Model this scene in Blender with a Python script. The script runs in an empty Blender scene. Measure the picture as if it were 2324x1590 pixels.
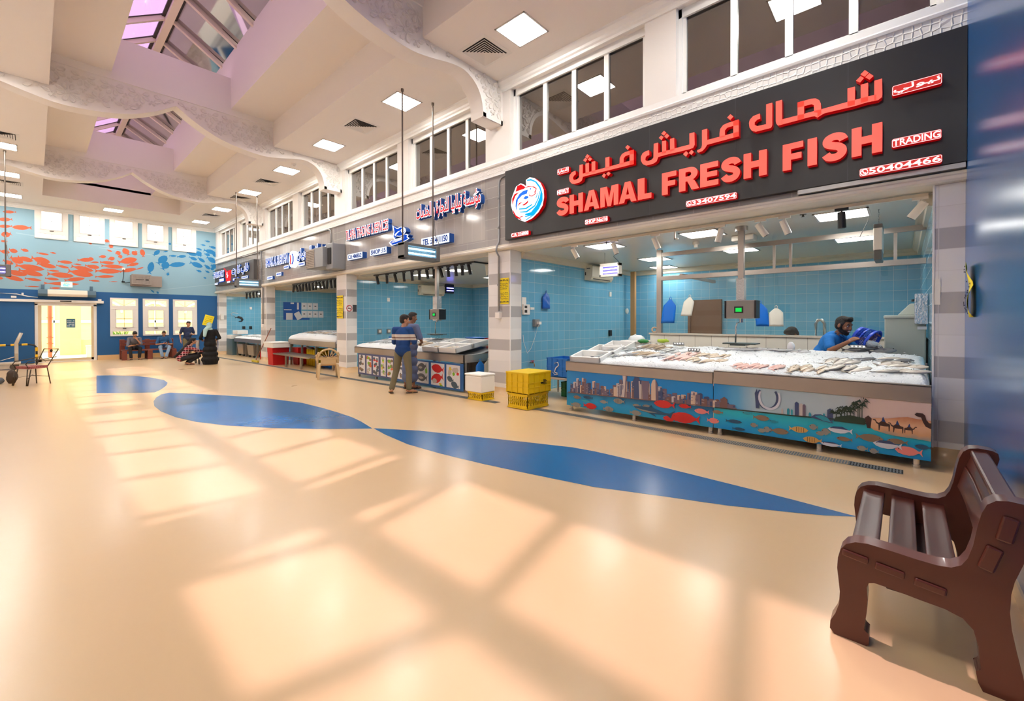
import bpy, bmesh, math, random
from mathutils import Vector, Matrix, noise
SC = bpy.context.scene
COL = SC.collection
PI = math.pi
rnd = random.Random(7)

# ---------------------------------------------------------------- camera, sky, sun, exposure
cam = bpy.data.cameras.new('camera'); camo = bpy.data.objects.new('camera', cam); COL.objects.link(camo)
cam.sensor_width = 36.0; cam.sensor_fit = 'HORIZONTAL'
cam.lens = 981.98 / 2324 * 36
cam.shift_y = -60.84 / 2324
cam.clip_start = 0.02; cam.clip_end = 300
YAW, PIT, ROL = 0.736267, -0.00680642, -0.000864205
fw = Vector((-math.sin(YAW)*math.cos(PIT), math.cos(YAW)*math.cos(PIT), math.sin(PIT)))
rt = fw.cross(Vector((0, 0, 1))).normalized(); up = rt.cross(fw)
rt, up = rt*math.cos(ROL)+up*math.sin(ROL), up*math.cos(ROL)-rt*math.sin(ROL)
camo.matrix_world = Matrix(((rt.x, up.x, -fw.x, 0), (rt.y, up.y, -fw.y, 0), (rt.z, up.z, -fw.z, 1.55), (0, 0, 0, 1)))
SC.camera = camo

w = bpy.data.worlds.new('sky'); SC.world = w; w.use_nodes = True
bg = w.node_tree.nodes['Background']
bg.inputs[0].default_value = (1.0, 0.97, 0.92, 1); bg.inputs[1].default_value = 1.5
sun = bpy.data.lights.new('sun', 'SUN'); suno = bpy.data.objects.new('sun', sun); COL.objects.link(suno)
sun.energy = 4.0; sun.angle = math.radians(1.1); sun.color = (0.85, 1.0, 0.62)
suno.rotation_euler = Vector((-0.37, 0.086, 1.0)).to_track_quat('Z', 'Y').to_euler()
PANEL_E = 24.0      # luminance of the ceiling panels
SHOP_E = 9.0        # luminance of the panels inside the stalls

SC.view_settings.view_transform = 'Standard'; SC.view_settings.look = 'None'
SC.view_settings.gamma = 1.0; SC.view_settings.use_curve_mapping = False
SC.view_settings.exposure = 1.42
cy = SC.cycles
cy.use_denoising = True
cy.max_bounces = 8; cy.diffuse_bounces = 5; cy.glossy_bounces = 4; cy.transmission_bounces = 6; cy.transparent_max_bounces = 12
cy.sample_clamp_indirect = 6.0; cy.caustics_reflective = False; cy.caustics_refractive = False

# ---------------------------------------------------------------- materials
def lin(c): return tuple(((v/255)/12.92 if v/255 <= .04045 else ((v/255+.055)/1.055)**2.4) for v in c)
MATS = {}
def M(key, rgb, rough=.5, metal=0, emis=0, spec=.5, ecol=None, trans=0, bump=0, bscale=40, vary=0, vscale=6, coat=0):
    if key in MATS: return MATS[key]
    m = bpy.data.materials.new(key); MATS[key] = m; m.use_nodes = True
    nt = m.node_tree; b = nt.nodes['Principled BSDF']
    col = (*lin(rgb), 1)
    b.inputs['Base Color'].default_value = col; b.inputs['Roughness'].default_value = rough
    b.inputs['Metallic'].default_value = metal; b.inputs['Specular IOR Level'].default_value = spec
    b.inputs['Coat Weight'].default_value = coat
    if trans: b.inputs['Transmission Weight'].default_value = trans
    if emis:
        b.inputs['Emission Color'].default_value = (*lin(ecol or rgb), 1); b.inputs['Emission Strength'].default_value = emis
    if vary or bump:
        tc = nt.nodes.new('ShaderNodeTexCoord'); n = nt.nodes.new('ShaderNodeTexNoise')
        nt.links.new(tc.outputs['Object'], n.inputs['Vector'])
        n.inputs['Scale'].default_value = vscale if vary else bscale; n.inputs['Detail'].default_value = 4
        if vary:
            mx = nt.nodes.new('ShaderNodeMix'); mx.data_type = 'RGBA'
            mx.inputs[6].default_value = tuple(v*(1-vary) for v in col[:3])+(1,); mx.inputs[7].default_value = tuple(min(1, v*(1+vary)) for v in col[:3])+(1,)
            nt.links.new(n.outputs['Fac'], mx.inputs[0]); nt.links.new(mx.outputs[2], b.inputs['Base Color'])
        if bump:
            n2 = nt.nodes.new('ShaderNodeTexNoise'); n2.inputs['Scale'].default_value = bscale; n2.inputs['Detail'].default_value = 5
            nt.links.new(tc.outputs['Object'], n2.inputs['Vector'])
            bp = nt.nodes.new('ShaderNodeBump'); bp.inputs['Strength'].default_value = bump; bp.inputs['Distance'].default_value = .02
            nt.links.new(n2.outputs['Fac'], bp.inputs['Height']); nt.links.new(bp.outputs['Normal'], b.inputs['Normal'])
    return m
def tilemat(key, axis, tw, th, cols, grout, rough=.12, u0=0, v0=0, gw=.006, bump=.3):
    """glazed tiles on the plane axis ('x': u=x v=z, 'y': u=y v=z); cols cycles over the courses"""
    if key in MATS: return MATS[key]
    m = bpy.data.materials.new(key); MATS[key] = m; m.use_nodes = True
    nt = m.node_tree; L = nt.links; b = nt.nodes['Principled BSDF']; b.inputs['Roughness'].default_value = rough
    tc = nt.nodes.new('ShaderNodeTexCoord'); sp = nt.nodes.new('ShaderNodeSeparateXYZ'); L.new(tc.outputs['Object'], sp.inputs[0])
    def mt(op, a, bb):
        n = nt.nodes.new('ShaderNodeMath'); n.operation = op
        for i, q in enumerate((a, bb)):
            if q is None: continue
            if isinstance(q, (int, float)): n.inputs[i].default_value = q
            else: L.new(q, n.inputs[i])
        return n.outputs[0]
    u = mt('DIVIDE', mt('SUBTRACT', sp.outputs['X' if axis == 'x' else 'Y'], u0), tw)
    v = mt('DIVIDE', mt('SUBTRACT', sp.outputs['Z'], v0), th)
    fu = mt('PINGPONG', u, .5); fv = mt('PINGPONG', v, .5)
    line = mt('MAXIMUM', mt('LESS_THAN', fu, gw/2/tw), mt('LESS_THAN', fv, gw/2/th))
    row = mt('FLOOR', v, None); colr = mt('FLOOR', u, None)
    k = len(cols); idx = mt('FLOORED_MODULO', row, k)
    cur = None
    for i, c in enumerate(cols):
        if cur is None:
            r = nt.nodes.new('ShaderNodeRGB'); r.outputs[0].default_value = (*lin(c), 1); cur = r.outputs[0]; continue
        mx = nt.nodes.new('ShaderNodeMix'); mx.data_type = 'RGBA'; L.new(mt('COMPARE', idx, i), mx.inputs[0])
        mx.inputs[0].default_value = 0
        cn = mt('COMPARE', idx, i); L.new(cn, mx.inputs[0]); L.new(cur, mx.inputs[6]); mx.inputs[7].default_value = (*lin(c), 1); cur = mx.outputs[2]
    # small tile to tile variation
    wn = nt.nodes.new('ShaderNodeTexWhiteNoise'); wn.noise_dimensions = '2D'
    cb = nt.nodes.new('ShaderNodeCombineXYZ'); L.new(colr, cb.inputs[0]); L.new(row, cb.inputs[1]); L.new(cb.outputs[0], wn.inputs['Vector'])
    hv = nt.nodes.new('ShaderNodeHueSaturation'); L.new(cur, hv.inputs['Color']); L.new(mt('ADD', mt('MULTIPLY', wn.outputs['Value'], .09), .955), hv.inputs['Value'])
    mx = nt.nodes.new('ShaderNodeMix'); mx.data_type = 'RGBA'; L.new(line, mx.inputs[0]); L.new(hv.outputs[0], mx.inputs[6]); mx.inputs[7].default_value = (*lin(grout), 1)
    L.new(mx.outputs[2], b.inputs['Base Color'])
    L.new(mt('ADD', mt('MULTIPLY', line, .5), rough), b.inputs['Roughness'])
    bp = nt.nodes.new('ShaderNodeBump'); bp.inputs['Strength'].default_value = bump; bp.inputs['Distance'].default_value = .003; bp.invert = True
    # each glazed face is very slightly dished, so highlights break at every joint
    L.new(mt('ADD', line, mt('MULTIPLY', mt('SUBTRACT', .5, mt('MINIMUM', fu, fv)), .25)), bp.inputs['Height'])
    L.new(bp.outputs['Normal'], b.inputs['Normal'])
    return m
def glassmat(key, tint, refl=1.0, rough=0.0, ior=1.45):
    if key in MATS: return MATS[key]
    m = bpy.data.materials.new(key); MATS[key] = m; m.use_nodes = True; nt = m.node_tree; nt.nodes.clear()
    o = nt.nodes.new('ShaderNodeOutputMaterial'); mx = nt.nodes.new('ShaderNodeMixShader'); t = nt.nodes.new('ShaderNodeBsdfTransparent'); g = nt.nodes.new('ShaderNodeBsdfGlossy'); f = nt.nodes.new('ShaderNodeFresnel')
    t.inputs[0].default_value = (*tint, 1); g.inputs['Roughness'].default_value = rough; g.inputs[0].default_value = (refl, refl, refl, 1); f.inputs[0].default_value = ior
    nt.links.new(f.outputs[0], mx.inputs[0]); nt.links.new(t.outputs[0], mx.inputs[1]); nt.links.new(g.outputs[0], mx.inputs[2]); nt.links.new(mx.outputs[0], o.inputs[0])
    return m
def emit(key, rgb, e):
    if key in MATS: return MATS[key]
    m = bpy.data.materials.new(key); MATS[key] = m; m.use_nodes = True; nt = m.node_tree; nt.nodes.clear()
    o = nt.nodes.new('ShaderNodeOutputMaterial'); s = nt.nodes.new('ShaderNodeEmission'); s.inputs[0].default_value = (*lin(rgb), 1); s.inputs[1].default_value = e
    nt.links.new(s.outputs[0], o.inputs[0]); return m

# ---------------------------------------------------------------- mesh helpers
def frame(d):
    d = Vector(d).normalized(); a = Vector((0, 0, 1)) if abs(d.z) < .9 else Vector((1, 0, 0))
    x = d.cross(a).normalized(); return x, x.cross(d).normalized(), d
class MB:
    def __init__(s): s.v = []; s.f = []; s.m = []; s.s = []
    def add(s, vs, fs, mi=0, sm=False):
        o = len(s.v); s.v += [tuple(v) for v in vs]
        for f in fs: s.f.append(tuple(i+o for i in f)); s.m.append(mi); s.s.append(sm)
        return s
    def box(s, a, b, mi=0):
        x0, y0, z0 = (min(p, q) for p, q in zip(a, b)); x1, y1, z1 = (max(p, q) for p, q in zip(a, b))
        return s.add([(x0,y0,z0),(x1,y0,z0),(x1,y1,z0),(x0,y1,z0),(x0,y0,z1),(x1,y0,z1),(x1,y1,z1),(x0,y1,z1)],
                     [(0,3,2,1),(4,5,6,7),(0,1,5,4),(1,2,6,5),(2,3,7,6),(3,0,4,7)], mi)
    def cbox(s, c, size, mi=0, R=None):
        hx, hy, hz = (q/2 for q in size); vs = []
        for z in (-hz, hz):
            for x, y in ((-hx,-hy),(hx,-hy),(hx,hy),(-hx,hy)):
                p = Vector((x, y, z)); p = R @ p if R else p; vs.append(p+Vector(c))
        return s.add(vs, [(0,3,2,1),(4,5,6,7),(0,1,5,4),(1,2,6,5),(2,3,7,6),(3,0,4,7)], mi)
    def taper(s, c0, s0, c1, s1, mi=0):
        vs = [(c0[0]+i*s0[0]/2, c0[1]+j*s0[1]/2, c0[2]) for i, j in ((-1,-1),(1,-1),(1,1),(-1,1))]+[(c1[0]+i*s1[0]/2, c1[1]+j*s1[1]/2, c1[2]) for i, j in ((-1,-1),(1,-1),(1,1),(-1,1))]
        return s.add(vs, [(0,3,2,1),(4,5,6,7),(0,1,5,4),(1,2,6,5),(2,3,7,6),(3,0,4,7)], mi)
    def cyl(s, p, q, r0, r1=None, n=16, mi=0, cap=True, sm=True):
        r1 = r0 if r1 is None else r1; p, q = Vector(p), Vector(q); x, y, d = frame(q-p); o = []
        for c, r in ((p, r0), (q, r1)):
            o += [c+x*r*math.cos(2*PI*i/n)+y*r*math.sin(2*PI*i/n) for i in range(n)]
        s.add(o, [(i, i+n, (i+1) % n+n, (i+1) % n) for i in range(n)], mi, sm)
        if cap: s.add(o, [tuple(range(n)), tuple(range(2*n-1, n-1, -1))], mi)
        return s
    def tube(s, pts, r, n=8, mi=0, closed=False, cap=True):
        pts = [Vector(p) for p in pts]; N = len(pts); rs = r if isinstance(r, (list, tuple)) else [r]*N; vs = []; px = None
        for i, p in enumerate(pts):
            a = pts[i-1] if (i or closed) else p; b = pts[(i+1) % N] if (i < N-1 or closed) else p
            d = (b-a).normalized()
            if px is None: x, y, _ = frame(d)
            else:
                x = (px-d*px.dot(d)); x = x.normalized() if x.length > 1e-5 else frame(d)[0]; y = d.cross(x)
            px = x
            vs += [p+x*rs[i]*math.cos(2*PI*k/n)+y*rs[i]*math.sin(2*PI*k/n) for k in range(n)]
        fs = []
        for i in range(N if closed else N-1):
            j = (i+1) % N
            fs += [(i*n+k, i*n+(k+1) % n, j*n+(k+1) % n, j*n+k) for k in range(n)]
        if cap and not closed: fs += [tuple(range(n-1, -1, -1)), tuple((N-1)*n+k for k in range(n))]
        return s.add(vs, fs, mi, True)
    def prism(s, poly, plane, a, b, mi=0, ms=None, sm=False):
        """extrude a 2D outline; plane xz -> along y, yz -> along x, xy -> along z"""
        ms = mi if ms is None else ms
        f = {'xz': lambda p, t: (p[0], t, p[1]), 'yz': lambda p, t: (t, p[0], p[1]), 'xy': lambda p, t: (p[0], p[1], t)}[plane]
        ar = sum(poly[i][0]*poly[(i+1) % len(poly)][1]-poly[(i+1) % len(poly)][0]*poly[i][1] for i in range(len(poly)))
        poly = list(poly) if ar > 0 else list(poly)[::-1]
        if plane == 'xz': poly = poly[::-1]
        if a > b: a, b = b, a
        n = len(poly); o = [f(p, a) for p in poly]+[f(p, b) for p in poly]
        s.add(o, [tuple(range(n-1, -1, -1)), tuple(range(n, 2*n))], mi)
        return s.add(o, [(i, (i+1) % n, (i+1) % n+n, i+n) for i in range(n)], ms, sm)
    def flat(s, poly, plane, t, mi=0):
        f = {'xz': lambda p: (p[0], t, p[1]), 'yz': lambda p: (t, p[0], p[1]), 'xy': lambda p: (p[0], p[1], t)}[plane]
        ar = sum(poly[i][0]*poly[(i+1) % len(poly)][1]-poly[(i+1) % len(poly)][0]*poly[i][1] for i in range(len(poly)))
        poly = list(poly) if ar > 0 else list(poly)[::-1]
        return s.add([f(p) for p in poly], [tuple(range(len(poly)))], mi)
    def ell(s, c, r, nu=16, nv=10, mi=0, R=None):
        vs = []; c = Vector(c)
        for j in range(nv+1):
            t = PI*j/nv
            for i in range(nu):
                p = Vector((r[0]*math.sin(t)*math.cos(2*PI*i/nu), r[1]*math.sin(t)*math.sin(2*PI*i/nu), r[2]*math.cos(t)))
                vs.append(c+(R @ p if R else p))
        return s.add(vs, [(j*nu+i, (j+1)*nu+i, (j+1)*nu+(i+1) % nu, j*nu+(i+1) % nu) for j in range(nv) for i in range(nu)], mi, True)
    def loft(s, rings, mi=0, cap=True, sm=True, closed=True):
        n = len(rings[0]); vs = [p for r in rings for p in r]; m = n if closed else n-1
        s.add(vs, [(i*n+k, i*n+(k+1) % n, (i+1)*n+(k+1) % n, (i+1)*n+k) for i in range(len(rings)-1) for k in range(m)], mi, sm)
        if cap: s.add(vs, [tuple(range(n-1, -1, -1)), tuple((len(rings)-1)*n+k for k in range(n))], mi)
        return s
    def lathe(s, prof, c=(0, 0, 0), n=20, mi=0, sm=True, cap=True):
        return s.loft([[(c[0]+r*math.cos(2*PI*k/n), c[1]+r*math.sin(2*PI*k/n), c[2]+z) for k in range(n)] for r, z in prof], mi, cap, sm)
    def xf(s, mtx):
        s.v = [tuple(mtx @ Vector(v)) for v in s.v]; return s
    def join(s, o, mi=None):
        k = len(s.v); s.v += o.v; s.f += [tuple(i+k for i in f) for f in o.f]; s.m += [mi if mi is not None else q for q in o.m]; s.s += o.s; return s
    def mesh(s, name, mats, off=(0, 0, 0)):
        me = bpy.data.meshes.new(name); ox, oy, oz = off
        me.from_pydata([(x-ox, y-oy, z-oz) for x, y, z in s.v], [], s.f)
        for m in (mats if isinstance(mats, (list, tuple)) else [mats]): me.materials.append(m)
        me.polygons.foreach_set('material_index', s.m); me.polygons.foreach_set('use_smooth', s.s); me.update(); return me
    def part(s, name, mats, parent, local=False, bevel=0, label=None):
        """a part: coordinates are world unless local=True"""
        o = bpy.data.objects.new(name, s.mesh(name, mats, (0, 0, 0) if local else parent_loc(parent))); COL.objects.link(o); o.parent = parent
        if bevel: bev(o, bevel)
        if label: o['label'] = label
        return o
    def top(s, name, mats, label, cat, group=None, bevel=0, kind=None):
        xs = [v[0] for v in s.v]; ys = [v[1] for v in s.v]; off = ((min(xs)+max(xs))/2, (min(ys)+max(ys))/2, min(v[2] for v in s.v))
        o = bpy.data.objects.new(name, s.mesh(name, mats, off)); o.location = off; COL.objects.link(o); tag(o, label, cat, group, kind)
        if bevel: bev(o, bevel)
        return o
    def struct(s, name, mats, bevel=0, parent=None):
        o = bpy.data.objects.new(name, s.mesh(name, mats)); COL.objects.link(o)
        if parent: o.parent = parent
        else: o['kind'] = 'structure'
        if bevel: bev(o, bevel)
        return o
def parent_loc(p):
    v = Vector((0, 0, 0))
    while p: v += p.location; p = p.parent
    return tuple(v)
def bev(o, wd):
    b = o.modifiers.new('bevel', 'BEVEL'); b.width = wd; b.segments = 2; b.limit_method = 'ANGLE'; b.angle_limit = .6
def tag(o, label, cat, group=None, kind=None):
    o['label'] = label; o['category'] = cat
    if group: o['group'] = group
    if kind: o['kind'] = kind
def T(name, label, cat, loc=(0, 0, 0), group=None, rz=0):
    o = bpy.data.objects.new(name, None); o.empty_display_size = .1; COL.objects.link(o); o.location = loc; o.rotation_euler = (0, 0, rz); tag(o, label, cat, group); return o
def dup(o, loc=None, rz=None, label=None, group=None, parent=None, rot=None, scale=None):
    c = o.copy(); COL.objects.link(c)
    if parent: c.parent = parent
    if loc is not None: c.location = loc
    if rz is not None: c.rotation_euler = (0, 0, rz)
    if rot is not None: c.rotation_euler = rot
    if scale is not None: c.scale = scale
    if label: c['label'] = label
    if group: c['group'] = group
    for ch in list(o.children): dup(ch, parent=c)
    return c
def fz(x): return 0.0 if x > -4 else .01004*(x+4)      # the floor falls about 1 % towards the far door
def bake(o):
    """apply the modifiers of a helper-built object"""
    dg = bpy.context.evaluated_depsgraph_get(); me = bpy.data.meshes.new_from_object(o.evaluated_get(dg)); old = o.data; o.modifiers.clear(); o.data = me; bpy.data.meshes.remove(old)
def textmesh(s, size=1, ext=.01, off=0, font=None, res=3):
    """lettering as MB verts lying in xz (front at y=-ext), left baseline at the origin; returns MB and width"""
    c = bpy.data.curves.new('t', 'FONT'); c.body = s; c.size = size; c.extrude = ext; c.offset = off; c.resolution_u = res; c.fill_mode = 'FRONT' if ext else 'BOTH'
    if ext: c.fill_mode = 'BOTH'
    o = bpy.data.objects.new('t', c); COL.objects.link(o); dg = bpy.context.evaluated_depsgraph_get(); dg.update()
    me = bpy.data.meshes.new_from_object(o.evaluated_get(dg)); mb = MB()
    mb.v = [(v.co.x, -v.co.z, v.co.y) for v in me.vertices]
    for p in me.polygons: mb.f.append(tuple(p.vertices)); mb.m.append(0 if abs(p.normal.z) > .5 else 1); mb.s.append(False)
    bpy.data.objects.remove(o); bpy.data.curves.remove(c); bpy.data.meshes.remove(me)
    xs = [v[0] for v in mb.v]; x0 = min(xs); mb.v = [(x-x0, y, z) for x, y, z in mb.v]
    return mb
ARF = {'ا':'FE8D FE8E','ب':'FE8F FE90 FE91 FE92','ة':'FE93 FE94','ت':'FE95 FE96 FE97 FE98','ج':'FE9D FE9E FE9F FEA0','خ':'FEA5 FEA6 FEA7 FEA8','د':'FEA9 FEAA','ر':'FEAD FEAE','س':'FEB1 FEB2 FEB3 FEB4','ف':'FED1 FED2 FED3 FED4','ك':'FED9 FEDA FEDB FEDC','ل':'FEDD FEDE FEDF FEE0','م':'FEE1 FEE2 FEE3 FEE4','ن':'FEE5 FEE6 FEE7 FEE8','و':'FEED FEEE','ي':'FEF1 FEF2 FEF3 FEF4','ؤ':'FE85 FE86'}
ARF = {k: [chr(int(q, 16)) for q in v.split()] for k, v in ARF.items()}
def arabic(s):
    out = []
    for wd in s.split(' '):
        r = ''
        for i, ch in enumerate(wd):
            if ch not in ARF: r += ch; continue
            f = ARF[ch]; pj = i > 0 and len(ARF.get(wd[i-1], [])) == 4; nj = i+1 < len(wd) and wd[i+1] in ARF and len(f) == 4
            r += f[3] if pj and nj else f[1] if pj else f[2] if nj else f[0]
        out.append(r)
    return ' '.join(out)[::-1]
def fit(mb, x0, x1, z0, z1, y):
    """scale lettering to a box on a wall facing -y; its front stays ext in front of y"""
    xs = [v[0] for v in mb.v]; zs = [v[2] for v in mb.v]; ax, bx, az, bz = min(xs), max(xs), min(zs), max(zs)
    ys = [v[1] for v in mb.v]; m = max(ys)
    mb.v = [(x0+(vx-ax)/(bx-ax)*(x1-x0), y+vy-m, z0+(vz-az)/(bz-az)*(z1-z0)) for vx, vy, vz in mb.v]; return mb
def rrect(x0, x1, z0, z1, r=.02, n=4):
    o = []
    for cx, cz, a in ((x1-r, z1-r, 0), (x0+r, z1-r, 1), (x0+r, z0+r, 2), (x1-r, z0+r, 3)):
        o += [(cx+r*math.cos(PI/2*(a+k/n)), cz+r*math.sin(PI/2*(a+k/n))) for k in range(n+1)]
    return o
# ---------------------------------------------------------------- the hall: x runs from the far door (-27.4) to the blue end wall (0.475), y towards the stalls
XF, XE, YS, YB = -27.4, 0.475, 6.6, 12.0
ZC, ZU = 6.46, 7.14
white = M('white_plaster', (236, 232, 228), .75); white2 = M('white_gloss_paint', (242, 242, 240), .4)
ceilm = M('ceiling_paint', (234, 228, 222), .85)
# floor: cream epoxy with a glossy coat, scuffed
def floormat(key, rgb, rough, vary):
    m = M(key, rgb, rough); nt = m.node_tree; b = nt.nodes['Principled BSDF']; L = nt.links
    tc = nt.nodes.new('ShaderNodeTexCoord'); n = nt.nodes.new('ShaderNodeTexNoise'); n.inputs['Scale'].default_value = 1.3; n.inputs['Detail'].default_value = 2
    L.new(tc.outputs['Object'], n.inputs['Vector'])
    r = nt.nodes.new('ShaderNodeMapRange'); r.inputs[3].default_value = rough-.015; r.inputs[4].default_value = rough+.02; L.new(n.outputs['Fac'], r.inputs[0]); L.new(r.outputs[0], b.inputs['Roughness'])
    n2 = nt.nodes.new('ShaderNodeTexNoise'); n2.inputs['Scale'].default_value = .7; n2.inputs['Detail'].default_value = 2; L.new(tc.outputs['Object'], n2.inputs['Vector'])
    mx = nt.nodes.new('ShaderNodeMix'); mx.data_type = 'RGBA'; c = lin(rgb); L.new(n2.outputs['Fac'], mx.inputs[0])
    mx.inputs[6].default_value = tuple(v*(1-vary) for v in c)+(1,); mx.inputs[7].default_value = tuple(min(1, v*(1+vary)) for v in c)+(1,); L.new(mx.outputs[2], b.inputs['Base Color'])
    n3 = nt.nodes.new('ShaderNodeTexNoise'); n3.inputs['Scale'].default_value = 9; n3.inputs['Detail'].default_value = 3; L.new(tc.outputs['Object'], n3.inputs['Vector'])
    bp = nt.nodes.new('ShaderNodeBump'); bp.inputs['Strength'].default_value = .06; bp.inputs['Distance'].default_value = .02; L.new(n3.outputs['Fac'], bp.inputs['Height']); L.new(bp.outputs['Normal'], b.inputs['Normal'])
    b.inputs['Coat Weight'].default_value = .12; b.inputs['Coat Roughness'].default_value = .16; L.new(bp.outputs['Normal'], b.inputs['Coat Normal'])
    return m
fl_m = floormat('cream_epoxy', (222, 190, 144), .28, .012); bl_m = floormat('blue_epoxy', (4, 96, 158), .26, .02)
f = MB()
xs = [XF-.3, -4, XE+.2]
for a, b in zip(xs, xs[1:]):
    f.add([(a, -1.9, fz(a)), (b, -1.9, fz(b)), (b, YB+.1, fz(b)), (a, YB+.1, fz(a))], [(0, 1, 2, 3)])
    f.add([(a, -1.9, fz(a)-.3), (b, -1.9, fz(b)-.3), (b, YB+.1, fz(b)-.3), (a, YB+.1, fz(a)-.3)], [(3, 2, 1, 0)])
floor = f.struct('floor', fl_m)
WAVES = [[(-5.737,3.314),(-5.112,3.659),(-4.119,4),(-3.54,4.217),(-3.002,4.412),(-2.716,4.452),(-2.293,4.456),(-1.911,4.453),(-1.25,4.423),(-0.711,4.397),(-0.268,4.355),(-0.458,4.212),(-0.662,4.101),(-1.098,3.887),(-1.59,3.706),(-2.131,3.494),(-2.815,3.353),(-3.353,3.255),(-4.002,3.171),(-4.635,3.15),(-5.264,3.223)],[(-5.728,3.294),(-6.28,3.417),(-6.695,3.482),(-7.166,3.508),(-7.893,3.519),(-8.692,3.491),(-9.907,3.211),(-10.913,2.787),(-11.722,2.41),(-12.399,2.065),(-12.283,1.897),(-11.811,1.735),(-11.263,1.611),(-10.562,1.519),(-9.799,1.501),(-8.95,1.569),(-8.291,1.703),(-7.616,1.943),(-6.908,2.339),(-6.325,2.753),(-5.992,3.046)],[(-18.625,1.284),(-18.368,1.591),(-17.492,2.064),(-16.607,2.301),(-15.477,2.443),(-14.633,2.389),(-13.942,2.246),(-13.184,2.022),(-12.744,1.845),(-12.986,1.53),(-13.677,0.941)]]
for wv in WAVES:
    mb = MB(); n = len(wv)
    # split where the slope starts so the inlay lies on the floor
    bm = bmesh.new(); vs = [bm.verts.new((x, y, 0)) for x, y in wv]; fc = bm.faces.new(vs); bmesh.ops.triangulate(bm, faces=[fc])
    bmesh.ops.bisect_plane(bm, geom=bm.verts[:]+bm.edges[:]+bm.faces[:], plane_co=(-4, 0, 0), plane_no=(1, 0, 0))
    for v in bm.verts: v.co.z = fz(v.co.x)+.0012
    for q in bm.faces:
        if q.normal.z < 0: q.normal_flip()
    bm.verts.index_update(); mb.v = [tuple(v.co) for v in bm.verts]
    for q in bm.faces: mb.f.append(tuple(v.index for v in q.verts)); mb.m.append(0); mb.s.append(False)
    bm.free(); mb.struct('trim_floor_wave', bl_m)
# drain channel with a slotted grating, two lengths
gr_m = M('grating', (120, 128, 130), .55, vary=.15, vscale=30); dk = M('dark_gap', (25, 27, 28), .8)
for x0, x1 in ((-27.0, -5.75), (-5.15, .0)):
    mb = MB(); y0, y1 = 5.86, 6.02
    mb.add([(x0, y0, fz(x0)+.001), (x1, y0, fz(x1)+.001), (x1, y1, fz(x1)+.001), (x0, y1, fz(x0)+.001)], [(0, 1, 2, 3)], 1)
    x = x0
    while x < x1:
        e = min(x+.012, x1); s0 = .026 if x > -8 else .07; e = min(x+s0*.55, x1)
        mb.add([(x, y0, fz(x)+.004), (e, y0, fz(e)+.004), (e, y1, fz(e)+.004), (x, y1, fz(x)+.004)], [(0, 1, 2, 3)], 0); x += s0
    for yy in (y0, (y0+y1)/2-.006, y1-.012):
        mb.add([(x0, yy, fz(x0)+.005), (x1, yy, fz(x1)+.005), (x1, yy+.012, fz(x1)+.005), (x0, yy+.012, fz(x0)+.005)], [(0, 1, 2, 3)], 0)
    mb.struct('trim_drain', [gr_m, dk])

# ---- end wall beside the camera, left wall (out of the picture)
bw = M('blue_gloss_paint', (30, 92, 158), .22, spec=.6, vary=.06, vscale=2)
MB().box((XE, -1.9, -.3), (XE+.2, YS, 9.4)).struct('wall_end', bw)
lw = MB().box((XF, -2.05, -.4), (XE+.2, -1.85, 2.9), 1).box((XF, -2.05, 2.9), (XE+.2, -1.85, ZC+.2), 0); lw.struct('wall_left', [white, tilemat('left_tiles', 'x', .62, .22, [(214, 212, 210)]*2+[(184, 182, 182)], (225, 224, 222))])
MB().box((XE-.012, -1.8, 0), (XE, YS-.1, .1)).struct('baseboard_end', fl_m)

# ---- stall front: pillars, fascia, frieze, clerestory
pil = tilemat('pillar_tiles', 'x', .63, .2315, [(184, 182, 182), (232, 231, 229), (232, 231, 229)], (215, 213, 210), u0=-6.655, v0=.235)
pily = tilemat('pillar_side_tiles', 'y', .35, .2315, [(184, 182, 182), (232, 231, 229), (232, 231, 229)], (215, 213, 210), u0=6.6, v0=.235)
blx = tilemat('blue_tiles_x', 'x', .215, .215, [(108, 172, 206)], (176, 200, 208), .08, gw=.006, u0=.05, v0=.02)
bly = tilemat('blue_tiles_y', 'y', .225, .215, [(110, 174, 206)], (176, 200, 208), .08, gw=.006, u0=6.95, v0=.02)
edge = M('white_corner_trim', (240, 240, 238), .35)
PILS = ((-27.4, -27.05), (-20.65, -20.04), (-13.65, -13.02), (-6.655, -6.03), (.235, XE))
for x0, x1 in PILS:
    zb = fz((x0+x1)/2)
    mb = MB().box((x0, YS, zb), (x1, 6.95, 3.1), 0)
    for i, q in enumerate(mb.f): mb.m[i] = 1 if i in (3, 5) else 0
    for xx in (x0, x1):
        if xx > -27.3 and xx < XE-.01: mb.box((xx-.008, YS-.008, zb+.16), (xx+.008, YS+.008, 3.04), 2)
    mb.struct('pillar', [pil, pily, edge])
    # coved skirting in the floor epoxy
    sk = MB(); pr = [(.0, .17), (.012, .06), (.05, .02), (.11, .0)]
    rings = []
    for d, h in pr:
        rings.append([(max(x0-d, XF+.001), 7.0, zb+h), (max(x0-d, XF+.001), YS-d, zb+h), (min(x1+d, XE-.001), YS-d, zb+h), (min(x1+d, XE-.001), 7.0, zb+h)])
    sk.loft(rings, 0, cap=False, closed=False); sk.struct('trim_skirting', fl_m)
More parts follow.
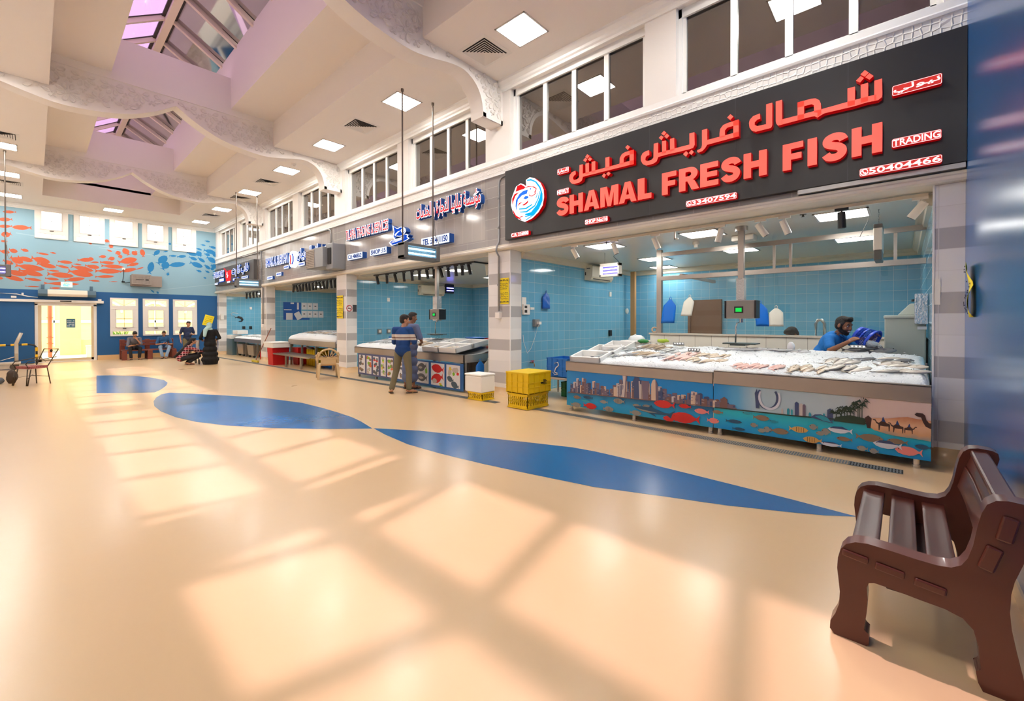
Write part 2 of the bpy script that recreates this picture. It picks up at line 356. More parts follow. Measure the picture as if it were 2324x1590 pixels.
for (a0, a1), (b0, b1) in zip(PILS, PILS[1:]):
    zb = fz((a0+b1)/2)-.1
    # stall shell: side walls, back wall, ceiling
    dp = YB
    MB().box((a1-.2, 6.95, zb), (a1, dp, 3.2)).struct('wall_stall_side', bly)
    MB().box((b0, 6.95, zb), (b0+.2, dp, 3.2)).struct('wall_stall_side', bly)
    MB().box((a0, dp, zb), (b1, dp+.15, 3.2)).struct('wall_stall_back', blx)
    mb = MB().box((a0, 6.9, 3.0), (b1, dp+.15, 3.25))
    mb.struct('ceiling_stall', M('stall_ceiling', (214, 210, 198), .25, spec=.5))
    co = MB()
    pc = [(0, 0), (.12, 0), (.1, .04), (.05, .07), (.04, .12), (0, .13)]
    co.prism([(a1+p, 3.0-q) for p, q in pc], 'xz', 6.95, dp); co.prism([(b0-p, 3.0-q) for p, q in pc], 'xz', 6.95, dp); co.prism([(dp-p, 3.0-q) for p, q in pc], 'yz', a1, b0)
    co.struct('trim_stall_cornice', M('stall_cornice', (206, 198, 180), .5))
# fascia: grey tiles, beam moulding
fas = tilemat('fascia_tiles', 'x', .31, .62, [(176, 172, 168)], (204, 200, 195), .1, v0=3.3, gw=.005)
fas2 = tilemat('fascia_border_tiles', 'x', .62, .222, [(160, 157, 155)], (204, 200, 195), .1, u0=-6.655, v0=.16, gw=.005)
mb = MB().box((XF, 6.55, 3.3), (XE, 6.95, 4.62)); mb.struct('trim_fascia', fas)
mb = MB().box((XF, 6.545, 3.08), (XE, 6.95, 3.302))
for x0, x1 in PILS[1:4]: mb.box((x0-.05, 6.544, 3.3), (x1+.05, 6.6, 4.62))
mb.struct('trim_fascia_border', fas2)
pf = [(6.9, 3.02), (6.52, 3.02), (6.49, 3.04), (6.485, 3.07), (6.5, 3.09), (6.5, 3.115), (6.53, 3.13), (6.9, 3.13)]
MB().prism(pf, 'yz', XF, XE).struct('trim_beam_moulding', M('cream_moulding', (226, 219, 204), .45))
# carved frieze
fr = M('carved_frieze', (232, 230, 226), .7)
def carve(m, scale, st, dist=.02):
    nt = m.node_tree; tc = nt.nodes.new('ShaderNodeTexCoord'); v = nt.nodes.new('ShaderNodeTexVoronoi'); v.feature = 'DISTANCE_TO_EDGE'; v.inputs['Scale'].default_value = scale; v.inputs['Randomness'].default_value = .35
    nt.links.new(tc.outputs['Object'], v.inputs['Vector']); r = nt.nodes.new('ShaderNodeMapRange'); r.inputs[1].default_value = .02; r.inputs[2].default_value = .14; nt.links.new(v.outputs['Distance'], r.inputs[0])
    b = nt.nodes.new('ShaderNodeBump'); b.inputs['Strength'].default_value = st; b.inputs['Distance'].default_value = dist; b.invert = True; nt.links.new(r.outputs[0], b.inputs['Height']); nt.links.new(b.outputs['Normal'], nt.nodes['Principled BSDF'].inputs['Normal'])
carve(fr, 13, .7, .012)
MB().box((XF, 6.53, 4.6), (XE, 6.95, 4.8)).struct('trim_frieze', fr)
MB().prism([(6.95, 4.8), (6.51, 4.8), (6.5, 4.83), (6.53, 4.86), (6.53, 4.94), (6.95, 4.94)], 'yz', XF, XE).box((XF, 6.515, 4.585), (XE, 6.95, 4.605)).struct('trim_sill', white2)
# clerestory wall with recessed windows
RECS = []
for k in range(4):
    o = -7.0*k
    RECS += [(-5.98+o, -3.08+o), (-2.58+o, .3+o)]
RECS = sorted(RECS)
cw = MB(); xp = XF
for a, b in RECS:
    cw.box((xp, 6.55, 4.94), (a, 6.95, ZC)); cw.box((a, 6.55, 6.3), (b, 6.95, ZC)); xp = b
cw.box((xp, 6.55, 4.94), (XE, 6.95, ZC)); cw.struct('wall_clerestory', white)
dg_m = M('dark_reflective_glass', (52, 44, 36), .015, spec=1.0, coat=1); MATS['dark_reflective_glass'].node_tree.nodes['Principled BSDF'].inputs['Coat Roughness'].default_value = .0
dg_m.node_tree.nodes['Principled BSDF'].inputs['IOR'].default_value = 1.9
for i, (a, b) in enumerate(RECS):
    mb = MB(); n = 4; y0, y1 = 6.70, 6.76; z0, z1 = 4.94, 6.3
    mb.box((a, y0, z0), (b, y1, z0+.1)); mb.box((a, y0, z1-.1), (b, y1, z1)); mb.box((a, y0, z0), (a+.1, y1, z1)); mb.box((b-.1, y0, z0), (b, y1, z1))
    pw = (b-a-.2)/n
    for k in range(1, n): mb.box((a+.1+pw*k-.045, y0, z0), (a+.1+pw*k+.045, y1, z1))
    mb.box((a, 6.66, z1-.13), (b, 6.7, z1)); mb.box((a, 6.66, z0), (a+.05, 6.7, z1)); mb.box((b-.05, 6.66, z0), (b, 6.7, z1))
    wo = mb.struct('window_%d' % (i+1), white2)
    MB().box((a+.02, 6.735, z0+.02), (b-.02, 6.75, z1-.02)).struct('glass', dg_m, parent=wo)
# crown moulding under the ceiling
cr = [(6.55, 6.27), (6.52, 6.27), (6.51, 6.31), (6.48, 6.33), (6.47, 6.37), (6.41, 6.42), (6.4, 6.46), (6.55, 6.46)]
MB().prism(cr, 'yz', XF, XE).struct('trim_crown', white2)
MB().prism([(x-6.55+XF if 0 else XF+(6.55-x), z) for x, z in cr], 'xz', -1.85, 6.5).struct('trim_crown_far', white2)

# ---- ceiling: side soffits, raised centre, skylight well
Y1, Y2, Y3, Y4 = .23, 1.19, 3.51, 4.55
XB = -24.9
MB().box((XF, Y4, ZC), (XE, 6.95, ZU+.1)).struct('ceiling_right', ceilm)
MB().box((XF, -2.0, ZC), (XE, Y1, ZU+.1)).struct('ceiling_left', ceilm)
MB().box((XF, Y1, ZC), (XB, Y4, ZU+.1)).struct('ceiling_far', ceilm)
MB().box((XB, Y3, ZU), (XE, Y4+.01, 8.6)).struct('ceiling_raised_right', ceilm)
MB().box((XB, Y1-.01, ZU), (XE, Y2, 8.6)).struct('ceiling_raised_left', ceilm)
MB().prism([(Y1, ZU), (Y4, ZU), (Y4, 8.6), (2.35, 9.36), (Y1, 8.6)], 'yz', XB-.2, XB).struct('wall_skylight_end', ceilm)
MB().prism([(Y1, ZC), (Y4, ZC), (Y4, 8.6), (2.35, 9.36), (Y1, 8.6)], 'yz', XE, XE+.2).struct('wall_skylight_near', white)
# skylight: gabled glazing on rafters
pane_m = glassmat('tinted_skylight_pane', (.300, .180, .330), .6, .05)
raf_m = M('cream_rafter', (226, 214, 196), .45); gas = M('black_gasket', (45, 38, 36), .6)
sky = MB().box((XB, 2.27, 9.16), (XE, 2.43, 9.26), 0).box((XB, 2.20, 9.26), (XE, 2.275, 9.3), 1).box((XB, 2.425, 9.26), (XE, 2.5, 9.3), 1)
sk_o = sky.struct('window_20', [raf_m, gas])
RX = [-13.97+1.26*k for k in range(-8, 12)]
RX = [x for x in RX if XB+.3 < x < XE-.1]
edges = [XB]+RX+[XE]
for x in RX:
    for ye, sg in ((Y2-.02, -1), (Y3+.02, 1)):
        mb = MB(); a, b = Vector((x, 2.35+sg*.06, 9.22)), Vector((x, ye, 8.5)); d = (b-a).normalized(); nrm = Vector((0, -d.z*sg, abs(d.y)))
        nrm = Vector((1, 0, 0)).cross(d).normalized(); nrm = nrm if nrm.z > 0 else -nrm
        def bar(w, h0, h1, mi):
            vs = []
            for p in (a, b):
                for h in (h0, h1):
                    for q in (-w/2, w/2): vs.append(p+nrm*h+Vector((q, 0, 0)))
            mb.add(vs, [(0, 1, 3, 2), (4, 6, 7, 5), (0, 4, 5, 1), (2, 3, 7, 6), (0, 2, 6, 4), (1, 5, 7, 3)], mi)
        bar(.09, 0, .11, 0); bar(.14, .11, .125, 1)
        mb.struct('rafter', [raf_m, gas], parent=sk_o)
for x0, x1 in zip(edges, edges[1:]):
    for ye in (Y2-.05, Y3+.05):
        MB().add([(x0, 2.35, 9.37), (x1, 2.35, 9.37), (x1, ye, 8.62), (x0, ye, 8.62)], [(0, 1, 2, 3)]).struct('pane', pane_m, parent=sk_o)

# ---- carved arch beams across the hall
HALF = [(0, 6.80), (.32, 6.57), (.65, 6.39), (.95, 6.27), (1.4, 6.17), (1.95, 6.125), (2.4, 6.19), (2.8, 6.28), (3.1, 6.305), (3.3, 6.25), (3.45, 6.15), (3.55, 6.02), (3.61, 5.87), (3.635, 5.72), (3.64, 5.6), (4.25, 5.6)]
def smoothp(pts, n=4):
    out = []
    for i in range(len(pts)-1):
        p0 = pts[max(0, i-1)]; p1 = pts[i]; p2 = pts[i+1]; p3 = pts[min(len(pts)-1, i+2)]
        for k in range(n):
            t = k/n
            out.append(tuple(.5*((2*p1[j])+(-p0[j]+p2[j])*t+(2*p0[j]-5*p1[j]+4*p2[j]-p3[j])*t*t+(-p0[j]+3*p1[j]-3*p2[j]+p3[j])*t**3) for j in (0, 1)))
    return out+[pts[-1]]
hp = smoothp(HALF[:-2], 4)+[HALF[-2], HALF[-1]]
bot = [(2.35-a, z) for a, z in hp[::-1]]+[(2.35+a, z) for a, z in hp[1:]]
def botz(y):
    for (ya, za), (yb, zb) in zip(bot, bot[1:]):
        if ya <= y <= yb and yb > ya: return za+(zb-za)*(y-ya)/(yb-ya)
    return 9
relief = M('carved_arch_relief', (228, 224, 219), .8)
ARX = (-6.19, -13.19, -20.19)
petals = MB()
def petal(mb, cy, cz, ang, L, wd, h):
    prof = [(-.5, 0), (-.28, .3), (.05, .5), (.32, .42), (.5, 0), (.32, -.42), (.05, -.5), (-.28, -.3)]
    ca, sa = math.cos(ang), math.sin(ang)
    o = [(cy+(p*L)*ca-(q*wd)*sa, cz+(p*L)*sa+(q*wd)*ca) for p, q in prof]; i = [(cy+(p*L*.62)*ca-(q*wd*.62)*sa, cz+(p*L*.62)*sa+(q*wd*.62)*ca) for p, q in prof]; n = len(o)
    vs = [(0, a, b) for a, b in o]+[(h, a, b) for a, b in o]+[(h*.35, a, b) for a, b in i]
    fs = [(k, (k+1) % n, (k+1) % n+n, k+n) for k in range(n)]+[(k+n, (k+1) % n+n, (k+1) % n+2*n, k+2*n) for k in range(n)]+[tuple(range(2*n, 3*n))]
    mb.add(vs, fs, 0)
def inside(y, z, m):
    if abs(y-2.35) > 4.2-m: return False
    top = 6.96 if Y1+.04 < y < Y4-.04 else ZC
    return botz(y)+.10+m*.6 < z < top-m*.6 and z > 5.72
S = .46
for i in range(-12, 13):
    for j in range(-2, 6):
        cy = 2.35+S*i+(S/2 if j % 2 else 0); cz = 5.62+S*.866*j
        for k in range(8):
            a = PI/4*k+PI/8; y, z = cy+.135*math.cos(a), cz+.135*math.sin(a)
            if inside(y, z, .06): petal(petals, y, z, a, .15, .085, .022)
        if inside(cy, cz, .06):
            st = [(cy+(.05 if q % 2 else .028)*math.cos(PI/8*q), cz+(.05 if q % 2 else .028)*math.sin(PI/8*q)) for q in range(16)]; petals.prism(st, 'yz', 0, .02)
        for k in range(6):
            a = PI/3*k+PI/6; y, z = cy+S/2/.866*math.cos(a), cz+S/2/.866*math.sin(a)
            if k in (0, 1) and inside(y, z, .045):
                for q in range(3):
                    b = a+2*PI/3*q; petal(petals, y+.038*math.cos(b), z+.038*math.sin(b), b, .06, .045, .02)
for k, x in enumerate(ARX):
    xb = x-.36
    top = [(6.6, ZC+.3), (-1.9, ZC+.3)]
    mb = MB().prism(bot+[(6.6, ZC+.02), (Y4+.02, ZC+.02), (Y4+.02, ZU+.02), (Y1-.02, ZU+.02), (Y1-.02, ZC+.02), (-1.9, ZC+.02)], 'yz', xb, x-.02)
    # plain border that follows the arch, and the band at the top
    strip = bot[1:-1]; upper = []
    for i, (y, z) in enumerate(strip):
        a = strip[max(0, i-1)]; b = strip[min(len(strip)-1, i+1)]; d = Vector((b[0]-a[0], b[1]-a[1])).normalized(); nrm = Vector((-d.y, d.x)); upper.append((y+nrm.x*.085, z+nrm.y*.085))
    bd = MB()
    for i in range(len(strip)-1):
        p, q, r, s_ = strip[i], strip[i+1], upper[i+1], upper[i]
        bd.add([(x, *p), (x, *q), (x, *r), (x, *s_), (x-.03, *p), (x-.03, *q), (x-.03, *r), (x-.03, *s_)], [(0, 1, 2, 3), (4, 5, 1, 0), (7, 3, 2, 6)])
    for sg in (-1, 1):
        c = 2.35+sg*3.94; bd.box((x-.03, c-.31, 5.6), (x, c+.31, 5.69)); e = 2.35+sg*4.2; bd.box((x-.03, e-.05, 5.6), (x, e+.05, ZC)); 
    bd.box((x-.03, Y1, 6.98), (x+.01, Y4, ZU))
    mb.join(bd); pt = MB(); pt.v = [(a+x-.02, b, c) for a, b, c in petals.v]; pt.f = petals.f; pt.m = petals.m; pt.s = petals.s
    mb.join(pt, 1)
    mb.box((xb, Y2, ZU-.1), (x, Y3, 7.95), 0)
    mb.struct('beam_arch', [white, relief])
# ---------------------------------------------------------------- far wall with door, windows and the painted fish
lb = M('pale_blue_paint', (142, 180, 198), .6); db = M('deep_blue_paint', (24, 92, 150), .55, bump=.15, bscale=60)
frm = M('white_upvc', (240, 236, 230), .4)
LOW = [(2.36, 3.36), (3.53, 4.53), (4.70, 5.70)]; HIGH = [(.02, 1.02), (1.19, 2.20), (2.36, 3.37), (3.52, 4.53), (4.68, 5.68)]
def wallpieces(mb, y0, y1, z0, z1, holes, mi):
    y = y0
    for a, b, c, d in sorted(holes):
        mb.box((XF-.25, y, z0), (XF, a, z1), mi)
        if c > z0: mb.box((XF-.25, a, z0), (XF, b, c), mi)
        if d < z1: mb.box((XF-.25, a, d), (XF, b, z1), mi)
        y = b
    mb.box((XF-.25, y, z0), (XF, y1, z1), mi)
fwl = MB()
wallpieces(fwl, -2.0, YS+.1, -.4, 2.89, [(.06, 1.85, -.24, 2.28)]+[(a, b, .84, 2.64) for a, b in LOW], 1)
wallpieces(fwl, -2.0, YS+.1, 2.89, ZC+.1, [(a, b, 5.10, 6.37) for a, b in HIGH], 0)
wf = fwl.struct('wall_far', [lb, db])
MURAL_O = [(-0.67,6.06,0.38,0.12,8,1),(-0.78,5.73,0.39,0.16,10,1),(-0.78,5.45,0.39,0.14,10,1),(-0.33,5.47,0.56,0.20,6,1),(-0.76,5.12,0.29,0.23,20,1),(-0.82,4.83,0.18,0.09,0,1),(-0.26,4.53,0.23,0.13,-15,-1),(-0.58,4.47,0.26,0.18,-20,-1),(-0.81,4.40,0.28,0.16,-10,-1),(0.25,4.44,0.37,0.09,-8,-1),(0.56,4.51,0.18,0.07,-10,-1),(-0.25,4.16,0.47,0.20,-18,-1),(-0.49,4.09,0.42,0.25,-30,-1),(0.19,4.16,0.58,0.26,-15,-1),(0.92,4.15,0.47,0.15,-2,-1),(1.55,4.31,0.52,0.18,8,-1),(-0.12,3.82,0.85,0.25,-8,-1),(0.36,3.95,0.59,0.20,-12,-1),(0.84,3.94,0.41,0.11,-12,-1),(1.31,4.08,0.26,0.08,-5,-1),(1.46,3.91,0.75,0.21,-12,-1),(1.77,4.02,0.48,0.17,-10,-1),(-0.10,3.60,0.74,0.23,-15,-1),(-0.53,3.56,0.69,0.22,-12,-1),(0.56,3.74,0.37,0.09,-3,-1),(0.78,3.57,0.83,0.23,-3,-1),(1.40,3.70,0.83,0.30,-10,-1),(-0.60,3.35,0.65,0.19,-18,-1),(-0.03,3.32,0.49,0.12,-8,-1),(0.52,3.38,0.43,0.12,-5,-1),(1.21,3.41,0.67,0.17,12,-1),(0.81,3.19,1.10,0.15,1,-1),(-0.05,3.02,0.42,0.05,0,-1),(0.61,2.99,0.33,0.08,3,-1),(1.85,4.23,0.27,0.08,8,-1),(2.27,4.26,0.48,0.14,-2,-1),(-0.94,3.31,0.18,0.11,-5,-1),(-0.83,3.65,0.43,0.14,-8,-1),(-0.72,3.98,0.32,0.16,-25,-1),(1.72,5.07,0.12,0.08,-20,-1),(2.28,5.26,0.18,0.15,-20,1),(2.41,5.03,0.17,0.17,-25,-1),(2.65,4.75,0.20,0.20,20,-1),(2.94,4.84,0.36,0.25,-58,1),(3.25,4.82,0.24,0.23,50,1),(3.54,4.85,0.38,0.19,-80,1),(2.12,4.52,0.25,0.14,10,-1),(2.42,4.46,0.25,0.18,20,-1),(2.73,4.59,0.16,0.18,10,-1),(1.88,4.23,0.24,0.08,8,-1),(2.28,4.26,0.50,0.13,3,-1),(2.99,4.42,0.73,0.29,18,-1),(3.18,4.26,0.46,0.15,20,-1),(2.46,4.10,0.80,0.18,0,-1),(1.82,4.04,0.39,0.15,-8,-1),(2.30,3.87,0.90,0.23,3,-1),(3.00,3.97,0.64,0.18,18,-1),(3.42,4.09,0.34,0.06,25,-1),(2.19,3.61,0.67,0.13,6,-1),(1.85,3.39,0.36,0.08,-2,-1),(2.49,3.39,0.31,0.04,2,-1),(2.36,4.82,0.20,0.08,-20,-1),(1.72,4.37,0.23,0.16,0,-1)]
MURAL_B = [(4.07,4.92,0.37,0.18,50,-1),(4.29,4.59,0.56,0.33,50,-1),(3.84,4.16,0.61,0.25,-100,1),(4.40,4.31,0.45,0.31,62,-1),(4.85,4.41,0.76,0.25,12,-1),(4.71,4.84,0.30,0.10,5,-1),(5.07,4.85,0.39,0.15,12,-1),(4.51,3.91,0.16,0.12,80,1),(4.42,5.02,0.20,0.07,20,-1),(5.50,5.03,0.46,0.19,-10,-1),(5.55,4.80,0.37,0.16,-20,-1),(5.69,4.49,0.59,0.26,-20,-1),(5.81,5.06,0.32,0.26,-50,1),(5.91,4.76,0.38,0.16,-35,-1),(6.28,5.24,0.56,0.23,-12,-1),(6.18,5.77,0.24,0.09,-5,-1),(6.42,5.48,0.35,0.13,-10,-1),(6.36,4.81,0.51,0.25,-30,-1),(6.17,4.41,0.33,0.16,-40,-1),(5.80,4.17,0.25,0.12,-20,-1),(6.45,4.47,0.28,0.27,-30,-1),(6.17,4.16,0.22,0.10,-25,-1),(6.49,4.18,0.17,0.13,-20,-1),(6.46,3.98,0.17,0.10,-15,-1),(6.06,3.83,0.14,0.09,-30,-1),(3.90,3.02,0.20,0.07,-45,-1),(4.10,2.96,0.13,0.09,-60,-1),(4.59,5.43,0.12,0.12,0,-1),(5.81,5.31,0.27,0.10,-15,-1),(5.99,5.55,0.22,0.08,-5,-1),(6.17,5.07,0.27,0.15,-15,-1),(6.49,5.08,0.22,0.17,-25,-1),(6.38,4.33,0.18,0.14,-25,-1)]
def fishshape(L, h, tail):
    top = [(-.5, .02), (-.38, .30), (-.2, .46), (.02, .5), (.2, .38), (.32, .16), (.38, .1), (.5, .42), (.46, 0)]
    o = top+[(x, -y) for x, y in top[-2:0:-1]]
    s = 1 if tail > 0 else -1
    return [(x*L*s, y*h) for x, y in o]
mu = MB(); k = 0
for lst, mi in ((MURAL_O, 0), (MURAL_B, 1)):
    for y, z, L, h, a, t in lst:
        if any(p-.0 < y < q and 5.1 < z for p, q in HIGH): continue
        ca, sa = math.cos(math.radians(a)), math.sin(math.radians(a)); k += 1
        mu.flat([(y+u*ca-v*sa, z+u*sa+v*ca) for u, v in fishshape(L, h, t)], 'yz', XF+.002+.00004*k, mi)
for pts, wd in (([(-.5, 5.2), (1.5, 5.02), (3.4, 4.9)], .04), ([(2.0, 4.9), (4.4, 4.75)], .03), ([(4.0, 3.05), (6.5, 3.5)], .03)):
    for (a, b), (c, d) in zip(pts, pts[1:]): mu.flat([(a, b), (c, d), (c, d+wd), (a, b+wd)], 'yz', XF+.0015, 2)
mu.struct('fish_mural', [M('mural_orange', (206, 98, 62), .6), M('mural_blue', (20, 124, 184), .6), M('mural_streak', (160, 192, 206), .6)], parent=wf)
clear = glassmat('clear_pane', (.96, .97, .96))
mun = M('muntin', (120, 112, 100), .5)
def window(name, y0, y1, z0, z1, rows, muntins):
    """white frame panel with openings rows=[(inset, za, zb)], recessed panes"""
    mb = MB(); z = z0; xa, xb = XF-.06, XF+.05
    for ins, za, zb in rows:
        mb.box((xa, y0, z), (xb, y1, za)); mb.box((xa, y0, za), (xb, y0+ins, zb)); mb.box((xa, y1-ins, za), (xb, y1, zb)); z = zb
    mb.box((xa, y0, z), (xb, y1, z1))
    for ins, za, zb in rows:
        if zb-za > .5:
            t = .035
            for b0, b1 in (((y0+ins, za), (y0+ins+t, zb)), ((y1-ins-t, za), (y1-ins, zb)), ((y0+ins, za), (y1-ins, za+t)), ((y0+ins, zb-t), (y1-ins, zb))): mb.box((XF-.02, *b0), (XF+.065, *b1))
    o = mb.struct(name, frm, bevel=.006)
    g = MB(); q = MB(); yc = (y0+y1)/2
    for ins, za, zb in rows:
        g.box((XF-.05, y0+ins-.01, za-.01), (XF-.04, y1-ins+.01, zb+.01)); q.box((XF-.03, yc-.008, za), (XF-.015, yc+.008, zb))
        if zb-za > .5: q.box((XF-.03, y0+ins, (za+zb)/2-.008), (XF-.015, y1-ins, (za+zb)/2+.008))
        else:
            for s in (-1, 1): q.tube([(XF-.022, yc+s*(y1-y0-2*ins)/2, zb), (XF-.022, yc, za)] if zb-za > .2 else [(XF-.022, yc+s*.35, zb), (XF-.022, yc+s*.05, za), (XF-.022, yc+s*.35, za)], .007, 5)
    g.struct('pane', clear, parent=o); q.struct('muntin', mun, parent=o)
    za, zb = [(r[1], r[2]) for r in rows if r[2]-r[1] > .5][0]
    MB().box((XF+.05, yc-.06, za-.05), (XF+.08, yc+.06, za-.02)).struct('latch', M('latch_metal', (90, 84, 74), .4, 1), parent=o)
for i, (a, b) in enumerate(LOW): window('window_%d' % (30+i), a, b, .84, 2.64, [(.09, .92, 1.06), (.18, 1.24, 2.1), (.09, 2.28, 2.56)], 1)
for i, (a, b) in enumerate(HIGH): window('window_%d' % (40+i), a, b, 5.10, 6.37, [(.09, 5.17, 5.31), (.17, 5.47, 6.29)], 0)
# sliding door
dm = MB(); dm.box((XF-.1, .0, -.24), (XF+.04, .1, 2.3)); dm.box((XF-.1, 1.81, -.24), (XF+.04, 1.91, 2.3)); dm.box((XF-.1, 0, 2.22), (XF+.04, 1.91, 2.36)); dm.box((XF-.1, .1, -.24), (XF+.02, 1.81, -.20), 0)
dm.box((XF+.0, -1.85, 2.36), (XF+.16, 2.14, 2.47))
do = dm.struct('door_1', frm, bevel=.006)
MB().box((XF+.16, .75, 2.4), (XF+.18, 1.1, 2.44)).struct('door_sensor', M('sensor_black', (20, 20, 22), .3), parent=do)
MB().box((XF-.04, .1, -.2), (XF-.03, 1.81, 2.22)).struct('pane', clear, parent=do)
MB().box((XF-.06, .1, -.2), (XF+0, .2, 2.22)).box((XF-.06, 1.73, -.2), (XF+0, 1.81, 2.22)).box((XF-.06, .1, -.2), (XF+0, 1.81, -.09)).struct('door_stile', M('champagne_frame', (226, 206, 170), .4), parent=do)
MB().box((XF+.02, -1.85, -.22), (XF+.09, -.01, 2.36)).struct('door_2', db)

sg = MB().box((XF-.02, .94, 1.26), (XF-.012, 1.22, 1.66))
o = sg.top('door_notice', M('notice_teal', (70, 120, 146), .5), 'small teal notice with white lines stuck on the glass door', 'sign')
q = MB()
for r in range(4):
    for c in range(5):
        if (r*5+c) % 7 != 3: q.box((XF-.012, .97+.046*c, 1.55-.075*r), (XF-.0105, 1.005+.046*c, 1.575-.075*r))
q.part('lettering', M('print_white', (235, 238, 240), .5), o)
MB().box((XF, 1.95, 2.47), (XF+.08, 2.07, 2.55)).top('door_control', frm, 'small white switch box at the right end of the door rail', 'switch')
MB().box((XF, -.65, 2.52), (XF+.05, -.5, 2.60)).top('junction_box', frm, 'small white junction box on the blue wall above the door rail', 'junction box')
pt = MB().tube([(XF+.03, -1.8, 2.74), (XF+.03, -.5, 2.68), (XF+.03, -.2, 2.6), (XF+.03, .1, 2.56)], .018, 8).box((XF, -.36, 2.64), (XF+.05, -.3, 2.74)); pt.top('conduit', frm, 'white conduit running left from the air curtain above the door', 'conduit')
# air curtain
t = T('air_curtain', 'long white air curtain on grey brackets above the glass door', 'air curtain', (XF, .97, 2.6))
pr = [(XF+.04, 2.62), (XF+.3, 2.62), (XF+.34, 2.72), (XF+.3, 2.9), (XF+.04, 2.92)]
MB().prism(pr, 'xz', .38, 1.6).part('body', M('air_curtain_white', (240, 230, 214), .35), t, bevel=.01)
gb = M('bracket_grey', (84, 112, 130), .5)
for a, b in ((.1, .38), (1.6, 1.88)): MB().prism(pr, 'xz', a, b).box((XF, (a+b)/2-.05, 2.9), (XF+.05, (a+b)/2+.05, 3.12)).part('end_cap', gb, t, bevel=.008)
t = T('exit_sign', 'small illuminated green and white exit sign above the door', 'sign', (XF, .96, 3.04))
MB().box((XF, .78, 3.04), (XF+.06, 1.14, 3.27)).part('housing', M('exit_housing', (196, 210, 200), .4, emis=.25, ecol=(200, 230, 210)), t, bevel=.006)
tx = textmesh('EXIT', 1, .004, .02); fit(tx, 0, .2, 0, .085, 0); tx.xf(Matrix.Translation((XF+.061, .86, 3.08)) @ Matrix.Rotation(PI/2, 4, 'Z')); tx.part('lettering', emit('exit_green', (60, 240, 130), 2.0), t)
tx = textmesh(arabic('خروج'), 1, .004, .01); fit(tx, 0, .15, 0, .07, 0); tx.xf(Matrix.Translation((XF+.061, .88, 3.18)) @ Matrix.Rotation(PI/2, 4, 'Z')); tx.part('lettering', M('exit_pale', (150, 190, 165), .5), t)
# grey wall box with a perforated front
t = T('wall_air_scrubber', 'grey perforated box unit on the fish mural, above the low windows', 'air unit', (XF, 3.65, 3.14))
g1 = M('grey_box', (150, 140, 134), .5)
MB().box((XF, 3.07, 3.22), (XF+.22, 4.24, 3.74)).part('body', g1, t, bevel=.01)
mb = MB().box((XF+.22, 3.1, 3.3), (XF+.32, 3.82, 3.78), 0)
for r in range(7):
    for c in range(12): mb.box((XF+.318, 3.16+.052*c, 3.36+.055*r), (XF+.322, 3.195+.052*c, 3.38+.055*r), 1)
mb.box((XF+.322, 3.25, 3.52), (XF+.324, 3.55, 3.55), 2).box((XF+.322, 3.6, 3.5), (XF+.324, 3.72, 3.56), 2)
mb.part('perforated_front', [g1, M('perforation', (110, 102, 98), .6), M('print_black', (30, 28, 28), .5)], t)
t = T('wall_socket', 'white socket with a black plug and hanging cable on the fish mural', 'socket', (XF, 2.84, 3.9))
MB().box((XF, 2.78, 3.97), (XF+.04, 2.9, 4.07)).part('plate', frm, t, bevel=.004)
MB().tube([(XF+.05, 2.84, 4.0), (XF+.04, 2.84, 3.7), (XF+.04, 2.8, 3.4), (XF+.05, 2.9, 3.36), (XF+.04, 3.07, 3.4)], .012, 6).box((XF, 2.77, 3.37), (XF+.04, 2.88, 3.44)).part('cable', M('cable_black', (25, 25, 26), .5), t)
def scribble(mb, org, ux, uz, wd, ht, rows, rs, r=.004, mi=0, nrm=Vector((0, -1, 0))):
    """hand-written looking marker strokes"""
    for k in range(rows):
        v = ht*(1-(k+.5)/rows); u = wd*.06
        while u < wd*.9:
            L = rs.uniform(.06, .16)*wd; pts = []
            for i in range(5): pts.append(Vector(org)+Vector(ux)*(u+L*i/4)+Vector(uz)*(v+rs.uniform(-.32, .32)*ht/rows)+nrm*.001)
            mb.tube(pts, r, 4, mi); u += L+wd*rs.uniform(.02, .08)
yel = M('notice_yellow', (246, 222, 22), .6); ink = M('marker_ink', (30, 30, 60), .6)
n = MB(); c, s = math.cos(.28), math.sin(.28); o = Vector((XF+.01, 5.92, 1.36)); uy = Vector((0, c, -s)); uz = Vector((0, s, c))
n.add([o, o+uy*.42, o+uy*.42+uz*.56, o+uz*.56, o-Vector((.006, 0, 0)), o+uy*.42-Vector((.006, 0, 0)), o+uy*.42+uz*.56-Vector((.006, 0, 0)), o+uz*.56-Vector((.006, 0, 0))], [(0, 1, 2, 3), (7, 6, 5, 4)])
nt_ = n.top('yellow_notice', yel, 'tilted yellow paper notice on the blue wall beside the right low window', 'notice')
q = MB(); scribble(q, o+uy*.05+uz*.05, uy, uz, .32, .46, 5, random.Random(3), .004, 0, Vector((1, 0, 0))); q.part('handwriting', ink, nt_)
MB().box((XF-.0, -1.8, -.24), (XF+.02, -.02, -.1)).box((XF, 1.93, -.24), (XF+.025, YS, -.02)).struct('baseboard_far', M('sand_skirting', (226, 190, 140), .4))
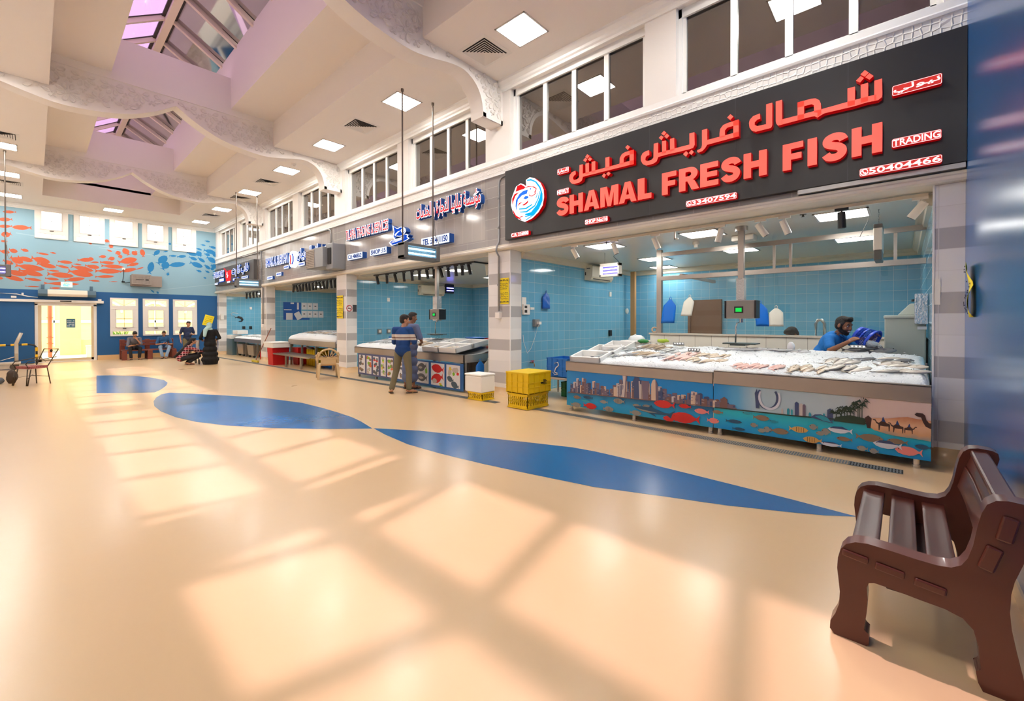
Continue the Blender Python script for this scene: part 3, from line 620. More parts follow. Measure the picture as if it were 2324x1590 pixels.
# ---- outside the door: sunlit yard and the facade across it
MB().box((-60, -20, -.6), (XF-.2, 26, -.27)).struct('floor_yard', M('yard_paving', (232, 216, 186), .9))
fc = MB(); fm = M('sand_facade', (236, 206, 150), .9)
fc.box((-40, -20, -.3), (-38.5, 26, 4.4), 0)
for k in range(8):
    y = -4+2.4*k; pts = [(y-.7, 2.1)]+[(y+.7*math.cos(PI-PI*i/10), 2.1+.7*math.sin(PI*i/10)) for i in range(11)]
    fc.tube([(-38.45, a, b) for a, b in pts], .07, 6, 1); fc.box((-38.5, y-.03, 0), (-38.4, y+.03, 2.8), 1)
fc.box((-38.5, -6, 1.45), (-38.4, 20, 1.6), 1)
fc.struct('wall_facade', [fm, M('facade_white', (245, 240, 230), .8)])
ya = MB().box((-33.6, .9, -.3), (-33.2, 1.7, 4.2), 0).box((-33.6, 1.7, -.3), (-33.3, 6, .55), 0); ya.struct('wall_yard', M('yard_wall', (238, 206, 140), .9))
rp = MB().cyl((-32, .52, -.3), (-32, .52, 4), .08)
for z in (.4, .7, 1.7): rp.cyl((-32, .52, z), (-32, .52, z+.04), .12)
rp.top('red_pipe', M('red_pipe', (214, 92, 48), .5), 'vertical red pipe standing outside the glass door', 'pipe')
kb = MB().box((-30.2, 1.72, -.27), (-30, 1.92, .28)).box((-30.22, 1.70, .28), (-29.98, 1.94, .34)); kb.top('bollard', M('bollard_cream', (238, 226, 200), .7), 'squat cream bollard outside the glass door', 'bollard')
# bush seen through the left low window
bs = MB(); rb = random.Random(5)
for k in range(150):
    a = rb.uniform(0, 2*PI); l = rb.uniform(.7, 1.7); t_ = rb.uniform(.1, .5); b = Vector((-30.2+rb.uniform(-.2, .2), 3.05+rb.uniform(-.25, .25), -.28)); d = Vector((math.cos(a)*t_, math.sin(a)*t_, 1)).normalized(); sd = Vector((-math.sin(a), math.cos(a), 0))*.025
    m_ = b+d*l*.55; e = b+d*l+Vector((math.cos(a), math.sin(a), -.5))*.18*l
    bs.add([b-sd, b+sd, m_+sd*1.2, e, m_-sd*1.2], [(0, 1, 2, 3, 4)], 0)
bs.top('grass_clump', M('bush_green', (128, 160, 60), .7), 'tall green grassy clump outside the left low window', 'plant')

# ---------------------------------------------------------------- ceiling lights, diffusers, fly killers
pan = emit('panel_light', (255, 250, 242), PANEL_E); alu = M('alu_frame', (206, 200, 194), .4, .6)
def light_panel(x, y, z, lab, grp=None, mat=pan, s=.65):
    t = T('ceiling_light', lab, 'ceiling light', (x, y, z), grp)
    mb = MB(); h = s/2
    for a, b in (((-h, -h), (h, -h+.025)), ((-h, h-.025), (h, h)), ((-h, -h), (-h+.025, h)), ((h-.025, -h), (h, h))): mb.box((a[0], a[1], -.012), (b[0], b[1], .003))
    mb.part('frame', alu, t, local=True); MB().box((-h+.02, -h+.02, -.006), (h-.02, h-.02, -.001)).part('diffuser', mat, t, local=True); return t
RL = [(-1.27, 'nearest square ceiling light, over the counter of the first stall'), (-4.81, 'large square ceiling light between the two nearest clerestory windows and the diffuser'), (-8.37, 'square ceiling light crossed by the thin pole of the near fly killer'), (-11.95, 'square ceiling light just before the second carved arch'), (-14.96, 'square ceiling light just beyond the second carved arch, by the smoke detector'), (-18.56, 'square ceiling light over the poles of the far fly killer'), (-22.27, 'square ceiling light just beyond the third carved arch'), (-25.87, 'square ceiling light in the far right ceiling corner')]
for x, l in RL: light_panel(x, 5.56, ZC, l)
LL = [(-18.67, 'nearest of the three square ceiling lights at the left picture edge'), (-22.2, 'middle one of the three square ceiling lights at the left picture edge'), (-25.86, 'farthest of the three square ceiling lights at the left picture edge')]
for x, l in LL: light_panel(x, -.62, ZC, l)
for x in (-1.27, -4.81, -8.37, -11.95, -15.2): light_panel(x, -.86, ZC, 'unseen square ceiling light added above the left aisle to balance the light', 'added left aisle ceiling lights')  # unseen panels mirrored from the right row, added for light balance
light_panel(-25.98, 2.37, ZC, 'lone square ceiling light above the middle clerestory window of the far wall')
dfw = M('diffuser_white', (226, 222, 216), .5); dfd = M('diffuser_gap', (40, 38, 36), .8)
def diffuser(x, y, lab, grp=None):
    t = T('air_diffuser', lab, 'air vent', (x, y, ZC), grp); h = .36
    MB().box((-h+.06, -h+.06, -.006), (h-.06, h-.06, -.003)).part('backing', dfd, t, local=True)
    mb = MB()
    def ring(r0, r1, z0, z1):
        a = [(-r0, -r0, z0), (r0, -r0, z0), (r0, r0, z0), (-r0, r0, z0)]; b = [(-r1, -r1, z1), (r1, -r1, z1), (r1, r1, z1), (-r1, r1, z1)]
        mb.add(a+b, [(i, i+4, (i+1) % 4+4, (i+1) % 4) for i in range(4)]); mb.add(a+b, [((i+1) % 4, (i+1) % 4+4, i+4, i) for i in range(4)])
    mb2 = MB(); mb, keep = mb2, mb
    def ring2(r0, r1, z0, z1):
        a = [(-r0, -r0, z0), (r0, -r0, z0), (r0, r0, z0), (-r0, r0, z0)]; b = [(-r1, -r1, z1), (r1, -r1, z1), (r1, r1, z1), (-r1, r1, z1)]
        mb2.add(a+b, [(i, (i+1) % 4, (i+1) % 4+4, i+4) for i in range(4)])
    ring2(h, h-.06, -.003, -.012); ring2(h-.06, h-.075, -.012, -.004)
    for k in range(6):
        r = h-.085-.045*k; ring2(r, r-.035, -.022, -.006)
    mb2.part('louvre', dfw, t, local=True)
for x, l in ((-5.70, 'louvred air diffuser beside the large near ceiling light'), (-10.18, 'louvred air diffuser between the near fly killer and the second arch'), (-16.73, 'louvred air diffuser beyond the second carved arch'), (-19.68, 'louvred air diffuser just before the third carved arch'), (-23.92, 'louvred air diffuser in the farthest bay beside the smoke detector')): diffuser(x, 5.55, l)
for x, l in ((-17.6, 'nearer louvred air diffuser at the left picture edge'), (-23.5, 'farther louvred air diffuser at the left picture edge')): diffuser(x, -.6, l)
for x, y, l in ((-14.15, 5.47, 'smoke detector beside the second arch and the square light'), (-23.25, 5.52, 'smoke detector in the farthest bay by the diffuser')):
    MB().cyl((x, y, ZC), (x, y, ZC-.05), .07, .06).cyl((x, y, ZC-.05), (x, y, ZC-.09), .045, .035).top('smoke_detector', dfw, l, 'smoke detector')
uv = emit('uv_tube', (150, 215, 255), 3.5); uvp = emit('uv_tube_violet', (150, 140, 255), 3.0); zg = M('zapper_grey', (120, 122, 122), .45, .3); pipeg = M('hanger_pipe', (112, 102, 94), .4, .6)
def zapper(x, y0, y1, z, lab, tubem, htop=ZC):
    t = T('fly_killer', lab, 'fly killer', (x, (y0+y1)/2, z)); yc = (y0+y1)/2; w = (y1-y0)/2
    mb = MB().box((-.13, -w, 0), (.13, -w+.1, .34)).box((-.13, w-.1, 0), (.13, w, .34)).box((-.12, -w, .27), (.12, w, .33)).box((-.12, -w, .0), (.12, w, .07)).box((-.02, -w, .0), (.0, w, .33)); mb.part('housing', zg, t, local=True, bevel=.015)
    for zz in (.12, .22): MB().cyl((.06, -w+.1, zz), (.06, w-.1, zz), .018).cyl((-.06, -w+.1, zz), (-.06, w-.1, zz), .018).part('lamp_tube', tubem, t, local=True)
    g = MB(); n = 24
    for k in range(n+1):
        yy = -w+.1+(2*w-.2)*k/n
        for xx in (.115, -.115): g.cyl((xx, yy, .07), (xx, yy, .27), .0035, n=4)
    for zz in (.1, .135, .17, .205, .24):
        for xx in (.115, -.115): g.cyl((xx, -w+.1, zz), (xx, w-.1, zz), .003, n=4)
    g.part('guard_grille', M('grille_wire', (150, 152, 150), .4, .7), t, local=True)
    for yy, m_ in ((-w+.04, M('brown_pipe', (92, 78, 70), .5)), (w-.1, pipeg)):
        MB().cyl((0, yy, .33), (0, yy, htop-z), .016, n=8).cyl((0, yy, htop-z-.05), (0, yy, htop-z), .03).part('hanger', m_, t, local=True)
    MB().tube([(.02, w-.1, 1.2), (.03, w-.06, .6), (.06, w+.02, .42), (.05, w-.02, .32)], .008, 6).part('cable', M('cable_grey', (150, 148, 142), .5), t, local=True)
zapper(-7.9, 5.22, 6.16, 2.88, 'grey fly killer with pale blue tubes hanging on two poles near the second stall sign', uv)
zapper(-18.93, 5.16, 6.02, 2.84, 'grey fly killer with blue tubes hanging in front of the farthest stall sign', uv)
zapper(-19.2, -1.25, -.45, 2.84, 'fly killer with violet tubes hanging at the left picture edge', uvp)
# ---------------------------------------------------------------- the big black sign of the first stall
AR_SHAMAL = [[(-0.259,4.245),(-0.193,4.245),(-0.19,4.064),(-0.195,4.038),(-0.225,4.017),(-0.259,4.018)],[(-0.242,4.085),(-0.312,4.088),(-0.43,4.089),(-0.5,4.089),(-0.746,4.085),(-0.784,4.087),(-0.784,3.997),(-0.758,4.012),(-0.714,4.028),(-0.453,4.018),(-0.315,4.024),(-0.242,4.018)],[(-0.378,4.243),(-0.313,4.244),(-0.312,4.036),(-0.377,4.037)],[(-0.498,4.244),(-0.43,4.242),(-0.43,4.033),(-0.497,4.034)],[(-0.988,4.247),(-0.921,4.245),(-0.921,4.03),(-0.988,4.028)],[(-0.988,4.247),(-0.849,4.246),(-0.804,4.235),(-0.768,4.201),(-0.752,4.153),(-0.749,4.052),(-0.819,4.068),(-0.82,4.157),(-0.842,4.178),(-0.988,4.184)],[(-1.16,4.091),(-0.921,4.087),(-0.819,4.087),(-0.747,4.085),(-0.749,4.036),(-0.784,3.997),(-0.81,4.021),(-0.842,4.028),(-1.118,4.026),(-1.16,4.027)],[(-1.223,4.338),(-1.154,4.338),(-1.153,4.025),(-1.195,4.026),(-1.216,4.057),(-1.222,4.088)],[(-1.331,4.339),(-1.262,4.338),(-1.262,4.051),(-1.27,4.029),(-1.281,4.02),(-1.451,4.022),(-1.497,4.049),(-1.524,4.1),(-1.531,4.162),(-1.52,4.2),(-1.482,4.235),(-1.403,4.246),(-1.399,4.178),(-1.436,4.173),(-1.463,4.148),(-1.463,4.115),(-1.432,4.09),(-1.331,4.085)],[(-0.342,4.397),(-0.307,4.354),(-0.344,4.321),(-0.381,4.362)],[(-0.381,4.343),(-0.35,4.309),(-0.384,4.271),(-0.421,4.305)],[(-0.302,4.346),(-0.265,4.301),(-0.301,4.272),(-0.338,4.314)]]
AR_FRESH = [[(-1.655,4.246),(-1.787,4.242),(-1.85,4.231),(-1.888,4.189),(-1.897,4.131),(-1.897,4.07),(-1.827,4.066),(-1.828,4.15),(-1.799,4.179),(-1.722,4.181),(-1.655,4.17)],[(-1.722,4.245),(-1.655,4.246),(-1.654,4.022),(-1.722,4.022)],[(-1.654,4.022),(-1.655,4.084),(-1.827,4.083),(-2.063,4.086),(-2.063,4.019)],[(-2.131,4.243),(-2.06,4.246),(-2.06,4.018),(-2.083,3.986),(-2.123,3.949),(-2.177,3.939),(-2.197,3.955),(-2.195,3.979),(-2.157,3.983),(-2.137,4.001),(-2.13,4.034)],[(-2.306,4.247),(-2.236,4.246),(-2.232,4.063),(-2.253,4.027),(-2.309,4.021),(-2.48,4.025),(-2.65,4.031),(-2.774,4.027),(-2.774,4.089),(-2.711,4.088),(-2.65,4.09),(-2.59,4.088),(-2.52,4.09),(-2.305,4.088)],[(-2.591,4.249),(-2.528,4.249),(-2.524,4.066),(-2.59,4.062)],[(-2.713,4.248),(-2.65,4.244),(-2.646,4.063),(-2.713,4.059)],[(-2.84,4.247),(-2.772,4.244),(-2.772,4.023),(-2.795,3.969),(-2.85,3.945),(-2.961,3.945),(-3.017,3.98),(-3.05,4.042),(-3.05,4.103),(-3.021,4.149),(-2.973,4.167),(-2.917,4.168),(-2.913,4.094),(-2.949,4.092),(-2.973,4.072),(-2.977,4.031),(-2.945,4.009),(-2.881,4.008),(-2.846,4.035)],[(-1.759,4.35),(-1.722,4.307),(-1.759,4.273),(-1.8,4.316)],[(-2.681,4.397),(-2.647,4.357),(-2.681,4.327),(-2.723,4.365)],[(-2.726,4.34),(-2.688,4.307),(-2.719,4.268),(-2.761,4.313)],[(-2.639,4.344),(-2.602,4.3),(-2.639,4.27),(-2.678,4.31)],[(-2.354,4.007),(-2.323,3.968),(-2.354,3.927),(-2.397,3.974)],[(-2.277,4.004),(-2.243,3.968),(-2.274,3.934),(-2.316,3.97)]]
AR_FISH = [[(-3.17,4.245),(-3.311,4.245),(-3.375,4.227),(-3.411,4.174),(-3.415,4.068),(-3.343,4.066),(-3.343,4.153),(-3.311,4.181),(-3.24,4.184),(-3.17,4.183)],[(-3.242,4.245),(-3.17,4.245),(-3.17,4.018),(-3.241,4.019)],[(-3.17,4.018),(-3.17,4.083),(-3.343,4.084),(-3.596,4.081),(-3.862,4.082),(-4.116,4.083),(-4.116,4.029),(-3.827,4.027),(-3.546,4.024)],[(-3.675,4.244),(-3.6,4.243),(-3.6,4.067),(-3.675,4.067)],[(-3.938,4.239),(-3.867,4.24),(-3.867,4.061),(-3.938,4.062)],[(-4.06,4.239),(-3.992,4.241),(-3.991,4.06),(-4.059,4.06)],[(-4.181,4.246),(-4.115,4.244),(-4.115,4.018),(-4.133,3.968),(-4.179,3.947),(-4.283,3.942),(-4.34,3.959),(-4.384,4.009),(-4.398,4.068),(-4.384,4.121),(-4.34,4.159),(-4.264,4.168),(-4.259,4.104),(-4.292,4.091),(-4.316,4.061),(-4.312,4.028),(-4.283,4.01),(-4.226,4.013),(-4.189,4.036)],[(-3.315,4.32),(-3.275,4.347),(-3.235,4.303),(-3.273,4.268)],[(-4.023,4.393),(-3.98,4.351),(-4.02,4.319),(-4.064,4.356)],[(-4.064,4.342),(-4.023,4.304),(-4.06,4.27),(-4.107,4.31)],[(-3.974,4.33),(-3.929,4.289),(-3.969,4.261),(-4.014,4.299)],[(-3.702,3.995),(-3.663,3.959),(-3.697,3.918),(-3.74,3.958)],[(-3.617,4.001),(-3.579,3.965),(-3.617,3.933),(-3.659,3.973)]]
LOGO = {'white':[[(-5.401,4.255),(-5.307,4.286),(-5.19,4.246),(-5.042,4.123),(-4.969,3.981),(-4.958,3.839),(-4.993,3.694),(-5.091,3.585),(-5.24,3.495),(-5.428,3.454),(-5.585,3.526),(-5.729,3.671),(-5.792,3.844),(-5.765,3.987),(-5.71,4.084),(-5.656,4.18),(-5.532,4.219),(-5.444,4.173),(-5.393,4.129),(-5.24,4.109),(-5.115,4.05),(-5.066,3.976)]],'red':[[(-5.665,4.081),(-5.62,4.185),(-5.523,4.197),(-5.41,4.12),(-5.444,4.094),(-5.549,4.09)],[(-5.746,3.836),(-5.755,3.959),(-5.692,4.04),(-5.576,4.056),(-5.674,3.996),(-5.719,3.911)],[(-5.747,3.755),(-5.656,3.618),(-5.585,3.573),(-5.48,3.575),(-5.48,3.559),(-5.585,3.559),(-5.506,3.52),(-5.532,3.508),(-5.656,3.578),(-5.729,3.684)],[(-5.324,4.017),(-5.307,3.942),(-5.24,3.922),(-5.173,3.953),(-5.19,3.982),(-5.148,4.031),(-5.24,4.09),(-5.341,4.105),(-5.479,4.115),(-5.341,4.122),(-5.19,4.085),(-5.132,4.034),(-5.165,3.971),(-5.157,3.941),(-5.24,3.909),(-5.316,3.931)],[(-5.62,3.785),(-5.567,3.842),(-5.479,3.851),(-5.567,3.815)],[(-5.497,3.789),(-5.41,3.812),(-5.333,3.856),(-5.359,3.802),(-5.445,3.772)]],'blue':[[(-5.665,3.794),(-5.656,3.912),(-5.567,4.014),(-5.462,4.059),(-5.35,4.059),(-5.375,3.988),(-5.497,3.98),(-5.603,3.915),(-5.638,3.775),(-5.638,3.682)],[(-5.462,3.914),(-5.41,3.95),(-5.35,3.937),(-5.333,3.901),(-5.41,3.884)]],'cyan':[[(-5.375,4.256),(-5.273,4.246),(-5.14,4.171),(-5.042,4.047),(-4.993,3.91),(-4.993,3.783),(-5.075,3.646),(-5.19,3.551),(-5.402,3.476),(-5.402,3.496),(-5.257,3.549),(-5.419,3.544),(-5.419,3.564),(-5.35,3.566),(-5.427,3.585),(-5.41,3.609),(-5.274,3.617),(-5.14,3.722),(-5.058,3.859),(-5.042,3.958),(-5.074,4.041),(-5.173,4.165),(-5.273,4.214),(-5.372,4.229)],[(-5.576,3.737),(-5.41,3.72),(-5.248,3.768),(-5.24,3.747),(-5.393,3.693),(-5.576,3.717)],[(-5.55,3.673),(-5.393,3.658),(-5.19,3.731),(-5.107,3.844),(-5.066,3.976),(-5.05,3.972),(-5.083,3.839),(-5.173,3.709),(-5.376,3.629),(-5.546,3.655)],[(-5.165,3.855),(-5.14,3.901),(-5.115,3.96),(-5.107,3.952),(-5.132,3.874)]]}
blk = M('sign_black', (46, 48, 50), .32, spec=.5); redf = M('acrylic_red_face', (255, 96, 80), .3, emis=.26, ecol=(255, 92, 76)); reds = M('acrylic_red_side', (206, 8, 14), .3, emis=.06, ecol=(255, 0, 10))
redb = M('red_plate', (228, 52, 44), .3, emis=.10, ecol=(240, 40, 34)); wl = emit('lit_white', (255, 255, 255), .6)
SG = T('stall_sign', 'large black sign board with raised red lettering over the nearest stall', 'sign', (-2.77, 6.5, 3.19))
YF = 6.36; YP = 6.445
bd = MB().box((-6.03, YP, 3.19), (XE-.002, 6.54, 4.585))
bd.part('board', blk, SG, bevel=.004)
sm_ = MB()
for x in (-5.3, -4.1, -2.95, -1.72, -.5): sm_.box((x-.0015, YP-.0008, 3.19), (x+.0015, YP, 4.585))
sm_.part('board_seam', M('seam_grey', (84, 88, 90), .5), SG)
def letter(ch):
    S_ = .33
    if ch == 'I': return [[(0, 0), (1, 0), (1, 1), (0, 1)]]
    if ch == 'H': return [[(0, 0), (S_, 0), (S_, .385), (1-S_, .385), (1-S_, 0), (1, 0), (1, 1), (1-S_, 1), (1-S_, .64), (S_, .64), (S_, 1), (0, 1)]]
    if ch == 'F': return [[(0, 0), (.41, 0), (.41, .375), (.92, .375), (.92, .6), (.41, .6), (.41, .775), (1, .775), (1, 1), (0, 1)]]
    if ch == 'E': return [[(0, 0), (1, 0), (1, .23), (.38, .23), (.38, .39), (.93, .39), (.93, .61), (.38, .61), (.38, .77), (.98, .77), (.98, 1), (0, 1)]]
    if ch == 'L': return [[(0, 0), (1, 0), (1, .245), (.5, .245), (.5, 1), (0, 1)]]
    if ch == 'M': return [[(0, 0), (.25, 0), (.25, .68), (.4, 0), (.6, 0), (.75, .68), (.75, 0), (1, 0), (1, 1), (.63, 1), (.5, .42), (.37, 1), (0, 1)]]
    if ch == 'A': return [[(0, 0), (.3, 0), (.36, .17), (.64, .17), (.7, 0), (1, 0), (.66, 1), (.5, 1), (.5, .76), (.58, .38), (.42, .38), (.5, .76), (.5, 1), (.34, 1)]]
    if ch == 'R':
        bowl = [(.55+.38*math.cos(a), .71+.29*math.sin(a)) for a in [PI/2-PI*k/12 for k in range(13)]]
        inn = [(.5+.12*math.cos(a), .71+.1*math.sin(a)) for a in [-PI/2+PI*k/8 for k in range(9)]]
        return [[(0, 0), (.33, 0), (.33, .4), (.42, .4), (.64, 0), (1, 0), (.78, .38), (.7, .44)]+bowl[10:11:-1]+bowl[::-1][1:]+[(.3, 1), (.33, .81)]+inn[::-1]+[(.33, .61), (.33, .81), (.3, 1), (0, 1)]]
    if ch == 'S':
        c = [(.93, .74), (.86, .83), (.72, .875), (.5, .885), (.29, .86), (.18, .77), (.2, .66), (.33, .59), (.55, .53), (.74, .46), (.83, .36), (.81, .23), (.68, .14), (.48, .115), (.28, .13), (.15, .2), (.06, .3)]
        c = [(.86, .70), (.79, .81), (.63, .87), (.45, .87), (.27, .81), (.22, .70), (.3, .61), (.5, .545), (.69, .48), (.8, .38), (.79, .25), (.66, .155), (.47, .13), (.29, .165), (.18, .28)]
        c = smoothp(c, 3); return [('stroke', c, .255)]
def stroke_poly(c, wd, ax, az):
    """ribbon of constant real width around a centre line"""
    L, R = [], []
    for i, p in enumerate(c):
        a = c[max(0, i-1)]; b = c[min(len(c)-1, i+1)]; d = Vector(((b[0]-a[0])*ax, (b[1]-a[1])*az)).normalized()
        L.append((p[0]*ax-d.y*wd/2, p[1]*az+d.x*wd/2)); R.append((p[0]*ax+d.y*wd/2, p[1]*az-d.x*wd/2))
    return L+R[::-1]
ZB_, ZT_ = 3.435, 3.763
for wd, ls in (('SHAMAL', [(-4.687, -4.404), (-4.389, -4.113), (-4.092, -3.791), (-3.769, -3.438), (-3.426, -3.124), (-3.101, -2.878)]), ('FRESH', [(-2.713, -2.495), (-2.456, -2.17), (-2.154, -1.911), (-1.887, -1.631), (-1.594, -1.322)]), ('FISH', [(-1.145, -.928), (-.883, -.789), (-.745, -.498), (-.458, -.188)])):
    for ch, (x0, x1) in zip(wd, ls):
        mb = MB(); h = ZT_-ZB_
        for p in letter(ch):
            if p[0] == 'stroke': q = [(x0+a, ZB_+b) for a, b in stroke_poly(p[1], p[2]*h*1.02, x1-x0, h)]
            else: q = [(x0+a*(x1-x0), ZB_+b*h) for a, b in p]
            n0 = len(mb.f); mb.prism(q, 'xz', YF, YP+.01, 0, 1); mb.m[n0+0] = 0
        mb.part('letter_'+ch.lower(), [redf, reds], SG)
for nm, g in (('arabic_word', AR_SHAMAL), ('arabic_word', AR_FRESH), ('arabic_word', AR_FISH)):
    mb = MB()
    for p in g: mb.prism(p, 'xz', YF, YP+.01, 0, 1)
    mb.part(nm, [redf, reds], SG)
def plate(parent, s, x0, x1, z0, z1, pm, sm__, tm, ar=False, y0=YF+.02, y1=YP, pad=.10, off=.02, phone=False, name='name_plate', r=.018, border=None):
    p = MB().prism(rrect(x0, x1, z0, z1, r), 'xz', y0, y1, 0, 1).part(name, [pm, sm__], parent)
    if border:
        b = MB(); q = rrect(x0+.006, x1-.006, z0+.006, z1-.006, r*.8); b.tube([(a, y0-.001, c) for a, c in q], .0018, 4, closed=True); b.part('border', border, p)
    h = z1-z0; xa = x0+(h*.95 if phone else h*pad*1.2)
    tx = textmesh(arabic(s) if ar else s, 1, .003, off); fit(tx, xa, x1-h*pad*1.2, z0+h*.16, z1-h*.14, y0); tx.part('lettering', [tm, tm], p)
    if phone:
        c = ((x0+h*.5), (z0+z1)/2); ph = MB(); ph.tube([(c[0]+h*.36*math.cos(2*PI*k/20), y0-.002, c[1]+h*.36*math.sin(2*PI*k/20)) for k in range(20)], .004, 4, closed=True)
        ph.tube([(c[0]-h*.16, y0-.002, c[1]+h*.17), (c[0]-h*.12, y0-.002, c[1]-h*.03), (c[0]+h*.03, y0-.002, c[1]-h*.14), (c[0]+h*.17, y0-.002, c[1]-h*.15)], [.011, .007, .007, .011], 6); ph.part('phone_symbol', tm, p)
    return p
for s, x0, x1, z0, z1, ar, ph in (('للتجارة', -4.672, -4.416, 4.187, 4.289, 1, 0), ('NEWLY', -4.678, -4.416, 3.82, 3.915, 0, 0), ('SHOP No:16', -4.084, -3.64, 3.181, 3.286, 0, 0), ('C.R: 216000', -5.802, -5.348, 3.173+.03, 3.286, 0, 0), ('33407594', -2.362, -1.681, 3.2, 3.288, 0, 1), ('TRADING', -.11, .284, 3.454, 3.552, 0, 0), ('50404466', -.388, .29, 3.2, 3.288, 0, 1), ('نيولي', -.11, .286, 4.022, 4.136, 1, 0)):
    if s == 'SHOP No:16': z0 = 3.2
    plate(SG, s, x0, x1, z0, z1, redb, reds, wl, ar, phone=ph, border=wl, off=.012 if not ar else .006)
lg = MB()
LCOL = [wl, emit('logo_red', (226, 30, 36), .45), emit('logo_blue', (52, 120, 235), .45), emit('logo_cyan', (20, 176, 236), .45), reds]
cx_, cz_ = -5.37, 3.875
for p in LOGO['white']: lg.prism(p, 'xz', YF, YP, 0, 4)
k = 0
for c, mi in (('cyan', 3), ('blue', 2), ('red', 1)):
    for p in LOGO[c]: k += 1; lg.prism(p, 'xz', YF-.001-.0003*k, YF, mi)
lg.cyl((-5.285, YF-.004, 4.06), (-5.285, YF, 4.06), .014, mi=2)
lg.part('fish_logo', LCOL, SG)
# spotlights of the fascia: none; steel strip under the board
MB().box((-1.0, 6.46, 3.135), (XE-.01, 6.55, 3.185)).part('bottom_rail', M('sign_rail', (190, 190, 188), .35, .6), SG)

# ---------------------------------------------------------------- second stall: white-edged letters on the tiles
blue_s = M('channel_blue', (30, 84, 168), .4); lred = emit('lit_red', (236, 50, 56), .5); lblue = emit('lit_blue', (26, 74, 190), .45); lwht = emit('lit_plate', (238, 244, 255), .5)
def channel(name, s, x0, x1, z0, z1, parent, ar=False, face=lred, halo=wl, side=blue_s, d=.12, y=6.545, off=.0, hoff=.055, part='lettering'):
    w_ = textmesh(s, 1, .1, hoff); xs = [v[0] for v in w_.v]; W = max(xs)-min(xs); zs = [v[2] for v in w_.v]; H = max(zs)-min(zs)
    fit(w_, x0, x1, z0, z1, y)
    w_.v = [(a, y-d+ (b-(y-.2))/.2*d if 0 else (y if b > y-.1 else y-d), c) for a, b, c in w_.v]
    w_.part('letter_body', [halo, side], parent)
    f_ = textmesh(s, 1, .002, off); m = hoff
    fit(f_, x0+m*(x1-x0)/W, x1-m*(x1-x0)/W, z0+m*(z1-z0)/H, z1-m*(z1-z0)/H, y-d-.001); f_.v = [(a, y-d-.003, c) for a, b, c in f_.v]
    f_.part('letter_face', [face, face], parent)
S2 = T('stall_sign', 'red and white lit lettering with blue plates on grey tiles over the second stall', 'sign', (-9.8, 6.5, 3.36))
channel('t', 'TILAPIA TRADING & SERVICES', -12.7, -10.32, 3.99, 4.32, S2, off=.01, hoff=.06)
channel('a', arabic('مؤسسة تيلابيا للتجارة و الخدمات'), -9.06, -6.72, 3.97, 4.44, S2, True, off=.012, hoff=.05)
for s, x0, x1, z0, z1 in (('C.R: 48685/2', -12.55, -11.66, 3.385, 3.56), ('SHOP :15', -11.23, -10.37, 3.385, 3.56), ('TEL :31411150', -8.81, -7.74, 3.36, 3.565)):
    plate(S2, s, x0, x1, z0, z1, lwht, blue_s, emit('plate_ink', (20, 62, 150), .3), y0=6.40, y1=6.545, pad=.25, off=.02, r=.01)
dl = MB()   # leaping fish over waves
fishp = [(-.5, -.1), (-.42, .2), (-.5, .62), (-.25, .42), (-.1, .36), (.1, .42), (.32, .36), (.46, .22), (.5, .05), (.38, -.08), (.2, -.2), (.0, -.18), (-.2, -.12), (-.36, -.3)]
wavep = [(-.8, -.42), (-.6, -.3), (-.35, -.34), (-.1, -.28), (.15, -.3), (.3, -.16), (.5, -.1), (.68, -.2), (.6, -.3), (.75, -.42), (.5, -.52), (.1, -.56), (-.3, -.62), (-.6, -.64)]
def lp(p, s=1): return [(-9.77+x*.62*s, 3.82+z*.42*s) for x, z in p]
dl.prism(lp(fishp), 'xz', 6.40, 6.545, 0, 1); dl.prism(lp(wavep), 'xz', 6.401, 6.545, 0, 1)
def shrink(p, k): 
    cx = sum(a for a, b in p)/len(p); cz = sum(b for a, b in p)/len(p); return [(cx+(a-cx)*k, cz+(b-cz)*k) for a, b in p]
dl.flat(lp(shrink(fishp, .84)), 'xz', 6.399, 2); dl.flat(lp(shrink(wavep, .88)), 'xz', 6.399, 2)
dl.flat(lp([(.22, .3), (.36, .26), (.42, .12), (.3, .0), (.16, .06), (.12, .2)]), 'xz', 6.3975, 0); dl.flat(lp([(.26, .2), (.34, .18), (.32, .1), (.24, .12)]), 'xz', 6.3965, 2)
dl.flat(lp([(-.34, .02), (-.1, .16), (.12, .18), (-.1, .08), (-.3, -.1)]), 'xz', 6.3975, 0)
for i in range(3): dl.flat(lp([(-.7, -.5+.07*i), (-.3, -.46+.07*i), (.1, -.42+.06*i), (.4, -.34+.06*i), (.1, -.38+.06*i), (-.3, -.42+.07*i)]), 'xz', 6.3975, 0)
dl.part('dolphin_logo', [wl, blue_s, lblue], S2)

# ---------------------------------------------------------------- third stall and farthest stall
S3 = T('stall_sign', 'blue and white lit lettering with a round white logo over the third stall', 'sign', (-16.8, 6.5, 3.4))
channel('s', 'SAMAK AL RUBIYAN', -19.57, -17.27, 3.74, 4.13, S3, face=lblue, off=.01, hoff=.07)
channel('a', arabic('سمك الروبيان'), -16.41, -14.04, 3.68, 4.16, S3, True, face=lblue, off=.01, hoff=.06)
MB().lathe([(0, 0), (.31, 0), (.31, .12), (0, .12)], n=28).xf(Matrix.Translation((-16.84, 6.545, 3.84)) @ Matrix.Rotation(PI/2, 4, 'X')).part('logo_disc', wl, S3)
lo = MB().tube([(-16.98, 6.422, 4.0), (-16.94, 6.422, 3.85), (-16.98, 6.422, 3.72), (-16.9, 6.422, 3.66)], .028, 5, 0).tube([(-16.78, 6.422, 4.02), (-16.7, 6.422, 3.92), (-16.7, 6.422, 3.76), (-16.8, 6.422, 3.66)], .028, 5, 1); lo.part('logo_shrimp', [lred, lblue], S3)
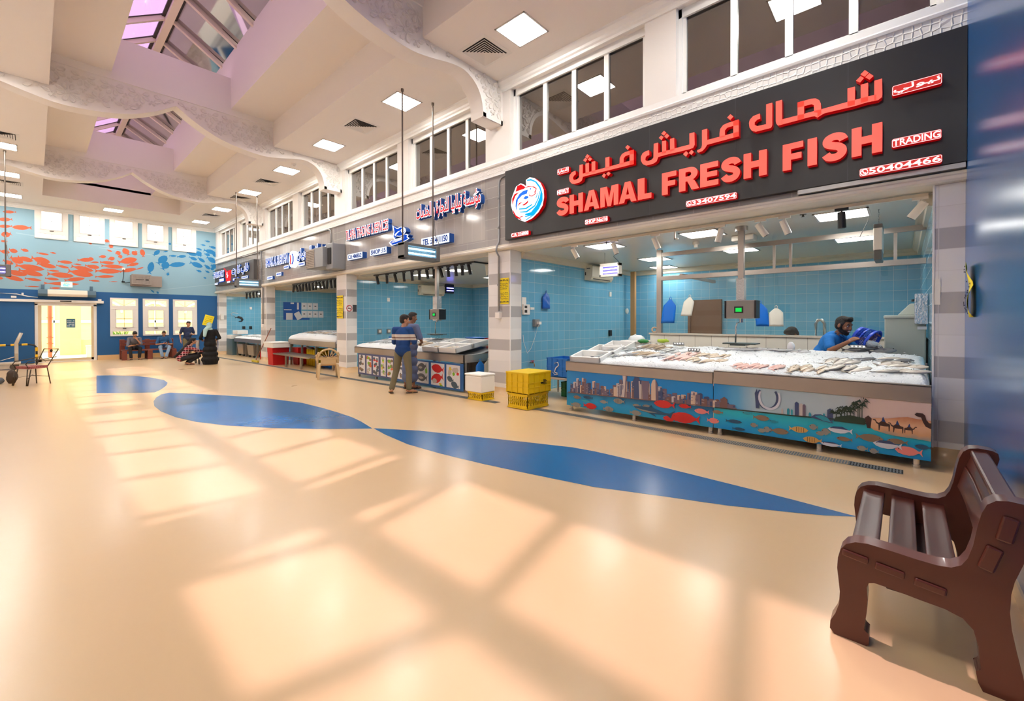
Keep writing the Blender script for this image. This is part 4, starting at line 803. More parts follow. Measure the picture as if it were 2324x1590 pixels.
for x0, x1, z0, z1 in ((-19.5, -18.9, 3.24, 3.37), (-18.5, -17.98, 3.32, 3.46), (-17.72, -17.25, 3.54, 3.67), (-16.35, -15.8, 3.53, 3.66), (-15.25, -14.35, 3.40, 3.58)):
    p = MB().prism(rrect(x0, x1, z0, z1, .01), 'xz', 6.46, 6.545, 0, 1).part('name_plate', [lwht, blue_s], S3)
    q = MB(); rq = random.Random(int(x0*10)); x = x0+.05
    while x < x1-.08: d = rq.uniform(.03, .07); q.box((x, 6.458, z0+.04), (x+d, 6.46, z1-.035)); x += d+.02
    q.part('lettering', lblue, p)
S4 = T('stall_sign', 'dark grey sign board with blue and white lettering over the farthest stall', 'sign', (-23.8, 6.5, 3.36))
MB().box((-26.8, 6.36, 3.37), (-20.8, 6.545, 4.22)).part('board', M('sign_dark_grey', (84, 82, 82), .5), S4, bevel=.01)
channel('f', 'FABKART', -26.75, -24.9, 3.75, 4.08, S4, face=lblue, y=6.36, d=.06, off=.02, hoff=.07)
channel('a', arabic('فاب كارت'), -23.7, -21.3, 3.62, 4.14, S4, True, face=lblue, y=6.36, d=.06, off=.02, hoff=.07)
MB().prism([(-24.6, 3.5), (-24.1, 3.5), (-23.95, 4.0), (-24.55, 3.95)], 'xz', 6.3, 6.36).part('cart_logo', lred, S4)
MB().tube([(-24.85, 6.29, 4.12), (-24.6, 6.29, 4.04), (-24.5, 6.29, 3.62), (-24.15, 6.29, 3.62)], .03, 5).part('cart_handle', lred, S4)
MB().tube([(-24.35, 6.29, 3.9), (-24.4, 6.29, 3.8), (-24.25, 6.29, 3.76), (-24.35, 6.29, 3.66)], .025, 5).part('cart_mark', wl, S4)
for x0, x1, z0, z1 in ((-26.65, -26.1, 3.42, 3.52), (-25.85, -25.0, 3.5, 3.7), (-24.5, -24.0, 3.4, 3.48), (-23.6, -22.7, 3.42, 3.58), (-22.3, -21.45, 3.44, 3.56)):
    p = MB().prism(rrect(x0, x1, z0, z1, .01), 'xz', 6.32, 6.36, 0, 1).part('name_plate', [lwht if z1-z0 < .15 else lblue, blue_s], S4)
    q = MB(); x = x0+.06; rq = random.Random(int(x0*10))
    while x < x1-.1: d = rq.uniform(.04, .1); q.box((x, 6.318, z0+.04), (x+d, 6.32, z1-.03)); x += d+.03
    q.part('lettering', wl if z1-z0 >= .15 else lblue, p)
# conduits on the fascia
gc = M('galvanised', (158, 160, 162), .45, .5)
def conduit(pts, r, lab, box=None, clips=()):
    t = T('conduit', lab, 'conduit', pts[-1]); MB().tube(pts, r, 8).part('pipe', gc, t)
    if box: MB().cbox(box, (.12, .09, .13)).part('socket_box', frm, t, bevel=.006)
    for c in clips: MB().cyl((c[0], c[1]-.012, c[2]-.015), (c[0], c[1]-.012, c[2]+.015), r*1.5).part('clip', gc, t)
conduit([(-6.06, 6.53, 4.52), (-6.2, 6.53, 4.52), (-6.26, 6.53, 4.48), (-6.28, 6.53, 4.4), (-6.28, 6.53, 3.2), (-6.28, 6.46, 3.1), (-6.3, 6.46, 3.0), (-6.32, 6.56, 2.9), (-6.32, 6.56, 1.75)], .02, 'grey pipe dropping beside the big black sign to a socket on the pillar', (-6.33, 6.56, 1.66), [(-6.28, 6.53, 4.1), (-6.28, 6.53, 3.5), (-6.32, 6.56, 2.3)])
conduit([(-26.9, 6.51, 4.52), (-20.6, 6.51, 4.5), (-20.3, 6.51, 4.56), (-14.05, 6.51, 4.56), (-13.9, 6.51, 4.5), (-13.88, 6.51, 4.38), (-13.88, 6.51, 3.9)], .025, 'long grey pipe along the fascia above the two far stalls', None, [(-24, 6.51, 4.51), (-17, 6.51, 4.56)])
conduit([(-20.3, 6.5, 4.5), (-20.3, 6.5, 3.15), (-20.3, 6.44, 3.08), (-20.32, 6.56, 2.95), (-20.32, 6.56, 1.4)], .03, 'grey pipe running down the pillar between the two far stalls', (-20.32, 6.56, 1.35), [(-20.3, 6.5, 3.8)])
# the metal air cooler on the fascia
AC = T('air_cooler', 'grey metal box air cooler hung on the fascia beside the third stall sign', 'air cooler', (-13.4, 6.3, 3.15))
acm = M('cooler_metal', (152, 154, 156), .4, .5)
MB().box((-14.55, 6.0, 3.24), (-13.35, 6.5, 3.86)).part('duct', acm, AC, bevel=.012)
MB().box((-13.4, 6.12, 3.15), (-12.95, 6.545, 3.95)).part('housing', acm, AC, bevel=.02)
MB().box((-13.25, 6.1, 3.3), (-13.03, 6.122, 3.8)).part('outlet', M('outlet_dark', (36, 36, 38), .7), AC)
gl = MB().box((-14.56, 5.985, 3.26), (-13.95, 6.0, 3.84), 0)
for r in range(10):
    for c in range(9): gl.box((-14.53+.064*c, 5.983, 3.29+.053*r), (-14.49+.064*c, 5.985, 3.315+.053*r), 1)
gl.part('front_grille', [M('cooler_face', (176, 166, 152), .5), M('grille_hole', (88, 82, 76), .7)], AC)
# ---------------------------------------------------------------- shared makers for the stalls
steel = M('brushed_steel', (178, 170, 162), .32, .85, vary=.08, vscale=3); steel2 = M('steel_bright', (205, 204, 202), .25, .9); foam = M('white_foam', (238, 238, 234), .65); icem = M('crushed_ice_mat', (236, 242, 244), .45, spec=.6, bump=.9, bscale=55)
icem.node_tree.nodes['Principled BSDF'].inputs['Subsurface Weight'].default_value = .0
fw_m = M('fish_white_belly', (214, 208, 200), .3); FM = {}
def fishmats(k, back, side): return [M('fish_back_'+k, back, .3, vary=.25, vscale=22), M('fish_side_'+k, side, .25, vary=.12, vscale=25), M('fish_eye_m', (18, 18, 20), .2)]
def fish_mesh(name, k, back, side, hr=.28, tr=.13, tail=.2):
    """unit fish lying on its flank: head +x, back +y"""
    mb = MB(); st = [(-.36, .16), (-.28, .3), (-.15, .68), (0, .94), (.14, 1), (.28, .9), (.38, .7), (.46, .4), (.495, .12)]
    n = 10; rings = []
    for x, s in st:
        rings.append([(x, hr/2*s*math.cos(2*PI*i/n), tr/2*s*math.sin(2*PI*i/n)*(1 if s > .2 else 1)) for i in range(n)])
    mb.loft(rings, 1)
    for fi in range(len(mb.f)):
        vs = [mb.v[i] for i in mb.f[fi]]; cyy = sum(v[1] for v in vs)/len(vs); mb.m[fi] = 0 if cyy > hr*.12 else 1
    t = tail; mb.prism([(-.33, .02), (-.5, hr*.5), (-.45, 0), (-.5, -hr*.5), (-.33, -.02)], 'xy', -.006, .006, 0)
    mb.prism([(.2, hr*.46), (.05, hr*.68), (-.2, hr*.5), (-.25, hr*.2), (.1, hr*.4)], 'xy', -.005, .005, 0)
    mb.prism([(.16, -hr*.05), (.02, -hr*.22), (.02, .0)], 'xy', tr*.45, tr*.5, 0)
    mb.cyl((.4, hr*.1, tr*.28), (.4, hr*.1, tr*.36), .022, n=8, mi=2)
    return mb.mesh(name, fishmats(k, back, side))
SPEC = dict(king=fish_mesh('fish', 'king', (70, 78, 84), (176, 182, 182), .17, .12), brown=fish_mesh('fish', 'brown', (120, 98, 74), (190, 172, 146), .2, .13), silver=fish_mesh('fish', 'silver', (112, 118, 120), (206, 208, 206), .26, .12),
            pink=fish_mesh('fish', 'pink', (214, 164, 152), (236, 200, 188), .34, .16), tan=fish_mesh('fish', 'tan', (168, 146, 120), (216, 200, 176), .38, .17), dark=fish_mesh('fish', 'dark', (48, 54, 60), (120, 122, 124), .36, .15), grey=fish_mesh('fish', 'grey', (132, 124, 112), (212, 206, 194), .42, .15))
def put_fish(sp, L, loc, yaw, tilt=0, pitch=0, label='', group=''):
    o = bpy.data.objects.new('fish', SPEC[sp]); COL.objects.link(o)
    o.matrix_world = Matrix.Translation(loc) @ Matrix.Rotation(tilt, 4, 'X') @ Matrix.Rotation(yaw, 4, 'Z') @ Matrix.Rotation(pitch, 4, 'X') @ Matrix.Scale(L, 4)
    tag(o, label, 'fish', group); return o
def ice_bed(name, x0, x1, y0, y1, hf, lab, nx=70, ny=26, seed=1, zbot=.7):
    mb = MB(); rr = random.Random(seed); P = []
    for j in range(ny+1):
        for i in range(nx+1):
            u, v = i/nx, j/ny; x, y = x0+(x1-x0)*u, y0+(y1-y0)*v
            e = min(u*(x1-x0), (1-u)*(x1-x0), v*(y1-y0)*1.0, (1-v)*(y1-y0)); rnd_ = min(1, e/.09); dz = (1-(1-rnd_)**2)**.5 if rnd_ < 1 else 1
            z = zbot+(hf(x, y)-zbot)*(.55+.45*dz)+noise.noise(Vector((x*5, y*5, seed)))*.018*dz+rr.uniform(-.006, .006)*dz
            P.append((x, y, z))
    f = [(j*(nx+1)+i, j*(nx+1)+i+1, (j+1)*(nx+1)+i+1, (j+1)*(nx+1)+i) for j in range(ny) for i in range(nx)]
    mb.add(P, f, 0, True)
    # skirt
    edge_ = [i for i in range(nx+1)]+[(j+1)*(nx+1)-1 for j in range(1, ny+1)]+[ny*(nx+1)+i for i in range(nx-1, -1, -1)]+[j*(nx+1) for j in range(ny-1, 0, -1)]
    top = [P[i] for i in edge_]; bot_ = [(a, b, zbot-.02) for a, b, c in top]; n = len(top)
    mb.add(top+bot_, [(i+n, (i+1) % n+n, (i+1) % n, i) for i in range(n)], 0, True)
    # loose lumps
    for k in range(int((x1-x0)*(y1-y0)*150)):
        x, y = rr.uniform(x0+.06, x1-.06), rr.uniform(y0+.05, y1-.05); r = rr.uniform(.008, .022); z = hf(x, y)+rr.uniform(-.01, .012)
        c = [Vector((rr.uniform(-1, 1), rr.uniform(-1, 1), rr.uniform(-.6, .8)))*r+Vector((x, y, z)) for _ in range(4)]
        mb.add(c, [(0, 1, 2), (0, 2, 3), (0, 3, 1), (1, 3, 2)], 0)
    return mb.top(name, icem, lab, 'ice', kind='stuff')
def crate(name, lab, c, size, mat, rz=0, holes=0, group=None, rim=.012, lid=False, marks=None, cat='crate'):
    """plastic crate: hollow body with ribs, c = centre of its base"""
    w_, d_, h_ = size; t = T(name, lab, cat, c, group, rz); mb = MB(); th = .012
    def wall(a, b, ax):
        if holes:
            n = max(4, int((b[0]-a[0] if ax == 'x' else b[1]-a[1])/.045)); L0 = a[0] if ax == 'x' else a[1]; L1 = b[0] if ax == 'x' else b[1]; z0, z1 = h_*.22, h_*.82; m = max(2, int((z1-z0)/.045))
            def bx(p, q, za, zb):
                if ax == 'x': mb.box((p, a[1], za), (q, b[1], zb))
                else: mb.box((a[0], p, za), (b[0], q, zb))
            bx(L0, L1, 0, z0); bx(L0, L1, z1, h_)
            st = (L1-L0)/n
            for i in range(n+1): bx(max(L0, L0+i*st-.011), min(L1, L0+i*st+.011), z0, z1)
            sv = (z1-z0)/m
            for j in range(1, m): bx(L0, L1, z0+j*sv-.008, z0+j*sv+.008)
        else: mb.box((a[0], a[1], 0), (b[0], b[1], h_))
    wall((-w_/2, -d_/2), (w_/2, -d_/2+th), 'x'); wall((-w_/2, d_/2-th), (w_/2, d_/2), 'x'); wall((-w_/2, -d_/2), (-w_/2+th, d_/2), 'y'); wall((w_/2-th, -d_/2), (w_/2, d_/2), 'y')
    mb.box((-w_/2, -d_/2, 0), (w_/2, d_/2, th)); mb.part('body', mat, t, local=True)
    rb = MB(); q = .01
    for z in ((h_-.02, h_), (h_*.52, h_*.56), (h_*.3, h_*.33)) if not holes else ((h_-.025, h_), (0, .02)):
        rb.box((-w_/2-q, -d_/2-q, z[0]), (w_/2+q, -d_/2, z[1])).box((-w_/2-q, d_/2, z[0]), (w_/2+q, d_/2+q, z[1])).box((-w_/2-q, -d_/2, z[0]), (-w_/2, d_/2, z[1])).box((w_/2, -d_/2, z[0]), (w_/2+q, d_/2, z[1]))
    if not holes:
        for s in (-1, 1):
            for k in range(5):
                x = -w_/2+w_*k/4; x = max(-w_/2+.006, min(w_/2-.006, x)); rb.box((x-.005, s*d_/2, 0), (x+.005, s*(d_/2+q), h_))
                y = -d_/2+d_*k/4; y = max(-d_/2+.006, min(d_/2-.006, y)); rb.box((s*w_/2, y-.005, 0), (s*(w_/2+q), y+.005, h_))
    rb.part('rim_and_ribs', mat, t, local=True)
    if lid: MB().box((-w_/2-.012, -d_/2-.012, h_-.01), (w_/2+.012, d_/2+.012, h_+.012)).part('lid', mat, t, local=True, bevel=.006)
    return t
ylw = M('crate_yellow', (232, 196, 12), .45, vary=.12, vscale=9); blc = M('crate_blue', (28, 116, 204), .45, vary=.08, vscale=9); redc = M('crate_red', (200, 18, 26), .45, vary=.1, vscale=9)

# ---------------------------------------------------------------- the nearest stall: counter
CT = T('fish_counter', 'long steel fish counter with a printed skyline and sea panel in the nearest stall', 'counter', (-2.06, 6.75, 0))
for x0, x1, z0, z1, nm in ((-4.35, -1.925, .69, .85, 'apron'), (-1.915, .215, .695, .875, 'apron')):
    MB().box((x0, 6.185, z0), (x1, 6.215, z1)).box((x0, 6.185, z1-.02), (x1, 6.27, z1)).part(nm, steel, CT, bevel=.006)
MB().box((-4.35, 6.2, .66), (.215, 7.42, .72)).box((-4.35, 6.2, .66), (-4.33, 7.42, .85)).add([(-4.35, 6.24, .72), (.215, 6.24, .72), (.215, 7.42, 1.0), (-4.35, 7.42, 1.0)], [(0, 1, 2, 3)]).box((-4.35, 7.40, .7), (.215, 7.42, 1.02)).part('tray', steel2, CT)
for x in (-4.27, -3.10, -1.97, -1.85, -.74, .1):
    for y in (6.25, 7.3): MB().cyl((x, y, 0), (x, y, .68), .028, n=14).cyl((x, y, 0), (x, y, .03), .034, n=14).part('leg', steel2, CT)
MB().box((-4.3, 7.25, .12), (.15, 7.28, .66)).part('back_panel', M('grey_steel', (120, 120, 120), .5, .5), CT)  # plain mid-grey steel sheet closing the back below the tray
# the printed panel
def rampmat(key, axis, stops, noise_amt=0, rough=.3, scl=3):
    m = M(key, (200, 200, 200), rough); nt = m.node_tree; L = nt.links; tc = nt.nodes.new('ShaderNodeTexCoord'); s = nt.nodes.new('ShaderNodeSeparateXYZ'); L.new(tc.outputs['Object'], s.inputs[0])
    r = nt.nodes.new('ShaderNodeMapRange'); lo, hi = stops[0][0], stops[-1][0]; r.inputs[1].default_value = lo; r.inputs[2].default_value = hi; src = s.outputs[axis]
    if noise_amt:
        n = nt.nodes.new('ShaderNodeTexNoise'); n.inputs['Scale'].default_value = scl; n.inputs['Detail'].default_value = 5; L.new(tc.outputs['Object'], n.inputs['Vector'])
        a = nt.nodes.new('ShaderNodeMath'); a.operation = 'MULTIPLY_ADD'; L.new(n.outputs['Fac'], a.inputs[0]); a.inputs[1].default_value = noise_amt; 
        b2 = nt.nodes.new('ShaderNodeMath'); b2.operation = 'SUBTRACT'; L.new(src, b2.inputs[0]); b2.inputs[1].default_value = noise_amt/2; L.new(b2.outputs[0], a.inputs[2]); src = a.outputs[0]
    L.new(src, r.inputs[0]); c = nt.nodes.new('ShaderNodeValToRGB'); L.new(r.outputs[0], c.inputs[0]); el = c.color_ramp.elements
    for i, (p, col) in enumerate(stops):
        e = el[i] if i < 2 else el.new((p-lo)/(hi-lo)); e.position = (p-lo)/(hi-lo); e.color = (*lin(col), 1)
    L.new(c.outputs[0], nt.nodes['Principled BSDF'].inputs['Base Color']); return m
xo = 2.06
skym = rampmat('print_sky', 'X', [(-4.3+xo, (40, 140, 205)), (-4.0+xo, (14, 126, 204)), (-1.9+xo, (24, 140, 214)), (-1.62+xo, (90, 168, 214)), (-1.4+xo, (170, 196, 210)), (-.5+xo, (188, 202, 208)), (-.3+xo, (222, 196, 186)), (.2+xo, (232, 204, 194))], .08)
seam_ = rampmat('print_sea', 'Z', [(.08, (20, 150, 196)), (.2, (8, 150, 206)), (.28, (22, 132, 182)), (.36, (24, 92, 136)), (.44, (40, 120, 150))], .16, scl=5)
sea2 = rampmat('print_sea_bright', 'Z', [(.08, (0, 134, 206)), (.22, (0, 166, 214)), (.32, (26, 182, 204)), (.42, (40, 150, 170))], .12, scl=5)
dune = rampmat('print_dune', 'Z', [(.3, (150, 150, 140)), (.36, (214, 160, 118)), (.44, (226, 176, 140)), (.52, (200, 130, 92))], .12, scl=9)
PM = [skym, seam_, sea2, dune]
def pm(key, rgb): PM.append(M('print_'+key, rgb, .35)); return len(PM)-1
T1, T2, T3, T4, T5 = pm('tower_pale', (196, 186, 184)), pm('tower_mauve', (112, 98, 116)), pm('tower_blue', (64, 78, 116)), pm('tower_beige', (206, 180, 160)), pm('tower_brown', (120, 88, 84))
RD, PK, GRY, DKB, BRN, WHT, PALM, CML, TEAL, STR, RID = pm('red_fish', (206, 40, 40)), pm('pink_fish', (226, 130, 126)), pm('grey_fish', (142, 140, 132)), pm('shark', (28, 78, 112)), pm('brown_fish', (134, 112, 92)), pm('white_fish', (206, 210, 222)), pm('palm', (36, 58, 46)), pm('camel', (66, 42, 40)), pm('teal', (40, 150, 170)), pm('stripe', (206, 160, 90)), pm('rider_blue', (38, 66, 120))
pp = MB(); YQ = 6.199; ly = [0]
def pf_(poly, mi): ly[0] += 1; pp.flat(poly, 'xz', YQ-.00002*ly[0]-.0002, mi)
pp.box((-4.335, YQ, .09), (-1.925, 6.21, .695), 0); pp.box((-1.915, YQ, .095), (.21, 6.21, .7), 0)
pf_([(-4.335, .09), (-1.925, .09), (-1.925, .385), (-2.3, .375), (-2.8, .355), (-3.3, .345), (-3.8, .33), (-4.335, .31)], 1)
pf_([(-1.915, .095), (.21, .095), (.21, .30), (0, .315), (-.22, .35), (-.3, .40), (-.6, .405), (-.82, .40), (-1.2, .385), (-1.5, .365), (-1.915, .365)], 2)
rk = random.Random(11)
x = -4.22
tops = [(-4.3, .40), (-4.19, .54), (-4.03, .60), (-3.9, .56), (-3.81, .57), (-3.69, .52), (-3.57, .50), (-3.5, .42), (-3.41, .59), (-3.27, .64), (-3.18, .6), (-3.05, .67), (-2.9, .66), (-2.8, .60), (-2.67, .6), (-2.55, .53), (-2.42, .5), (-2.28, .55), (-2.13, .58), (-2.0, .5), (-1.91, .52), (-1.8, .5), (-1.68, .44), (-1.6, .40)]
def th_(x):
    for (a, b), (c, d) in zip(tops, tops[1:]):
        if a <= x <= c: return b+(d-b)*(x-a)/(c-a)
    return .4
for layer in (0, 1):
    x = -4.26
    while x < -1.66:
        wd = rk.uniform(.03, .075); h = th_(min(x+wd/2, -1.62))*1.0; zb = .32+(x+4.3)*.021; top = zb+(h-zb)*(rk.uniform(.75, 1.0) if layer == 0 else rk.uniform(.3, .75))
        mi = rk.choice([T1, T2, T2, T3, T4, T5]); pf_([(x, zb), (x+wd, zb), (x+wd, top), (x+wd*.7, top+.012*rk.random()), (x, top)], mi)
        if rk.random() < .6: pf_([(x+wd*.55, zb), (x+wd, zb), (x+wd, top-.01), (x+wd*.55, top-.01)], rk.choice([T2, T5, T3]))
        for q in range(int((top-zb)/.02)):
            if rk.random() < .5: pf_([(x+.004, zb+.02*q+.006), (x+wd*.5, zb+.02*q+.006), (x+wd*.5, zb+.02*q+.011), (x+.004, zb+.02*q+.011)], rk.choice([T3, T1]))
        x += wd*rk.uniform(.85, 1.35)
pf_([(-3.30, .35), (-3.22, .35), (-3.215, .5), (-3.19, .69), (-3.27, .69), (-3.255, .5)], T1); pf_([(-3.24, .35), (-3.22, .35), (-3.215, .5), (-3.19, .69), (-3.215, .69)], T2)
pf_([(-3.08, .35), (-2.98, .35), (-2.98, .63), (-2.99, .685), (-3.07, .685), (-3.08, .63)], T3); pf_([(-2.99, .35), (-2.98, .35), (-2.98, .63), (-3.0, .63)], T1)
pf_([(-2.94, .355), (-2.85, .355), (-2.83, .64), (-2.95, .64)], T2)
pf_([(-2.80, .36), (-2.70, .36), (-2.70, .6), (-2.72, .655), (-2.75, .68), (-2.78, .655), (-2.80, .6)], T4); pf_([(-2.73, .36), (-2.70, .36), (-2.70, .6), (-2.72, .655), (-2.735, .67)], T2)
pf_([(-1.82, .38), (-1.74, .38), (-1.74, .5), (-1.78, .53), (-1.82, .5)], T5)
pf_([(-4.3, .31), (-1.925, .375), (-1.925, .385), (-4.3, .325)], T5)
# horseshoe towers, distant towers, dome, palms
def arcpts(cx, cz, rx, rz, a0, a1, n=18): return [(cx+rx*math.cos(math.radians(a0+(a1-a0)*k/n)), cz+rz*math.sin(math.radians(a0+(a1-a0)*k/n))) for k in range(n+1)]
pf_(arcpts(-1.27, .575, .125, .15, 140, 400)+arcpts(-1.27, .58, .095, .125, 400, 140), T3)
pf_(arcpts(-1.25, .575, .125, .15, 150, 390)+arcpts(-1.25, .585, .10, .13, 390, 150), WHT)
pf_([(-1.40, .43), (-1.36, .43), (-1.375, .56), (-1.39, .68), (-1.415, .62)], T3)
for a, b, c, mi in ((-.98, .04, .56, T3), (-.935, .045, .545, T1), (-.90, .03, .54, T2), (-.66, .055, .52, T3), (-1.06, .025, .47, TEAL), (-1.02, .02, .465, TEAL), (-.84, .025, .45, TEAL), (-.7, .02, .46, TEAL), (-1.12, .02, .46, T1)): pf_([(a, .39), (a+b, .39), (a+b, c-.01), (a+b/2, c+.01), (a, c-.01)], mi)
pf_([(-1.9, .365), (-1.0, .385), (-.6, .405), (-.3, .40), (-.3, .41), (-.6, .42), (-1.0, .4), (-1.9, .38)], PALM)
pf_([(-.82, .40), (-.78, .44), (-.72, .45), (-.66, .43), (-.60, .36), (-.68, .37)], T3); pf_([(-.78, .42), (-.72, .44), (-.66, .42), (-.62, .37), (-.7, .38)], TEAL)
rp_ = random.Random(4)
for k in range(10):
    cx = -.57+.026*k+rp_.uniform(-.01, .01); cz = .50+.13*(k/9)**1.5+rp_.uniform(-.03, .02); pf_([(cx-.004, .40), (cx+.004, .40), (cx+.004, cz), (cx-.004, cz)], PALM)
    for q in range(11):
        a = rp_.uniform(-.3, PI+.3); L_ = rp_.uniform(.05, .085); e = (cx+L_*math.cos(a), cz+L_*math.sin(a)*.8-.018); m_ = (cx+L_*.55*math.cos(a), cz+L_*.6*math.sin(a)+.012); pf_([(cx, cz-.006), (m_[0], m_[1]-.008), e, (m_[0], m_[1]+.008)], PALM)
pf_([(-.6, .39), (-.32, .39), (-.30, .46), (-.45, .48), (-.58, .44)], PALM)
# desert
pf_([(-.30, .40), (-.24, .345), (-.1, .315), (.05, .31), (.21, .305), (.21, .515), (.1, .52), (.03, .53), (-.04, .515), (-.13, .49), (-.2, .485), (-.28, .47)], 3)
def camel(cx, cz, s, f=1, rider=True):
    body = [(-.5, .0), (-.46, -.55), (-.4, -.55), (-.38, -.1), (-.1, -.12), (.2, -.1), (.26, -.55), (.32, -.55), (.34, .0), (.5, .1), (.58, .32), (.75, .36), (.74, .44), (.56, .45), (.44, .22), (.3, .16), (.12, .36), (-.1, .4), (-.25, .2), (-.48, .14)]
    pf_([(cx+a*s*f, cz+b*s) for a, b in body], CML)
    if rider: pf_([(cx+a*s*f, cz+b*s) for a, b in [(-.18, .3), (.12, .3), (.06, .62), (.0, .78), (-.06, .62)]], RID)
camel(-.165, .415, .115, -1); camel(-.05, .405, .1, -1); camel(.045, .40, .08, 1); pf_([(-.30, .36), (-.27, .36), (-.26, .47), (-.29, .5), (-.32, .47)], CML)
pf_([(.085, .565), (.10, .585), (.145, .585), (.165, .565), (.175, .52), (.195, .49), (.21, .49), (.21, .43), (.17, .45), (.15, .49), (.135, .54), (.10, .548)], CML)
def pfish(cx, cz, L_, h, mi, t=-1, a=0, st=None):
    ca, sa = math.cos(a), math.sin(a); o = [(cx+u*ca-v*sa, cz+u*sa+v*ca) for u, v in fishshape(L_, h, t)]; pf_(o, mi)
    if st is not None:
        for q in (-.1, .02, .14, .26): pf_([(cx+(q-.012)*L_*-t, cz-h*.36), (cx+(q+.012)*L_*-t, cz-h*.36), (cx+(q+.012)*L_*-t, cz+h*.36), (cx+(q-.012)*L_*-t, cz+h*.36)], st)
    else: pf_([(cx+(.36*L_*-t)-.004, cz+h*.08), (cx+(.36*L_*-t)+.004, cz+h*.08), (cx+(.36*L_*-t)+.004, cz+h*.08+.008), (cx+(.36*L_*-t)-.004, cz+h*.08+.008)], CML)
for a in ((-3.86, .135, .26, .1, RD, -1), (-2.6, .325, .32, .115, RD, 1), (-2.3, .17, .42, .15, RD, 1), (-2.52, .125, .2, .08, RD, 1), (-2.3, .335, .18, .06, RD, 1), (-2.07, .295, .2, .075, PK, 1), (-1.93+.01, .19, .16, .075, PK, -1), (.04, .17, .22, .095, PK, 1), (-4.14, .12, .22, .08, GRY, -1), (-4.11, .25, .16, .06, BRN, 1), (-3.6, .235, .15, .055, GRY, 1), (-2.86+.0, .26, .16, .05, GRY, 1), (-3.03, .25, .14, .05, GRY, 1), (-3.05, .135, .2, .08, GRY, -1),
          (-1.86, .315, .14, .05, BRN, 1), (-1.34, .315, .19, .07, BRN, -1), (-1.14, .18, .2, .075, BRN, -1), (-.28, .255, .24, .085, BRN, -1), (-.5, .2, .15, .05, BRN, 1), (-.05, .255, .17, .06, BRN, 1), (-1.42, .21, .09, .06, GRY, 1), (-1.33, .155, .1, .055, GRY, 1), (-1.27, .18, .09, .075, GRY, 1), (-.79, .29, .09, .07, GRY, 1), (-.72, .225, .1, .05, GRY, 1), (-.67, .255, .09, .08, GRY, 1), (-.34, .125, .1, .06, GRY, 1), (-.24, .115, .08, .06, GRY, 1), (-1.66, .22, .2, .05, DKB, -1), (-1.6, .13, .16, .04, DKB, -1), (-1.5, .35, .12, .04, TEAL, 1), (-1.2, .29, .1, .035, TEAL, 1), (-3.9, .27, .2, .05, DKB, 1), (-3.95, .21, .2, .04, TEAL, -1), (.15, .235, .13, .05, DKB, 1)): pfish(*a[:5], t=a[5])
for a in ((-3.33, .28, .2, .085, GRY, 1), (-3.52, .13, .2, .085, GRY, -1)): pfish(*a[:5], t=a[5], st=CML)
for a in ((-.94, .235, .2, .075, STR, -1), (-.80, .135, .19, .075, STR, 1)): pfish(*a[:5], t=a[5], st=CML)
for a in ((-.54, .295, .23, .075), (-.13, .205, .24, .085), (-.62, .115, .2, .05)): pfish(*a, WHT, t=1); pf_([(a[0]-.1, a[1]+.012), (a[0]+.08, a[1]+.012), (a[0]+.02, a[1]+a[3]*.55), (a[0]-.06, a[1]+a[3]*.45)], T3)
pf_([(-3.08, .235), (-2.95, .25), (-2.84, .25), (-2.79, .29), (-2.78, .25), (-2.6, .2), (-2.52, .2), (-2.44, .25), (-2.48, .19), (-2.5, .13), (-2.56, .17), (-2.75, .16), (-2.72, .12), (-2.84, .165), (-2.96, .18), (-3.05, .21)], DKB)
pf_([(-3.05, .215), (-2.9, .2), (-2.7, .185), (-2.84, .17), (-2.96, .185)], GRY)
pp.part('printed_panel', PM, CT, label='printed panel with city skyline, sea and fish')
def h1(x, y): return .88+(y-6.25)*.235-(.05 if x < -3.5 else 0)*min(1, (y-6.25)/.5)+.03*noise.noise(Vector((x*1.7, y*1.9, 3)))
ice_bed('crushed_ice', -4.0, .205, 6.26, 7.40, h1, 'long mound of crushed ice on the nearest fish counter', 150, 40, 2, .74)
rf = random.Random(21)
def rowfish(sp, x0, x1, y0, y1, n, L_, yaw, lab, grp, jit=.25, hf=h1, tilt=.23, sink=.0, cols=None):
    cols = cols or n
    for k in range(n):
        u = (k % cols+.5)/cols; v = (k//cols+.5)/max(1, (n//cols)); x = x0+(x1-x0)*u+rf.uniform(-.03, .03); y = y0+(y1-y0)*v+rf.uniform(-.04, .04); l = .84*L_*rf.uniform(.85, 1.15)
        put_fish(sp, l, (x, y, hf(x, y)+.03*l-sink+rf.uniform(-.006, .01)), yaw+rf.uniform(-jit, jit), tilt, rf.uniform(-.35, .25), lab, grp)
rowfish('king', -3.95, -3.35, 6.45, 7.2, 10, .46, .75, 'slender dark silver fish on the ice, left end of the nearest counter', 'slender fish at the left of the near counter', cols=5)
rowfish('brown', -3.35, -2.95, 6.5, 7.3, 8, .42, .8, 'slender brown fish heaped on the ice, left part of the nearest counter', 'brown fish on the near counter', cols=4)
rowfish('silver', -3.0, -2.62, 6.45, 7.15, 8, .34, .7, 'silver fish on the ice left of the pink ones, nearest counter', 'silver fish on the near counter', cols=4)
rowfish('pink', -2.72, -2.36, 6.42, 6.95, 6, .36, 1.2, 'large pale pink fish under the black price tag, nearest counter', 'large pink fish on the near counter', cols=3)
rowfish('tan', -2.36, -1.88, 6.45, 6.9, 12, .24, 1.0, 'small tan fish heaped on the ice before the scale, nearest counter', 'small tan fish on the near counter', cols=6)
rowfish('pink', -1.72, -1.12, 6.43, 6.5, 9, .27, 1.15, 'pink fish laid in a neat row along the ice, nearest counter', 'row of pink fish on the near counter', .12)
